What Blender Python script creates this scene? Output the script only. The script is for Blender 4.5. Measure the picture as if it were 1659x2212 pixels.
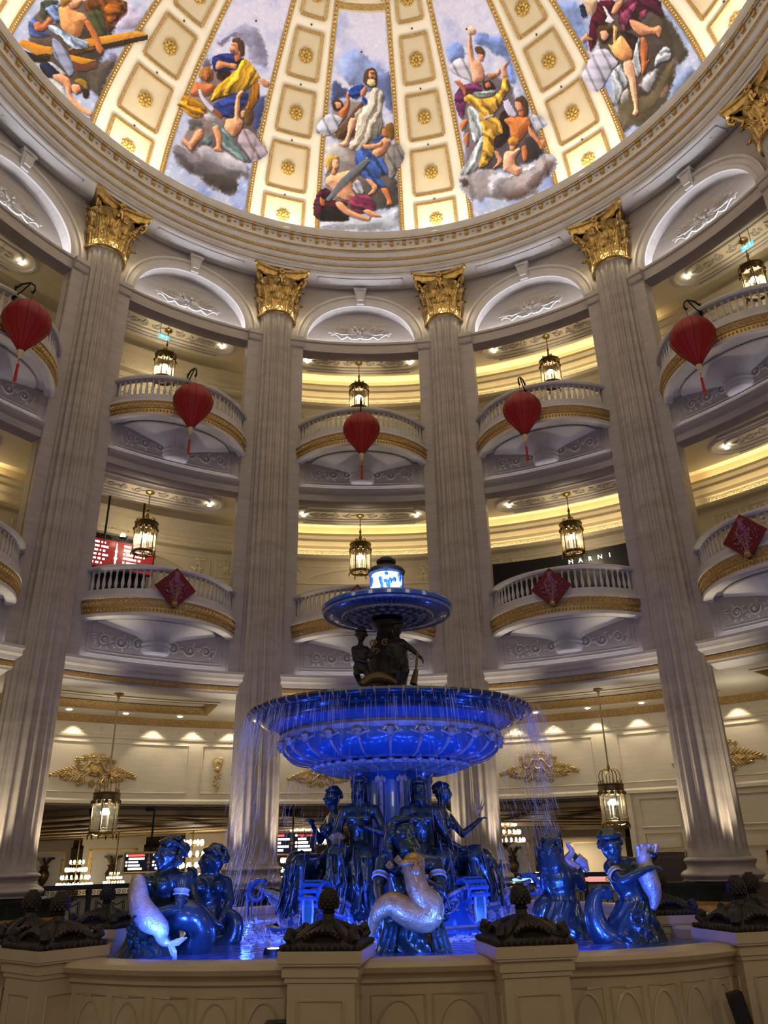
import bpy, bmesh, math, random
import numpy as np
from mathutils import Vector, Matrix, noise
random.seed(7); np.random.seed(7)
for o in list(bpy.data.objects): bpy.data.objects.remove(o)
SC = bpy.context.scene; COL = SC.collection
PI = math.pi
def R(d): return math.radians(d)
# ------------------------------------------------------------------ camera
IMW, IMH, FPX = 1659.0, 2212.0, 1666.7
CYAW, CPITCH, CROLL = -0.0014, 0.4209, -0.0224
CAMP = np.array([0.0, -9.67, 1.55])
_f = np.array([math.sin(CYAW)*math.cos(CPITCH), math.cos(CYAW)*math.cos(CPITCH), math.sin(CPITCH)])
_r0 = np.array([math.cos(CYAW), -math.sin(CYAW), 0.0]); _u0 = np.cross(_r0, _f)
CR = math.cos(CROLL)*_r0+math.sin(CROLL)*_u0; CU = -math.sin(CROLL)*_r0+math.cos(CROLL)*_u0; CF = _f
cd = bpy.data.cameras.new('camera'); cam = bpy.data.objects.new('camera', cd); COL.objects.link(cam)
cd.sensor_fit = 'HORIZONTAL'; cd.sensor_width = 36.0; cd.lens = FPX*36.0/IMW; cd.clip_start = .05; cd.clip_end = 300
M4 = Matrix.Identity(4)
for i in range(3):
    M4[i][0], M4[i][1], M4[i][2], M4[i][3] = CR[i], CU[i], -CF[i], CAMP[i]
cam.matrix_world = M4; SC.camera = cam
# ------------------------------------------------------------------ world, exposure, large lights
W = bpy.data.worlds.new('world'); SC.world = W; W.use_nodes = True
W.node_tree.nodes['Background'].inputs[0].default_value = (.86, .80, .84, 1)
W.node_tree.nodes['Background'].inputs[1].default_value = 0.16
SC.view_settings.view_transform = 'Standard'; SC.view_settings.look = 'None'
SC.view_settings.exposure = 0.0; SC.view_settings.gamma = 1.0; SC.view_settings.use_curve_mapping = False
PH0 = R(-3.66)                       # azimuth of the middle bay, clockwise from +Y
def azp(a, r, z=0.0):                # a in degrees relative to the middle bay
    t = R(a)+PH0; return Vector((r*math.sin(t), r*math.cos(t), z))
def light(kind, name, loc, energy, color=(1,1,1), size=.1, target=None, spot=None, blend=.5, size_y=None):
    d = bpy.data.lights.new(name, kind); d.energy = energy; d.color = color
    if kind == 'AREA':
        d.size = size
        if size_y: d.shape = 'RECTANGLE'; d.size_y = size_y
    else: d.shadow_soft_size = size
    if kind == 'SPOT': d.spot_size = R(spot or 60); d.spot_blend = blend
    o = bpy.data.objects.new(name, d); COL.objects.link(o); o.location = loc
    if target is not None: o.rotation_euler = (Vector(target)-Vector(loc)).to_track_quat('-Z', 'Y').to_euler()
    return o
WARM = (1.0, .80, .50); NEUT = (1.0, .90, .76); COOL = (.80, .84, 1.0)
# floods on the upper cornice that wash the whole hall, and the uplights of the columns
for a in range(-165, 181, 30):
    light('AREA', 'dome_flood', azp(a, 9.25, 19.62), 95, (1.0, .92, .80), .9, target=azp(a, 5.2, 25.0))
for a in (-75, -45, -15, 15, 45, 75):
    for s in (-1, 1):
        p = azp(a, 10, 1.02)+Vector((math.cos(R(a)+PH0), -math.sin(R(a)+PH0), 0))*s*.72-azp(a, .62)
        light('SPOT', 'column_uplight', p, 520, (1.0, .86, .64), .05, target=azp(a, 9.75, 9.0), spot=44, blend=.9)
for a, e in ((180, 74), (150, 50), (-150, 50), (120, 36), (-120, 36)):
    light('AREA', 'ring_ceiling_lamp', azp(a, 13.0, 5.3), e, (1, .80, .52), 1.4, target=azp(a, 3.0, .3))
# blue lamps of the pool, at the water surface and behind the front rim
BLUE = (.035, .11, 1.0)
for a, r, e in ((180, 1.95, 15), (150, 1.9, 14), (-150, 1.9, 14), (110, 1.9, 12), (-110, 1.9, 12), (60, 2.0, 14), (-60, 2.0, 14), (0, 2.0, 12)):
    light('POINT', 'pool_lamp', azp(a, r, 1.0), e*1.0, BLUE, .06)
for x, y, tx, ty, tz, e in ((-1.15,-3.35,-1.75,-1.9,1.5,95), (-1.8,-3.1,-1.9,-2.1,1.4,50), (-.25,-3.45,.05,-2.4,1.5,45), (.55,-3.4,.25,-.8,1.8,60), (1.35,-3.2,1.5,-1.8,1.5,95), (1.75,-3.15,1.90,-2.2,1.6,50), (-.75,-3.4,-.4,-.8,1.8,60)):
    light('SPOT', 'pool_lamp', (x, y, .93), e*1.7, BLUE, .05, target=(tx, ty, tz), spot=95, blend=.8)
for a in (45, 135, 225, 315): light('POINT', 'basin_lamp', azp(a, 1.30, 3.34), 3.5, (.06, .16, 1.0), .05)
# ------------------------------------------------------------------ materials
MAT = {}
def nd(nt, t, **kw):
    n = nt.nodes.new(t)
    for k, v in kw.items():
        if k in n.inputs: n.inputs[k].default_value = v
        else: setattr(n, k, v)
    return n
def mat(name, col, rough=.5, metal=0.0, col2=None, scale=4.0, detail=5.0, stretch=(1,1,1), bump=0.0, bscale=30.0, emit=0.0, ecol=None, trans=0.0, alpha=1.0, vcol=None, coat=0.0, spec=.5, lo=.35, hi=.65, distort=0.0, ior=1.45, bstretch=None):
    m = bpy.data.materials.new(name); m.use_nodes = True; nt = m.node_tree; b = nt.nodes['Principled BSDF']; L = nt.links
    c4 = (*col, 1)
    b.inputs['Base Color'].default_value = c4; b.inputs['Roughness'].default_value = rough; b.inputs['Metallic'].default_value = metal
    b.inputs['Specular IOR Level'].default_value = spec; b.inputs['Coat Weight'].default_value = coat; b.inputs['IOR'].default_value = ior
    b.inputs['Transmission Weight'].default_value = trans; b.inputs['Alpha'].default_value = alpha
    tc = nd(nt, 'ShaderNodeTexCoord'); mp = nd(nt, 'ShaderNodeMapping'); mp.inputs['Scale'].default_value = stretch
    L.new(tc.outputs['Object'], mp.inputs['Vector'])
    if vcol:
        a = nd(nt, 'ShaderNodeVertexColor'); a.layer_name = vcol; L.new(a.outputs[0], b.inputs['Base Color'])
    elif col2:
        n = nd(nt, 'ShaderNodeTexNoise', Scale=scale, Detail=detail, Distortion=distort); L.new(mp.outputs[0], n.inputs['Vector'])
        r = nd(nt, 'ShaderNodeMapRange'); r.inputs[1].default_value = lo; r.inputs[2].default_value = hi; L.new(n.outputs[0], r.inputs[0])
        x = nd(nt, 'ShaderNodeMix', data_type='RGBA'); x.inputs[6].default_value = c4; x.inputs[7].default_value = (*col2, 1)
        L.new(r.outputs[0], x.inputs[0]); L.new(x.outputs[2], b.inputs['Base Color'])
    if bump:
        n2 = nd(nt, 'ShaderNodeTexNoise', Scale=bscale, Detail=4.0)
        if bstretch:
            mp2 = nd(nt, 'ShaderNodeMapping'); mp2.inputs['Scale'].default_value = bstretch; L.new(tc.outputs['Object'], mp2.inputs['Vector']); L.new(mp2.outputs[0], n2.inputs['Vector'])
        else: L.new(mp.outputs[0], n2.inputs['Vector'])
        bp = nd(nt, 'ShaderNodeBump', Strength=bump, Distance=.02); L.new(n2.outputs[0], bp.inputs['Height']); L.new(bp.outputs[0], b.inputs['Normal'])
    if emit:
        b.inputs['Emission Color'].default_value = (*(ecol or col), 1); b.inputs['Emission Strength'].default_value = emit
    MAT[name] = m; return m
mat('marble', (.45,.405,.36), .42, col2=(.37,.33,.295), scale=1.6, stretch=(1,1,7), lo=.30, hi=.72, distort=.6)
mat('marble_column', (.47,.415,.355), .36, col2=(.34,.295,.25), scale=1.1, stretch=(1,1,3.2), lo=.30, hi=.75, distort=.8)
mat('plaster', (.60,.565,.53), .5, col2=(.54,.51,.48), scale=3)
mat('relief', (.52,.475,.43), .5)
mat('cream', (.78,.70,.53), .6, col2=(.72,.64,.48), scale=2)
mat('cream_wall', (.66,.58,.42), .6, col2=(.60,.53,.38), scale=2)
mat('ground_wall', (.64,.57,.44), .55, col2=(.59,.52,.40), scale=2, stretch=(1,1,8))
mat('dome_white', (.80,.74,.62), .6)
mat('coffer', (.62,.52,.36), .6, col2=(.59,.49,.34), scale=3)
mat('gold', (.58,.40,.15), .28, 1.0, col2=(.32,.20,.06), scale=9, bump=.35, bscale=40)
mat('gold_trim', (.60,.41,.17), .42, .6, col2=(.36,.22,.075), scale=26, bump=.8, bscale=60)
mat('gold_pale', (.62,.45,.19), .38, .8, col2=(.50,.35,.14), scale=20, bump=.4, bscale=50)
mat('gold_matte', (.62,.42,.12), .38, .35, col2=(.42,.26,.06), scale=18, bump=.3, bscale=50)
mat('dark_gap', (.05,.04,.035), .6)
mat('brass', (.42,.30,.11), .32, 1.0, col2=(.22,.15,.06), scale=14)
mat('brass_dark', (.16,.115,.05), .38, .9)
mat('fresco', (.8,.8,.8), .65, vcol='paint')
mat('red_silk', (.30,.007,.004), .42, col2=(.22,.004,.003), scale=3, bump=.15, bscale=90, stretch=(1,1,.3))
mat('red_seam', (.08,.002,.002), .6)
mat('red_tassel', (.45,.015,.01), .6)
mat('ivory', (.62,.47,.26), .4)
mat('iron', (.012,.012,.013), .4, .6)
mat('red_board', (.15,.005,.010), .35)
mat('pink', (.36,.12,.23), .6)
mat('glass', (.85,.88,.80), .03, trans=.9, alpha=.35, ior=1.1)
mat('bulb', (1,.93,.75), .3, emit=22, ecol=(1,.86,.60))
mat('candle', (.8,.74,.6), .4)
mat('downlight', (1,1,1), .3, emit=14, ecol=(1,.92,.76))
mat('cove_warm', (1,.85,.55), .5, emit=6.5, ecol=(1,.77,.40))
mat('ledge_led', (.9,.92,1), .5, emit=3.0, ecol=(.86,.86,1.0))
mat('lip_dark', (.012,.035,.055), .22, .3, coat=.5)
mat('cove_white', (.9,.92,1), .5, emit=42, ecol=(.82,.86,1.0))
mat('exit_cyan', (.1,.6,.9), .4, emit=1.2, ecol=(.12,.62,.95))
mat('black', (.010,.009,.009), .35)
mat('green_marble', (.010,.016,.012), .12, col2=(.045,.06,.045), scale=5, lo=.52, hi=.85, distort=1.5)
mat('yellow_marble', (.56,.36,.13), .25, col2=(.66,.52,.30), scale=4, distort=1.2)
mat('pool_stone', (.44,.34,.205), .34, col2=(.50,.40,.26), scale=2.2, distort=.8)
mat('bronze_dark', (.030,.025,.020), .45, .5, col2=(.055,.042,.028), scale=14, bump=.5, bscale=50)
mat('bronze', (.022,.045,.055), .26, .55, col2=(.035,.065,.07), scale=8, coat=.5, bump=.12, bscale=40)
mat('bronze_green', (.012,.035,.030), .24, .55, col2=(.03,.055,.04), scale=10, coat=.5, bump=.2, bscale=30)
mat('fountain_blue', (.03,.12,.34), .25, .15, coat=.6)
mat('fountain_grey', (.44,.42,.42), .42, .2, col2=(.26,.25,.25), scale=12, bump=.6, bscale=40)
mat('fish_gold', (.52,.34,.14), .28, .5, col2=(.34,.21,.08), scale=16, coat=.4, bump=.4, bscale=60)
mat('water', (.05,.10,.35), .10, col2=(.08,.14,.45), scale=6, bump=1.0, bscale=9, spec=.6)
mat('spray', (.80,.86,1.0), .25, trans=.2, alpha=.26)
mat('foam', (.78,.84,1.0), .5, alpha=.8)
mat('glow', (.7,.85,1), .2, emit=7, ecol=(.30,.52,1.0))
mat('crystal_blue', (.10,.22,.75), .08, coat=.5)
mat('floor_stone', (.30,.25,.19), .25, col2=(.22,.18,.13), scale=1.5)
mat('hall_dark', (.16,.115,.075), .55, col2=(.12,.085,.055), scale=3)
mat('hall_cream', (.52,.43,.30), .5)
mat('hall_wall', (.60,.52,.40), .5)
mat('screen', (.006,.005,.006), .25)
mat('screen_red', (.16,.010,.012), .3, emit=.35, ecol=(.55,.03,.03))
mat('text_white', (.9,.9,.9), .4, emit=2.2, ecol=(1,.97,.92))
mat('text_red', (.9,.1,.08), .4, emit=2.2, ecol=(1,.08,.06))
mat('crystal', (1,.9,.7), .3, emit=5.5, ecol=(1,.84,.55))
mat('mirror', (.72,.74,.78), .08, .9)
mat('led_blue', (.1,.3,1), .4, emit=3, ecol=(.15,.35,1))
mat('led_red', (1,.1,.1), .4, emit=2.2, ecol=(1,.15,.15))
mat('wood_dark', (.045,.028,.018), .35)
mat('red_wall', (.16,.012,.018), .5)
# ------------------------------------------------------------------ mesh builder
class MB:
    def __init__(s): s.v = []; s.f = []; s.m = []; s.mi = 0
    def add(s, vs, fs):
        b = len(s.v); s.v.extend([tuple(p) for p in vs]); s.f.extend([tuple(i+b for i in f) for f in fs]); s.m.extend([s.mi]*len(fs)); return s
    def box(s, x0, x1, y0, y1, z0, z1, fn=None):
        vs = [(x,y,z) for z in (z0,z1) for y in (y0,y1) for x in (x0,x1)]
        if fn: vs = [fn(*p) for p in vs]
        return s.add(vs, [(0,2,3,1),(4,5,7,6),(0,1,5,4),(2,6,7,3),(0,4,6,2),(1,3,7,5)])
    def grid(s, nu, nv, fn, cu=False, cv=False):
        U = nu if cu else nu+1; V = nv if cv else nv+1
        vs = [fn(i/nu, j/nv) for j in range(V) for i in range(U)]
        fs = [(j*U+i, j*U+(i+1)%U, ((j+1)%V)*U+(i+1)%U, ((j+1)%V)*U+i) for j in range(nv) for i in range(nu)]
        return s.add(vs, fs)
    def lathe(s, prof, n=24, c=(0,0,0), a0=0, a1=2*PI, rf=None):
        full = abs(a1-a0-2*PI) < 1e-6; U = n if full else n+1; vs = []
        for r, z in prof:
            for i in range(U):
                t = a0+(a1-a0)*i/n; rr = r*(rf(t, z) if rf else 1)
                vs.append((c[0]+rr*math.cos(t), c[1]+rr*math.sin(t), c[2]+z))
        fs = [(j*U+i, j*U+(i+1)%U, (j+1)*U+(i+1)%U, (j+1)*U+i) for j in range(len(prof)-1) for i in range(n)]
        return s.add(vs, fs)
    def arc(s, prof, a0, a1, n):          # sweep (r,z) profile along azimuth (deg, clockwise from +Y), canonical bay frame
        vs = []
        for i in range(n+1):
            t = R(a0+(a1-a0)*i/n)
            for r, z in prof: vs.append((r*math.sin(t), r*math.cos(t), z))
        k = len(prof)
        fs = [(i*k+j, i*k+j+1, (i+1)*k+j+1, (i+1)*k+j) for i in range(n) for j in range(k-1)]
        return s.add(vs, fs)
    def sweep(s, path, prof, closed=False): # path: [(x,y)], prof: [(offset to the left normal, z)]
        n = len(path); vs = []; k = len(prof)
        for i, p in enumerate(path):
            a = path[(i-1) % n] if (closed or i > 0) else p; b = path[(i+1) % n] if (closed or i < n-1) else p
            dx, dy = b[0]-a[0], b[1]-a[1]; l = math.hypot(dx, dy) or 1; nx, ny = -dy/l, dx/l
            for o, z in prof: vs.append((p[0]+nx*o, p[1]+ny*o, z))
        fs = [(i*k+j, ((i+1) % n)*k+j, ((i+1) % n)*k+j+1, i*k+j+1) for i in range(n if closed else n-1) for j in range(k-1)]
        return s.add(vs, fs)
    def tube(s, pts, rad, n=6, cap=True):
        pts = [Vector(p) for p in pts]; m = len(pts); rads = rad if hasattr(rad, '__len__') else [rad]*m; vs = []; up = None
        for i, p in enumerate(pts):
            d = (pts[min(i+1, m-1)]-pts[max(i-1, 0)]); d = d.normalized() if d.length > 1e-9 else Vector((0,0,1))
            if up is None: up = Vector((0,0,1)) if abs(d.z) < .9 else Vector((1,0,0))
            sx = d.cross(up); sx = sx.normalized() if sx.length > 1e-6 else d.orthogonal().normalized(); up = sx.cross(d).normalized()
            for j in range(n):
                t = 2*PI*j/n; vs.append(p+(sx*math.cos(t)+up*math.sin(t))*rads[i])
        fs = [(i*n+j, i*n+(j+1) % n, (i+1)*n+(j+1) % n, (i+1)*n+j) for i in range(m-1) for j in range(n)]
        if cap: fs += [tuple(range(n))[::-1], tuple(range((m-1)*n, m*n))]
        return s.add(vs, fs)
    def ball(s, c, r, nu=8, nv=6, rot=None):
        rx, ry, rz = r if hasattr(r, '__len__') else (r, r, r); vs = []; c = Vector(c)
        def pt(x, y, z):
            p = Vector((x*rx, y*ry, z*rz)); return tuple(c+(rot @ p if rot else p))
        vs.append(pt(0,0,-1))
        for j in range(1, nv):
            ph = PI*j/nv
            for i in range(nu): vs.append(pt(math.sin(ph)*math.cos(2*PI*i/nu), math.sin(ph)*math.sin(2*PI*i/nu), -math.cos(ph)))
        vs.append(pt(0,0,1)); fs = []
        for i in range(nu):
            fs.append((0, 1+(i+1) % nu, 1+i)); t = len(vs)-1; b = 1+(nv-2)*nu; fs.append((t, b+i, b+(i+1) % nu))
            for j in range(nv-2):
                a = 1+j*nu; fs.append((a+i, a+(i+1) % nu, a+nu+(i+1) % nu, a+nu+i))
        return s.add(vs, fs)
    def xform(s, M):
        s.v = [tuple(M @ Vector(p)) for p in s.v]; return s
    def merge(s, o, M=None):
        return s.add([M @ Vector(p) for p in o.v] if M else o.v, o.f)
    def mesh(s, name, mats, smooth=True, sharp=40):
        me = bpy.data.meshes.new(name); me.from_pydata(s.v, [], s.f)
        for mm in (mats if isinstance(mats, (list, tuple)) else [mats]): me.materials.append(MAT[mm])
        if any(s.m): me.polygons.foreach_set('material_index', s.m)
        bm = bmesh.new(); bm.from_mesh(me); bmesh.ops.recalc_face_normals(bm, faces=bm.faces)
        for f in bm.faces: f.smooth = smooth
        if smooth and sharp:
            for e in bm.edges:
                if len(e.link_faces) == 2 and e.calc_face_angle(0) > R(sharp): e.smooth = False
        bm.to_mesh(me); bm.free(); return me
def obj(name, me, parent=None, loc=None, rot=None, scale=None, label=None):
    o = bpy.data.objects.new(name, me); COL.objects.link(o)
    if parent: o.parent = parent
    if loc is not None: o.location = loc
    if rot is not None: o.rotation_euler = rot if hasattr(rot, '__len__') else (0, 0, rot)
    if scale is not None: o.scale = scale if hasattr(scale, '__len__') else (scale,)*3
    if label: o['label'] = label
    return o
def part(name, mb, m, parent=None, smooth=True, sharp=40, **kw): return obj(name, mb.mesh(name, m, smooth, sharp), parent, **kw)
def tag(o, label, cat, group=None, kind=None):
    o['label'] = label; o['category'] = cat
    if group: o['group'] = group
    if kind: o['kind'] = kind
    return o
def thing(name, label, cat, loc=(0,0,0), rot=0, group=None):
    return tag(obj(name, None, None, loc, rot), label, cat, group)
def struct(o): o['kind'] = 'structure'; return o
def copy_tree(o, parent=None):
    c = o.copy(); COL.objects.link(c); c.parent = parent
    for ch in list(o.children): copy_tree(ch, c)
    return c
def place(a, r, z): return azp(a, r, z), -(R(a)+PH0)
def pcyl(a, r, z): t = R(a); return (r*math.sin(t), r*math.cos(t), z)   # canonical bay frame, a in deg
# ------------------------------------------------------------------ floor
b = MB(); b.lathe([(0,0),(18,0)], 72); struct(part('floor', b, 'floor_stone'))
# ------------------------------------------------------------------ dome
DA, DB, DZ = 9.75, 6.35, 19.5
def dome(a, t, off=0.0):        # a deg (relative middle bay), t meridian angle deg, off towards inside
    u = R(a)+PH0; tt = R(t); rr = (DA-off)*math.cos(tt); return (rr*math.sin(u), rr*math.cos(u), DZ+(DB-off)*math.sin(tt))
b = MB(); b.grid(96, 26, lambda u, v: dome(u*360, -1+v*85), cu=True)
CEIL = struct(part('ceiling', b, 'dome_white', sharp=0))
CO_T = [(3.2,14.2),(16.8,28.2),(30.8,40.4),(42.8,51.6),(54.2,62.0)]
def patch(b, a0, a1, t0, t1, off, na=6, nt=6):
    b.grid(na, nt, lambda u, v: dome(a0+(a1-a0)*u, t0+(t1-t0)*v, off))
def band(b, pts, w, off, thick=.03):   # raised flat strip along (a,t) points, w in metres
    V = [Vector(dome(a, t, off)) for a, t in pts]; n = len(V); vs = []
    for i, p in enumerate(V):
        d = (V[min(i+1, n-1)]-V[max(i-1, 0)]).normalized(); nn = (Vector((0,0,DZ))-p).normalized(); s = d.cross(nn).normalized()
        vs += [p-s*w/2, p-s*w/2+nn*thick, p+s*w/2+nn*thick, p+s*w/2]
    b.add(vs, [(i*4+j, i*4+j+1, (i+1)*4+j+1, (i+1)*4+j) for i in range(n-1) for j in range(3)])
# rosette (shared)
rb = MB()
rb.lathe([(.0,.10),(.035,.10),(.05,.07),(.055,.05)], 10)
for k in range(8):
    t = 2*PI*k/8; rb.ball((.115*math.cos(t), .115*math.sin(t), .04), (.062,.05,.035), 7, 5, Matrix.Rotation(t, 3, 'Z'))
for k in range(8):
    t = 2*PI*(k+.5)/8; rb.ball((.185*math.cos(t), .185*math.sin(t), .025), (.05,.045,.03), 6, 4, Matrix.Rotation(t, 3, 'Z'))
rb.lathe([(.20,.0),(.20,.025),(.0,.03)], 20)
ROS = rb.mesh('rosette', 'gold_matte')
spk = MB(); spk.lathe([(.0,.03),(.025,.025),(.032,0)], 8); SPK = spk.mesh('sprinkler', 'dark_gap')
def on_dome(o, a, t, off):
    p = Vector(dome(a, t, off)); n = Vector((-p.x/DA**2, -p.y/DA**2, -(p.z-DZ)/DB**2)).normalized()
    o.location = p; o.rotation_euler = n.to_track_quat('Z', 'Y').to_euler()
for a in range(-75, 76, 30):
    for k, (t0, t1) in enumerate(CO_T):
        b = MB(); patch(b, a-3.8, a+3.8, t0, t1, .02); c = part('coffer_panel', b, 'coffer', CEIL)
        fb = MB(); P = [(a-3.8+7.6*i/6, t0) for i in range(7)]+[(a+3.8, t0+(t1-t0)*i/6) for i in range(1, 7)]+[(a+3.8-7.6*i/6, t1) for i in range(1, 7)]+[(a-3.8, t1-(t1-t0)*i/6) for i in range(1, 7)]
        for q in range(4): band(fb, P[q*6:q*6+7], .085, .02, .045)
        part('coffer_frame', fb, 'gold_trim', c, smooth=False)
        o = obj('rosette', ROS, c); on_dome(o, a, (t0+t1)/2 if k else 9.1, .025)
        if k < 4: on_dome(obj('sprinkler', SPK, CEIL), a, (t1+CO_T[k+1][0])/2, .0)
# beaded gold borders beside the painted panels
for a in range(-60, 61, 30):
    for s in (-1, 1):
        b = MB(); aa = a+s*8.3; P = [(aa, t) for t in range(0, 66, 2)]; band(b, P, .15, 0, .035)
        o = part('border_strip', b, 'gold_trim', CEIL, smooth=False)
        b = MB(); t = 2.0
        while t < 62:
            p = Vector(dome(aa, t, .04)); b.ball(p, .038, 6, 4); t += .75
        q = part('border_beads', b, 'gold_pale', o); q['kind'] = 'stuff'
    # gilded lattice at the head of each painted panel
    b = MB(); patch(b, a-8.2, a+8.2, 56.3, 75, .015, 10, 10); g = part('lattice_ground', b, 'cream', CEIL)
    b = MB(); band(b, [(a-8.2+16.4*i/8, 57.2) for i in range(9)], .16, .03); band(b, [(a-6.5,58.5),(a,62.5),(a+6.5,58.5)], .10, .03, .06); band(b, [(a-6.5,66.5),(a,62.5),(a+6.5,66.5)], .10, .03, .06)
    for sa in (-1, 1): band(b, [(a+sa*6.6, 58), (a+sa*6.6, 67)], .10, .03, .06)
    part('lattice', b, 'gold_trim', g, smooth=False)
    b = MB(); random.seed(3)
    for i in range(46): b.ball(dome(a+random.uniform(-5.8,5.8), random.uniform(58.6,67), .05), (random.uniform(.04,.10),)*3, 6, 4)
    part('lattice_leaf_ornament', b, 'gold_matte', g)
    on_dome(obj('sprinkler', SPK, CEIL), a, 49.5, .05)
# ------------------------------------------------------------------ cornice ring under the dome
AZ0 = R(0)
CORN = obj('trim_1', None); struct(CORN); CORN.rotation_euler = (0, 0, -PH0)
def ring(name, prof, m, parent, a0=-180, a1=180, n=144, **kw):
    b = MB(); b.arc(prof, a0, a1, n); return part(name, b, m, parent, **kw)
ring('soffit', [(10.3,18.12),(9.95,18.12),(9.94,18.10),(9.30,18.10),(9.30,18.20),(9.27,18.20),(9.25,18.26),(9.20,18.30),(9.20,18.36)], 'plaster', CORN)
ring('gold_line', [(9.205,18.36),(9.18,18.36),(9.18,18.39),(9.205,18.39)], 'gold_trim', CORN)
ring('moulding', [(9.20,18.39),(9.16,18.42),(9.13,18.48),(9.13,18.56)], 'plaster', CORN)
ring('gold_band', [(9.13,18.56),(9.10,18.565),(9.08,18.62),(9.08,18.63)], 'gold_trim', CORN)
ring('frieze', [(9.08,18.63),(9.03,18.65),(9.01,18.70),(9.01,18.77),(8.99,18.78)], 'plaster', CORN)
ring('gold_bead_line', [(8.99,18.78),(8.96,18.785),(8.96,18.815),(8.94,18.82)], 'gold_trim', CORN)
ring('fascia', [(8.94,18.82),(8.93,18.92),(8.98,18.92),(8.98,19.20),(8.93,19.20),(8.93,19.24)], 'plaster', CORN)
ring('gold_fillet', [(8.93,19.24),(8.905,19.24),(8.905,19.265),(8.93,19.265)], 'gold_trim', CORN)
ring('lip', [(8.93,19.265),(8.91,19.30),(8.87,19.42),(8.86,19.50),(8.90,19.54),(9.0,19.54),(9.02,19.45),(9.80,19.45)], 'plaster', CORN)
# modillions and studs, 12 per bay
b = MB(); b.box(-.055,.055,-.10,.0,.20,.26); b.box(-.05,.05,-.075,.0,.11,.20); b.box(-.045,.045,-.05,.0,.02,.11)
for zz, yy in ((.215,-.10),(.10,-.055)):
    b.tube([(-.06,yy,zz),(.06,yy,zz)], .028, 8)
MODI = b.mesh('modillion', 'gold_trim', smooth=False)
b = MB(); b.lathe([(0,.025),(.03,.022),(.05,.0)], 10); STUD = b.mesh('stud', 'gold_trim')
for i in range(-38, 38):
    a = (i+.5)*2.5; t = R(a)
    obj('modillion', MODI, CORN, (8.985*math.sin(t), 8.985*math.cos(t), 18.93), -t)
    t = R(a+1.25); obj('stud', STUD, CORN, (8.982*math.sin(t), 8.982*math.cos(t), 19.09), (R(90), 0, -t), label='small round gold stud')
# recessed soffit panels between capitals
for k in range(-3, 4):
    b = MB(); a = k*30
    for a0, a1, r0, r1 in ((a-8.0,a+8.0,9.42,9.45),(a-8.0,a+8.0,9.80,9.83),(a-8.0,a-7.8,9.42,9.83),(a+7.8,a+8.0,9.42,9.83)):
        b.arc([(r0,18.10),(r0,18.07),(r1,18.07),(r1,18.10)], a0, a1, 10)
    for sa in (-6.0, 6.0): b.lathe([(0,0),(.03,0),(.03,.03)], 8, c=(9.62*math.sin(R(a+sa)), 9.62*math.cos(R(a+sa)), 18.08))
    part('soffit_panel', b, 'plaster', CORN, smooth=False)
# cove lamp ring behind the lip, lights the dome
b = MB(); b.arc([(9.15,19.47),(9.55,19.47)], -180, 180, 96); part('cove_lamp', b, 'dome_cove' if 'dome_cove' in MAT else mat('dome_cove', (1,.9,.7), .5, emit=5.5, ecol=(1,.86,.62)).name, CORN)
# ------------------------------------------------------------------ columns
def shaft_mesh():
    b = MB(); N = 20; zs = [1.45,1.52,1.60,1.68,1.78,3,5,8,11,14,16.2,16.34,16.42,16.5,16.56]; K = 10
    def fn(u, v):
        j = round(v*(len(zs)-1)); z = zs[j]; r = .575-.075*((z-1.45)/15.1)**1.3
        d = {0:0,1:0,2:.35,3:.8,4:1,11:1,12:.7,13:.0,14:0}.get(j, 1.0)
        ph = (u*N) % 1.0; x = (ph-.14)/.72; dep = math.sqrt(max(0, 1-(2*x-1)**2)) if 0 < x < 1 else 0
        rr = r*(1-.105*d*dep)
        if j in (0, 14): rr = r+.03
        t = 2*PI*u; return (rr*math.cos(t), rr*math.sin(t), z)
    b.grid(N*K, len(zs)-1, fn, cu=True); return b.mesh('shaft', 'marble_column', sharp=0)
SHAFT = shaft_mesh()
b = MB(); prof = [(.55,1.0),(.76,1.0)]
prof += [(.72+.075*math.sin(PI*i/8), 1.03+.15*i/8) for i in range(9)]+[(.69,1.19),(.655,1.22),(.64,1.26),(.655,1.30),(.69,1.32)]
prof += [(.655+.045*math.sin(PI*i/6), 1.325+.09*i/6) for i in range(7)]+[(.61,1.43),(.60,1.46),(.5,1.46)]
b.lathe(prof, 40); CBASE = b.mesh('base', 'marble_column', sharp=50)
# capital pieces, canonical z from 16.56 to 18.08
b = MB(); b.lathe([(.52,16.52),(.575+.0,16.535)]+[(.575+.035*math.sin(PI*i/6), 16.53+.10*i/6) for i in range(7)]+[(.5,16.63)], 32); CRING = b.mesh('neck_ring', 'gold')
b = MB(); b.lathe([(.48,16.62),(.50,16.9),(.53,17.3),(.60,17.65),(.70,17.80)], 24); CBELL = b.mesh('bell', 'gold')
def leaf_mesh(h, w, curl):
    b = MB(); NU, NV = 18, 22
    def fn(u, v):
        s = (u-.5)*2; lob = 1+.20*math.sin(v*PI*9)*(v < .9)
        ww = w*(.55+.55*math.sin(PI*min(1, v*1.05))**.8*(1-.2*v))*lob*(1 if v < .82 else max(.2, 1-(v-.82)*4.4))
        z = h*v if v < .78 else h*(.78+.16*math.sin((v-.78)/.22*PI*.95))
        out = .03+.06*math.sin(PI*v*.9)+curl*max(0, (v-.5)/.5)**2.0
        rib = .034*abs(math.cos(s*PI*2.5+.6*v*s))*(1-v*.3)-.085*s*s*w/.22+(.03 if abs(s) < .12 else 0)
        return (s*ww, -(out+rib), z)
    b.grid(NU, NV, fn); return b
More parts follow.
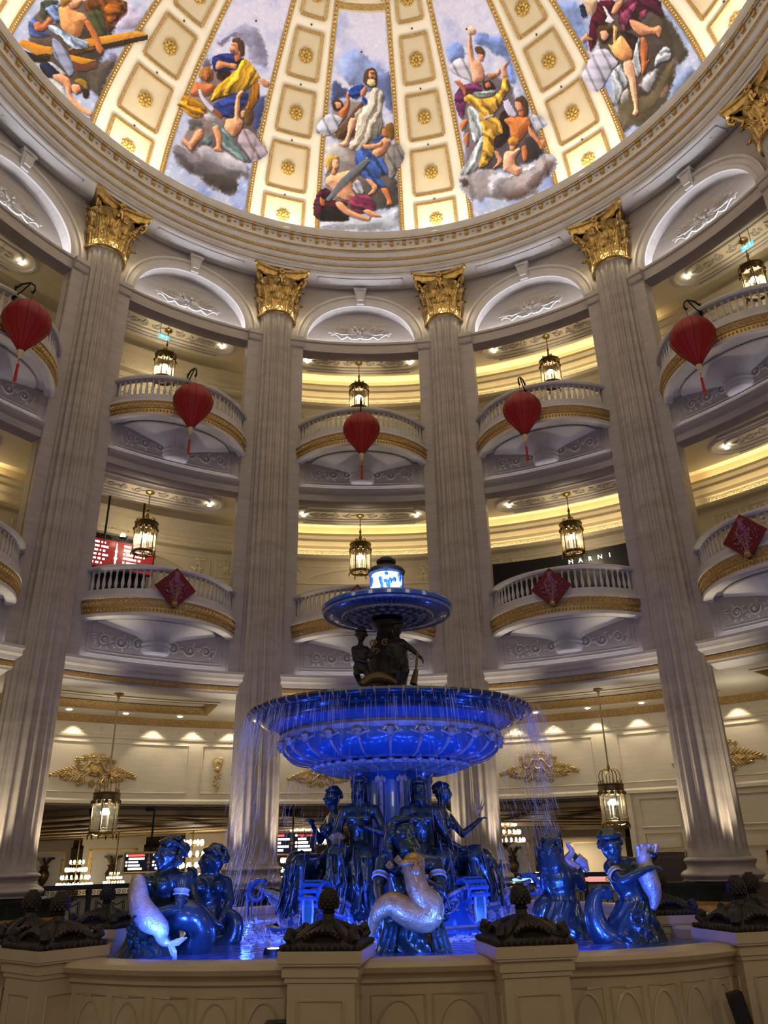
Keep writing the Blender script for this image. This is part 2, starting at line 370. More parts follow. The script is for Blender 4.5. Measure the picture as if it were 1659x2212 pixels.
LEAF1 = leaf_mesh(.54,.19,.24).mesh('leaf', 'gold', sharp=0); LEAF2 = leaf_mesh(.92,.20,.30).mesh('leaf', 'gold', sharp=0); LEAF3 = leaf_mesh(.42,.15,.26).mesh('leaf', 'gold', sharp=0)
def volute_mesh():
    b = MB(); pts = []; rad = []
    for i in range(12): s = i/11; pts.append((0, -.05-.34*s**1.6, -.62+.54*s)); rad.append(.035+.018*s)
    for i in range(22):
        t = PI/2-i*.36; q = .13*(1-i/24); pts.append((0, -.43-q*math.cos(t)*1.0, -.20+q*math.sin(t)+.02)); rad.append(.045*(1-i/34))
    b.tube(pts, rad, 7); b.ball((0,-.43,-.18), (.075,.05,.05), 8, 6); return b.mesh('volute', 'gold')
VOL = volute_mesh()
def abacus_mesh():
    b = MB(); pts = []; c = .90
    for q in range(4):
        A = R(-135+90*q); B = R(-45+90*q)
        p0 = Vector((c*math.sqrt(2)*math.cos(A), c*math.sqrt(2)*math.sin(A))); p1 = Vector((c*math.sqrt(2)*math.cos(B), c*math.sqrt(2)*math.sin(B)))
        nrm = -(p0+p1).normalized()
        for i in range(9):
            s = .055+.89*i/8; pts.append(p0.lerp(p1, s)+nrm*.25*math.sin(PI*s))
    sec = [(.74,17.80),(.90,17.82),(.93,17.88),(.95,17.92),(.95,17.96),(1.0,18.0),(1.0,18.08),(.5,18.08)]
    n = len(pts); vs = [(p.x*f, p.y*f, z) for f, z in sec for p in pts]
    b.add(vs, [(j*n+i, j*n+(i+1) % n, (j+1)*n+(i+1) % n, (j+1)*n+i) for j in range(len(sec)-1) for i in range(n)])
    return b.mesh('abacus', 'gold', sharp=30)
ABA = abacus_mesh()
b = MB()
for k in range(9):
    t = 2*PI*k/9; b.ball((.07*math.cos(t), -.02, .07*math.sin(t)), (.05,.04,.05), 6, 5)
b.ball((0,-.05,0), .05, 8, 6); b.tube([(0,.02,-.05),(0,-.03,-.25),(.02,.02,-.45)], [.03,.05,.03], 6)
for s in (-1, 1): b.ball((s*.05,-.02,-.2), (.05,.04,.1), 6, 5); b.ball((s*.09,0,-.34), (.06,.04,.08), 6, 5)
FLEU = b.mesh('fleuron', 'gold')
# pedestal
def pedestal(parent):
    b = MB(); b.box(-1.0,1.0,-1.0,1.0,.90,.98); b.box(-1.04,1.04,-1.04,1.04,.93,.96); b.box(-.90,.90,-.90,.90,.10,.90); b.box(-.98,.98,-.98,.98,0,.10)
    return b
pb = pedestal(None); PEDM = pb.mesh('pedestal', 'green_marble', smooth=False)
pb = MB()
for q in range(4):
    M = Matrix.Rotation(q*PI/2, 4, 'Z'); t = MB(); t.box(-.62,.62,-.915,-.90,.16,.60); pb.merge(t, M)
YEL = pb.mesh('inlay_panel', 'yellow_marble', smooth=False)
pb = MB()
for q in range(4):
    M = Matrix.Rotation(q*PI/2, 4, 'Z'); t = MB()
    for x0, x1, z0, z1 in ((-.70,.70,.60,.66),(-.70,.70,.10,.16),(-.70,-.62,.16,.60),(.62,.70,.16,.60)): t.box(x0,x1,-.925,-.90,z0,z1)
    pb.merge(t, M)
YELF = pb.mesh('inlay_frame', mat('yellow_dark', (.38,.20,.05), .3).name, smooth=False)
COLLAB = {-75:'gold-topped marble column beyond the left edge', -45:'tall fluted marble column at the far left of the photo', -15:'fluted marble column left of the fountain, behind the big basin edge',
 15:'fluted marble column just right of the fountain', 45:'fluted marble column on the right with its base in full view', 75:'column at the right edge, only its gold capital corner showing'}
for a in (-45, -15, 15, 45, 75):
    p, rz = place(a, 10, 0); c = thing('column', COLLAB[a], 'column', p, rz, 'marble columns around the hall')
    obj('shaft', SHAFT, c); obj('base', CBASE, c)
    pd = obj('pedestal', PEDM, c, label='dark green marble pedestal'); obj('inlay_panel', YEL, pd); obj('inlay_frame', YELF, pd)
    k = obj('capital', CBELL, c, label='gilded Corinthian capital')
    obj('neck_ring', CRING, k); obj('abacus', ABA, k)
    for i in range(8):
        t = 2*PI*(i+.5)/8; obj('leaf', LEAF1, k, (.50*math.cos(t-PI/2), .50*math.sin(t-PI/2), 16.62), t)
        t = 2*PI*i/8; obj('leaf', LEAF2, k, (.48*math.cos(t-PI/2), .48*math.sin(t-PI/2), 16.62), t)
        t = 2*PI*(i+.5)/8; obj('leaf', LEAF3, k, (.54*math.cos(t-PI/2), .54*math.sin(t-PI/2), 17.22), t)
    for i in range(4):
        t = PI/4+i*PI/2; obj('volute', VOL, k, (.50*math.cos(t-PI/2), .50*math.sin(t-PI/2), 17.80), t)
        t = i*PI/2; obj('fleuron', FLEU, k, (.70*math.cos(t-PI/2), .70*math.sin(t-PI/2), 17.95), t)
        for s in (-1, 1):
            pass
# pin uplights of the capitals
for a in (-45, -15, 15, 45):
    for s in (-1, 0, 1):
        th = R(a)+PH0; tang = Vector((math.cos(th), -math.sin(th), 0)); rad = Vector((math.sin(th), math.cos(th), 0))
        p = azp(a, 10, 16.66)+tang*s*.52-rad*(.66 if s == 0 else .42)
        light('POINT', 'capital_pin_light', p, 5.5, (1, .82, .5), .02)
# ------------------------------------------------------------------ one bay of the drum (canonical frame)
RW = 9.95
def wall_mesh():
    b = MB(); A = 10.2
    for s in (-1, 1):       # piers behind the columns with opening jambs
        b.arc([(RW,5.30),(RW,16.0)], s*A, s*15.02, 6)
        b.add([pcyl(s*A, RW, 5.3), pcyl(s*A, 10.25, 5.3), pcyl(s*A, 10.25, 16.0), pcyl(s*A, RW, 16.0)], [(0,1,2,3)])
    n = 60; vs = []           # wall with the lunette cut out
    for i in range(n+1):
        a = -15.02+30.04*i/n; zl = 16+1.46*math.sqrt(max(0, 1-(a/9.7)**2)) if abs(a) < 9.7 else 16.0
        vs += [pcyl(a, RW, zl), pcyl(a, RW, 18.12)]
    b.add(vs, [(2*i, 2*i+2, 2*i+3, 2*i+1) for i in range(n)])
    vs = []                    # reveal and back of the lunette
    for i in range(41):
        t = PI*i/40; a = -9.7*math.cos(t); z = 16+1.46*math.sin(t); vs += [pcyl(a, RW, z), pcyl(a, 10.28, z)]
    b.add(vs, [(2*i, 2*i+2, 2*i+3, 2*i+1) for i in range(40)])
    b.arc([(10.28,15.6),(10.28,17.6)], -10, 10, 16)
    b.arc([(10.28,15.96),(10.28,15.60),(9.95,15.60),(9.90,15.62),(9.90,15.90),(9.86,15.93),(9.86,16.0),(9.93,16.0),(9.93,15.96),(10.28,15.96)], -A, A, 16)   # beam under the lunette
    # spandrels, ledge and floor edges
    b.arc([(10.25,11.12),(10.25,10.60),(9.93,10.60),(9.90,10.62),(9.90,10.80),(9.84,10.86),(9.80,10.93),(9.80,10.98),(RW,10.99),(RW,12.10),(10.9,12.10)], -A, A, 16)
    b.arc([(RW,5.74),(RW,6.80),(10.9,6.80)], -A, A, 16)
    return b.mesh('wall', 'marble', sharp=35)
WALL = wall_mesh()
b = MB()
for s in (-1, 1):
    b.arc([(9.86,5.74),(9.86,15.62),(9.80,15.66),(9.77,15.74),(9.77,15.80),(9.73,15.84),(9.73,15.98),(9.95,15.98)], s*10.2, s*12.6, 3)
    for aa, rr in ((s*10.2, 10.0),):
        b.add([pcyl(aa, 9.86, 5.74), pcyl(aa, rr, 5.74), pcyl(aa, rr, 15.62), pcyl(aa, 9.86, 15.62)], [(0,1,2,3)])
        b.add([pcyl(aa, r, z) for r, z in ((9.95,15.62),(9.86,15.62),(9.77,15.74),(9.73,15.84),(9.73,15.98),(9.95,15.98))], [(0,1,2,3,4,5)])
PILA = b.mesh('pilaster_pair', 'marble', sharp=30)
def arch_mesh():
    b = MB(); sec = [(0,0),(0,.06),(.10,.09),(.14,.05),(.24,.05),(.28,.10),(.34,.10),(.34,0)]; vs = []; n = 40
    for i in range(n+1):
        t = PI*i/n
        for o, d in sec:
            ax = 9.6*R(1)*RW+o*.95; az = 1.44+o*1.12
            a = -math.degrees(ax/RW)*math.cos(t); z = 16+az*math.sin(t); vs.append(pcyl(a, RW-d, z))
    k = len(sec); b.add(vs, [(i*k+j, i*k+j+1, (i+1)*k+j+1, (i+1)*k+j) for i in range(n) for j in range(k-1)])
    return b.mesh('arch_moulding', 'plaster', sharp=35)
ARCH = arch_mesh()
b = MB(); vs = []
for z, w, d in ((17.46,.11,.13),(17.98,.18,.18)):
    for x, y in ((-w,RW+.02),(-w,RW-d),(w,RW-d),(w,RW+.02)): vs.append((x,y,z))
b.add(vs, [(0,1,5,4),(1,2,6,5),(2,3,7,6),(0,3,2,1),(4,5,6,7)])
b.box(-.20,.20,RW-.21,RW,17.94,18.02)
b.box(-.09,.09,RW-.20,RW,17.56,17.88)
KEY = b.mesh('keystone', 'plaster', smooth=False)
def onw(x, z, d, r=RW): return pcyl(math.degrees(x/r), r-d, z)
def spiral(b, cx, cz, r0, turns, start, dirn, rad, d, r=RW, n=20):
    pts = []; rr = []
    for i in range(n+1):
        s = i/n; t = start+dirn*turns*2*PI*s; q = r0*(1-.82*s); pts.append(onw(cx+q*math.cos(t), cz+q*math.sin(t), d, r)); rr.append(rad*(1-.45*s))
    b.tube(pts, rr, 5); b.ball(onw(cx, cz, d+.01, r), r0*.28, 6, 4)
def leafblob(b, x, z, ang, l, w, d, r=RW):
    p = Vector(onw(x, z, d, r)); th = x/r
    m = Matrix.Rotation(-th, 3, 'Z') @ Matrix.Rotation(-ang, 3, 'Y'); b.ball(p, (l, .022, w), 6, 4, m)
def scroll_relief(z0):
    b = MB(); random.seed(11)
    for s in (-1, 1):
        for i, x in enumerate((.42, .83, 1.22)):
            spiral(b, s*x, z0, .165-.012*i, 1.6, (PI if s > 0 else 0)+(0.3 if i % 2 else -.3), s*(1 if i % 2 else -1), .026, .015)
            for q in range(5):
                t = random.uniform(0, 2*PI); leafblob(b, s*x+.19*math.cos(t), z0+.17*math.sin(t), t, .055, .03, .012)
        for q in range(4): leafblob(b, s*(1.42+.02*q), z0-.09+.06*q, .9*s+.35*q, .07, .025, .012)
        for q in range(3): leafblob(b, s*(.12+.06*q), z0-.05-.03*q, .6*s, .07, .03, .014)
    for q in range(5): leafblob(b, 0, z0-.12+.05*q, PI/2, .05, .09-.012*q, .016)
    return b
SREL = {}
for key, z0 in (('hi', 11.48), ('lo', 6.22)): SREL[key] = scroll_relief(z0).mesh('scroll_relief', 'relief')
def frame_mesh(x0, x1, z0, z1, w, d, r, n=12):
    b = MB(); a0, a1 = math.degrees(x0/r), math.degrees(x1/r); wa = math.degrees(w/r)
    for za, zb in ((z0, z0+w), (z1-w, z1)): b.arc([(r,za),(r-d,za+w*.3),(r-d,zb-w*.3),(r,zb)], a0, a1, n)
    for aa in (a0, a1-wa): b.add([pcyl(aa, r, z0), pcyl(aa+wa*.3, r-d, z0), pcyl(aa+wa*.7, r-d, z0), pcyl(aa+wa, r, z0), pcyl(aa, r, z1), pcyl(aa+wa*.3, r-d, z1), pcyl(aa+wa*.7, r-d, z1), pcyl(aa+wa, r, z1)], [(0,1,5,4),(1,2,6,5),(2,3,7,6)])
    return b
PFR = {}
for key, z0, z1 in (('hi', 11.12, 11.95), ('lo', 5.86, 6.70)):
    b = frame_mesh(-1.62, 1.62, z0, z1, .035, .018, RW); b2 = frame_mesh(-1.54, 1.54, z0+.08, z1-.08, .02, .012, RW); b.merge(b2); PFR[key] = b.mesh('panel_frame', 'marble', sharp=30)
# bouquet relief in the lunette
def bouquet():
    b = MB(); r = 10.28; random.seed(5); z0 = 16.42
    for s in (-1, 1):
        for q in range(7):
            an = .12+.20*q; L = .95-.07*q; pts = []
            for i in range(8):
                t = i/7; pts.append(onw(s*(.05+L*t*math.cos(an*.55)), z0+.10+L*.85*t*math.sin(an*.75)+.03*math.sin(t*9),   .04+.05*math.sin(PI*t), r))
            b.tube(pts, [.020*(1-.5*i/7) for i in range(8)], 4)
            for i in range(2, 9):
                t = i/9; x = s*(.05+L*t*math.cos(an*.55)); z = z0+.10+L*.85*t*math.sin(an*.75)
                leafblob(b, x, z+random.uniform(-.03,.03), s*(an*.7+random.uniform(-.6,.6)) if s > 0 else PI-an*.7+random.uniform(-.6,.6), .075, .03, .07, r)
    for q in range(16):
        x = random.gauss(0,.24); z = z0+.22+abs(random.gauss(0,.16)); b.ball(onw(x, z, .06, r), random.uniform(.035,.07), 6, 4)
    for s in (-1, 1):      # ribbon
        b.tube([onw(s*(.02+.9*i/14), z0+.02-.06*math.sin(i*.9)+(.05 if i > 9 else 0), .06+.01*math.sin(i), r) for i in range(15)], .02, 4)
        b.tube([onw(s*(.05+.38*i/9), z0+.10-.14*math.sin(PI*i/9), .07, r) for i in range(10)], .018, 4)
    return b.mesh('bouquet_relief', 'relief')
BOUQ = bouquet()
b = MB(); b.arc([(10.16,15.97),(10.25,15.97)], -9.5, 9.5, 16); LSTRIP = b.mesh('lunette_lamp_strip', 'cove_white')
# lower cornice of the spandrel over the ground floor
b = MB(); b.arc([(10.7,5.25),(9.98,5.25),(9.98,5.30),(9.92,5.30)], -12.4, 12.4, 16); b.arc([(9.92,5.40),(9.84,5.44),(9.80,5.52),(9.72,5.56),(9.70,5.62),(9.66,5.66),(9.66,5.72),(9.95,5.75)], -12.4, 12.4, 16); LCOR = b.mesh('ledge_cornice', 'plaster', sharp=30)
b = MB(); b.arc([(9.92,5.30),(9.89,5.31),(9.86,5.38),(9.86,5.40),(9.92,5.40)], -12.4, 12.4, 16); LGOLD = b.mesh('gold_band', 'gold_trim')
LEDGE = []
for z_, r0_, r1_ in ((10.994,9.86,9.92),(5.745,9.80,9.90)):
    b = MB(); b.arc([(r0_,z_),(r1_,z_)], -10, 10, 16); LEDGE.append(b.mesh('ledge_lamp_strip', 'ledge_led'))
# corridor behind an opening: floor edge, ceiling with relief, back wall with cove cornice
RB = 13.45
def corridor_ceiling(z):
    b = MB(); b.arc([(10.30,z),(12.75,z),(12.75,z+.22),(RB+.3,z+.22)], -15, 15, 16)
    return b.mesh('corridor_ceiling', 'cream', sharp=30)
def ceiling_relief(z):
    b = MB(); rc = 11.95; random.seed(9)
    def P(x, y, d): r = rc+y; t = x/rc; return (r*math.sin(t), r*math.cos(t), z-d)
    def loop(L, w, sec):
        path = []
        for i in range(12): path.append((-L+2*L*i/11, -w))
        for i in range(1, 8): t = -PI/2+PI*i/8; path.append((L+w*math.cos(t), w*math.sin(t)))
        for i in range(12): path.append((L-2*L*i/11, w))
        for i in range(1, 8): t = PI/2+PI*i/8; path.append((-L+w*math.cos(t), w*math.sin(t)))
        n = len(path); vs = []
        for i, p in enumerate(path):
            q0, q1 = path[i-1], path[(i+1) % n]; dx, dy = q1[0]-q0[0], q1[1]-q0[1]; l = math.hypot(dx, dy); nx, ny = dy/l, -dx/l
            for o, d in sec: vs.append(P(p[0]+nx*o, p[1]+ny*o, d))
        k = len(sec); b.add(vs, [(i*k+j, ((i+1) % n)*k+j, ((i+1) % n)*k+j+1, i*k+j+1) for i in range(n) for j in range(k-1)])
    loop(1.42, .26, [(0,0),(0,.04),(.05,.05),(.07,0)]); loop(1.62, .44, [(0,0),(0,.05),(.05,.07),(.10,.03),(.10,0)])
    for s in (-1, 1):
        b.arc([(rc+s*.56,z),(rc+s*.56,z-.06),(rc+s*.64,z-.06),(rc+s*.64,z)], -8, 8, 10)
        for c0 in (.35,.75,1.1,1.35):
            for q in range(7):
                t = random.uniform(0, 2*PI); rr = random.uniform(.03,.20); b.ball(P(s*(c0+rr*math.cos(t)), rr*math.sin(t), .01), (.05+random.random()*.04, .035, .03), 6, 4, Matrix.Rotation(t, 3, 'Z'))
            b.tube([P(s*(c0+.16*math.cos(i*.55)*(1-i/14)), .16*math.sin(i*.55)*(1-i/14), .02) for i in range(12)], .018, 4)
    return b.mesh('ceiling_relief', 'plaster', sharp=30)
def back_wall(zf, zc):
    b = MB(); b.arc([(RB,zf),(RB,zc-.95)], -15, 15, 12); b.arc([(RB,zc-.60),(RB,zc+.22)], -15, 15, 12)
    b.arc([(RB,zc-.95),(RB-.20,zc-.92),(RB-.24,zc-.86),(RB-.24,zc-.82),(RB-.05,zc-.82)], -15, 15, 12)
    b.arc([(RB,zc-.60),(RB-.06,zc-.56),(RB-.06,zc-.46),(RB-.14,zc-.40),(RB-.20,zc-.36),(RB-.20,zc-.28),(RB-.34,zc-.22),(RB-.36,zc-.15),(RB-.32,zc-.15),(RB-.30,zc-.20),(RB,zc-.20)], -15, 15, 12)
    return b.mesh('back_wall', 'cream_wall', sharp=30)
def back_frieze(zc):
    b = MB(); b.arc([(RB-.01,zc-.82),(RB-.01,zc-.60)], -15, 15, 12); random.seed(4); x = -3.4
    while x < 3.4:
        spiral(b, x, zc-.71, .085, 1.3, random.random()*6, random.choice((-1,1)), .022, .02, RB, 10)
        for q in range(3): leafblob(b, x+.10+.02*q, zc-.76+.05*q, .6*q, .05, .02, .02, RB)
        x += .235
    return b.mesh('scroll_frieze', 'cream')
def wall_panels(zc):
    b = MB(); z1 = zc-1.12; z0 = z1-.62
    for x0, x1 in ((-3.3,-2.55),(-2.4,2.4),(2.55,3.3)): b.merge(frame_mesh(x0, x1, z0, z1, .045, .03, RB, 8))
    b.tube([onw(-1.75+3.5*i/24, z0+.02+.50*max(0, math.sin(PI*i/24))**.55, .02, RB) for i in range(25)], .03, 4)
    random.seed(6)
    for s in (-1, 1):
        for q in range(10): leafblob(b, s*(2.05+random.uniform(-.22,.22)), z0+.33+random.uniform(-.2,.2), random.uniform(0,3), .09, .035, .03, RB)
        for q in range(16):
            t = q*.6; leafblob(b, s*(2.92+.02*q*math.cos(t)*.8), z0+.31+.018*q*math.sin(t)*.8, t, .07, .03, .03, RB)
    return b.mesh('wall_panel', 'cream')
CRD = {}
for key, zf, zc in (('hi', 12.1, 16.72), ('lo', 6.8, 11.12)):
    st = MB(); st.arc([(RB-.26,zc-.18),(RB-.04,zc-.18)], -14, 14, 12); s2 = MB(); s2.arc([(RB-.20,zc-.815),(RB-.08,zc-.815)], -14, 14, 12)
    fl = MB(); fl.arc([(9.9,zf),(RB,zf)], -15, 15, 12)
    CRD[key] = dict(ceil=corridor_ceiling(zc), rel=ceiling_relief(zc), back=back_wall(zf, zc), fri=back_frieze(zc), pan=wall_panels(zc), s1=st.mesh('cove_lamp_strip', 'cove_warm'), s2=s2.mesh('frieze_lamp_strip', 'cove_warm'), fl=fl.mesh('corridor_floor', 'floor_stone'))
b = MB(); b.lathe([(0,0),(.05,0),(.06,-.01),(.07,0)], 10); DLM = b.mesh('downlight', 'downlight')
BAYS = {-90:'far_left_end', -60:'far_left', -30:'left', 0:'center', 30:'right', 60:'far_right', 90:'far_right_end'}
COVE = {(-90,'hi'):0,(-90,'lo'):1,(-60,'hi'):0,(-60,'lo'):1,(-30,'hi'):0,(-30,'lo'):0,(0,'hi'):1,(0,'lo'):1,(30,'hi'):1,(30,'lo'):1,(60,'hi'):0,(60,'lo'):1,(90,'hi'):0,(90,'lo'):1}
for a, nm in BAYS.items():
    rz = -(R(a)+PH0)
    w = struct(obj('wall_'+nm, WALL, None, None, rz))
    obj('pilaster_pair', PILA, w); obj('arch_moulding', ARCH, w); obj('keystone', KEY, w); obj('bouquet_relief', BOUQ, w); obj('lunette_lamp_strip', LSTRIP, w)
    for key in ('hi', 'lo'):
        obj('scroll_relief', SREL[key], w); obj('panel_frame', PFR[key], w)
        d = CRD[key]; zc = 16.72 if key == 'hi' else 11.12
        c = struct(obj('wall_corridor_'+nm+('_upper' if key == 'hi' else '_lower'), d['back'], None, None, rz))
        obj('corridor_ceiling', d['ceil'], c); obj('ceiling_relief', d['rel'], c); obj('scroll_frieze', d['fri'], c); obj('wall_panel', d['pan'], c); obj('corridor_floor', d['fl'], c)
        if COVE[(a, key)]: obj('cove_lamp_strip', d['s1'], c); obj('frieze_lamp_strip', d['s2'], c)
        if abs(a) <= 60:
            for s in (-1, 1): x = s*1.72/11.95; obj('downlight', DLM, c, (11.95*math.sin(x), 11.95*math.cos(x), zc-.075))
            light('POINT', 'corridor_fill', azp(a, 12.3, zc-1.15), 14 if COVE[(a, key)] else 32, (1, .82, .55), .5)  # added fill without a fixture, brightens the corridor and its ceiling
    for st in LEDGE: obj('ledge_lamp_strip', st, w)
    lc = obj('ledge_cornice', LCOR, w); obj('gold_band', LGOLD, lc)
# ------------------------------------------------------------------ balconies (local frame: x tangential, y outward, z=0 at rail top)
BRHO, BCY, BPH = 2.06, .91, 58.7
def bpath(n=28, d=0.0, ph=BPH): return [((BRHO+d)*math.sin(R(-ph+2*ph*i/n)), BCY-(BRHO+d)*math.cos(R(-ph+2*ph*i/n))) for i in range(n+1)]
def bsweep(prof, n=28): b = MB(); b.sweep(bpath(n), prof); return b
b = bsweep([(.10,-.10),(.13,-.06),(.13,-.02),(.11,0),(-.11,0),(-.13,-.02),(-.13,-.06),(-.10,-.10),(.10,-.10)]); BRAIL = b.mesh('handrail', 'plaster', sharp=35)
b = bsweep([(.12,-.58),(-.12,-.58),(-.12,-.72),(-.15,-.74),(-.17,-.78),(-.17,-.81),(.12,-.81)]); BPLI = b.mesh('plinth', 'plaster', sharp=35)
b = bsweep([(.1,-.81),(-.15,-.81),(-.14,-.84),(-.14,-.99),(.1,-.99)]); BG1 = b.mesh('gold_frieze', 'gold_trim', sharp=35)
b = bsweep([(.1,-.99),(-.12,-.99),(-.115,-1.14),(.1,-1.14)])
BG2 = b.mesh('gold_frieze', 'gold_pale', sharp=35)
b = MB(); P = bpath(54, .125)
for i in range(1, 54): b.ball((P[i][0], P[i][1], -1.065), (.026,.02,.04), 6, 4)
BG3 = b.mesh('gold_beads', 'gold_trim')
b = MB(); P = bpath(80, .14)
for i in range(1, 80): b.ball((P[i][0], P[i][1], -.915), (.018,.022,.055), 5, 4, Matrix.Rotation(R(25*(-1)**i), 3, 'Y'))
BG4 = b.mesh('gold_leaf_row', 'gold_pale')
b = bsweep([(.1,-1.14),(-.13,-1.14),(-.14,-1.17),(-.13,-1.22),(-.10,-1.24),(.06,-1.24),(.10,-1.20),(.10,-1.12)])
P = bpath(28, -.10); b.add([(x, y, -1.12) for x, y in P]+[(x, .12, -1.12) for x, y in P], [(i, i+1, 30+i, 29+i) for i in range(28)])
BSOF = b.mesh('underside', 'plaster', sharp=35)
def corbel():
    b = MB(); NV = 12
    def fn(u, v):
        t = PI*u; c, s = -math.cos(t), math.sin(t); q = (1-v)**2.2
        rx = .34+(1.40-.34)*q; ry = .34+(.80-.34)*q; fl = 1+.05*(abs(math.cos(t*8))**.7-.5)*min(1, 2.5*(1-v))*(v > .04)
        return (c*rx*fl, .06-s*ry*fl, -1.20-.33*v**.85)
    b.grid(96, NV, fn)
    sec = [(1.40,-1.20),(1.45,-1.19),(1.46,-1.16),(1.43,-1.13),(1.38,-1.12)]
    b.grid(40, len(sec)-1, lambda u, v: (lambda r, z: (-math.cos(PI*u)*r, .06-math.sin(PI*u)*(r-.60), z))(*sec[round(v*(len(sec)-1))]))
    return b
BCOR = corbel().mesh('corbel', 'plaster', sharp=60)
b = MB(); b.lathe([(.33,-1.52),(.36,-1.54),(.37,-1.57),(.35,-1.60),(.33,-1.61),(.33,-1.63),(.355,-1.66),(.345,-1.72),(.31,-1.77),(.25,-1.79),(0,-1.79)], 28, c=(0,.02,0)); BDRUM = b.mesh('drum', 'plaster', sharp=35)
b = MB(); b.lathe([(.036,0),(.036,.03),(.026,.04),(.024,.06),(.034,.09),(.043,.14),(.040,.19),(.028,.26),(.021,.34),(.020,.38),(.030,.40),(.022,.42),(.034,.45),(.034,.48)], 10)
BALU = b.mesh('baluster', 'plaster', sharp=50)
b = MB(); b.box(-.10,.10,-.10,.16,-.81,0); b.box(-.12,.12,-.12,.16,-.10,0); BPOST = b.mesh('end_post', 'marble', smooth=False)
BALL = {('hi',-60):'upper balcony at the far left, cut by the photo edge', ('hi',-30):'upper balcony behind the second red balloon from the left', ('hi',0):'upper balcony in the middle, behind the central red balloon', ('hi',30):'upper balcony right of the middle, behind the fourth red balloon', ('hi',60):'upper balcony at the far right edge under the blue sign',
 ('lo',-60):'lower balcony at the far left, only its rounded end in view', ('lo',-30):'lower left balcony carrying a red diamond of pink blossoms, red screen behind', ('lo',0):'lower middle balcony half hidden behind the fountain top', ('lo',30):'lower right balcony carrying a red diamond below the black shop fascia', ('lo',60):'lower balcony at the right edge with a tilted red diamond'}
NBAL = 27
for (key, a), lab in BALL.items():
    zr = 12.97 if key == 'hi' else 7.80; p, rz = place(a, RW, zr)
    t = thing('balcony', lab, 'balcony', p, rz, 'rounded balconies between the columns')
    obj('handrail', BRAIL, t); obj('plinth', BPLI, t); g = obj('gold_frieze', BG1, t); obj('gold_leaf_row', BG4, g); g = obj('gold_frieze', BG2, t); obj('gold_beads', BG3, g); obj('underside', BSOF, t); obj('corbel', BCOR, t); obj('drum', BDRUM, t)
    P = bpath(NBAL+1)
    for i in range(1, NBAL+1): obj('baluster', BALU, t, (P[i][0], P[i][1], -.58), R(-BPH+2*BPH*i/(NBAL+1)))
    for s in (-1, 1): obj('end_post', BPOST, t, (s*1.76, -.10, 0), 0)
# ------------------------------------------------------------------ red balloon lanterns
def brad(s):      # 0 top .. 1 bottom
    tab = [(0,.05),(.03,.16),(.08,.26),(.16,.37),(.26,.455),(.36,.49),(.46,.475),(.58,.40),(.70,.30),(.82,.19),(.93,.095),(1,.055)]
    for (a, x), (c, y) in zip(tab, tab[1:]):
        if a <= s <= c: return x+(y-x)*(s-a)/(c-a)
    return .055
NG = 14; BH = 1.26
b = MB()
def gore(u, v):
    t = (u-.5)*2*PI/NG; r = brad(v)*(1+.012*math.cos((u-.5)*PI)); return (r*math.sin(t), -r*math.cos(t), -BH*v)
b.grid(4, 22, gore); GORE = b.mesh('gore', 'red_silk', sharp=0)
b = MB()
for k in range(NG):
    t = 2*PI*(k+.5)/NG; b.tube([((brad(i/20)+.003)*math.sin(t), -(brad(i/20)+.003)*math.cos(t), -BH*i/20) for i in range(21)], .005, 4)
SEAM = b.mesh('seams', 'red_seam')
b = MB(); b.lathe([(.0,.01),(.05,.0),(.052,-.02)], 12); BCAPM = b.mesh('top_cap', 'red_seam')
b = MB(); b.lathe([(.07,-BH+.02),(.066,-BH-.03),(.05,-BH-.08),(.03,-BH-.10),(.034,-BH-.12),(.03,-BH-.15),(.0,-BH-.17)], 14); BSKI = b.mesh('neck', 'ivory')
b = MB(); b.tube([(0,0,-BH-.17),(0,0,-BH-.32)], .006, 5); b.lathe([(.0,-BH-.30),(.028,-BH-.31),(.03,-BH-.36),(.026,-BH-.38),(.034,-BH-.72),(0,-BH-.72)], 10); BTAS = b.mesh('tassel', 'red_tassel')
def bracket():
    b = MB(); pts = [(0,.62,.42),(0,.58,.62),(0,.40,.66),(0,.12,.58),(0,-.03,.44),(0,-.06,.32),(0,.0,.26),(0,.05,.31)]
    b.tube(pts, .022, 6); b.tube([(0,.60,.30),(0,.60,.68)], .024, 6); b.tube([(0,.59,.40),(0,.38,.44),(0,.14,.56)], .015, 5); b.tube([(0,.0,.26),(0,0,0)], .006, 5); b.box(-.03,.03,.52,.64,.36,.46)
    return b.mesh('bracket', 'iron')
BRKT = bracket()
for a, zb_, lab in ((-61.56,12.49,'large red balloon lantern hanging at the left edge'),(-31.45,12.50,'red balloon lantern second from the left, above the blue-lit spandrel'),(-.36,12.46,'red balloon lantern in the middle above the fountain'),(29.55,12.46,'red balloon lantern fourth from the left, just right of the middle'),(60.95,12.43,'large red balloon lantern at the far right')):
    p, rz = place(a, 8.2, zb_); t = thing('balloon_lantern', lab, 'lantern', p, rz, 'red balloon lanterns')
    en = obj('top_cap', BCAPM, t)
    for k in range(NG): obj('gore', GORE, t, None, 2*PI*k/NG)
    obj('seams', SEAM, t); obj('neck', BSKI, t, label='ivory coloured neck'); obj('tassel', BTAS, t); obj('bracket', BRKT, t, label='black iron bracket')
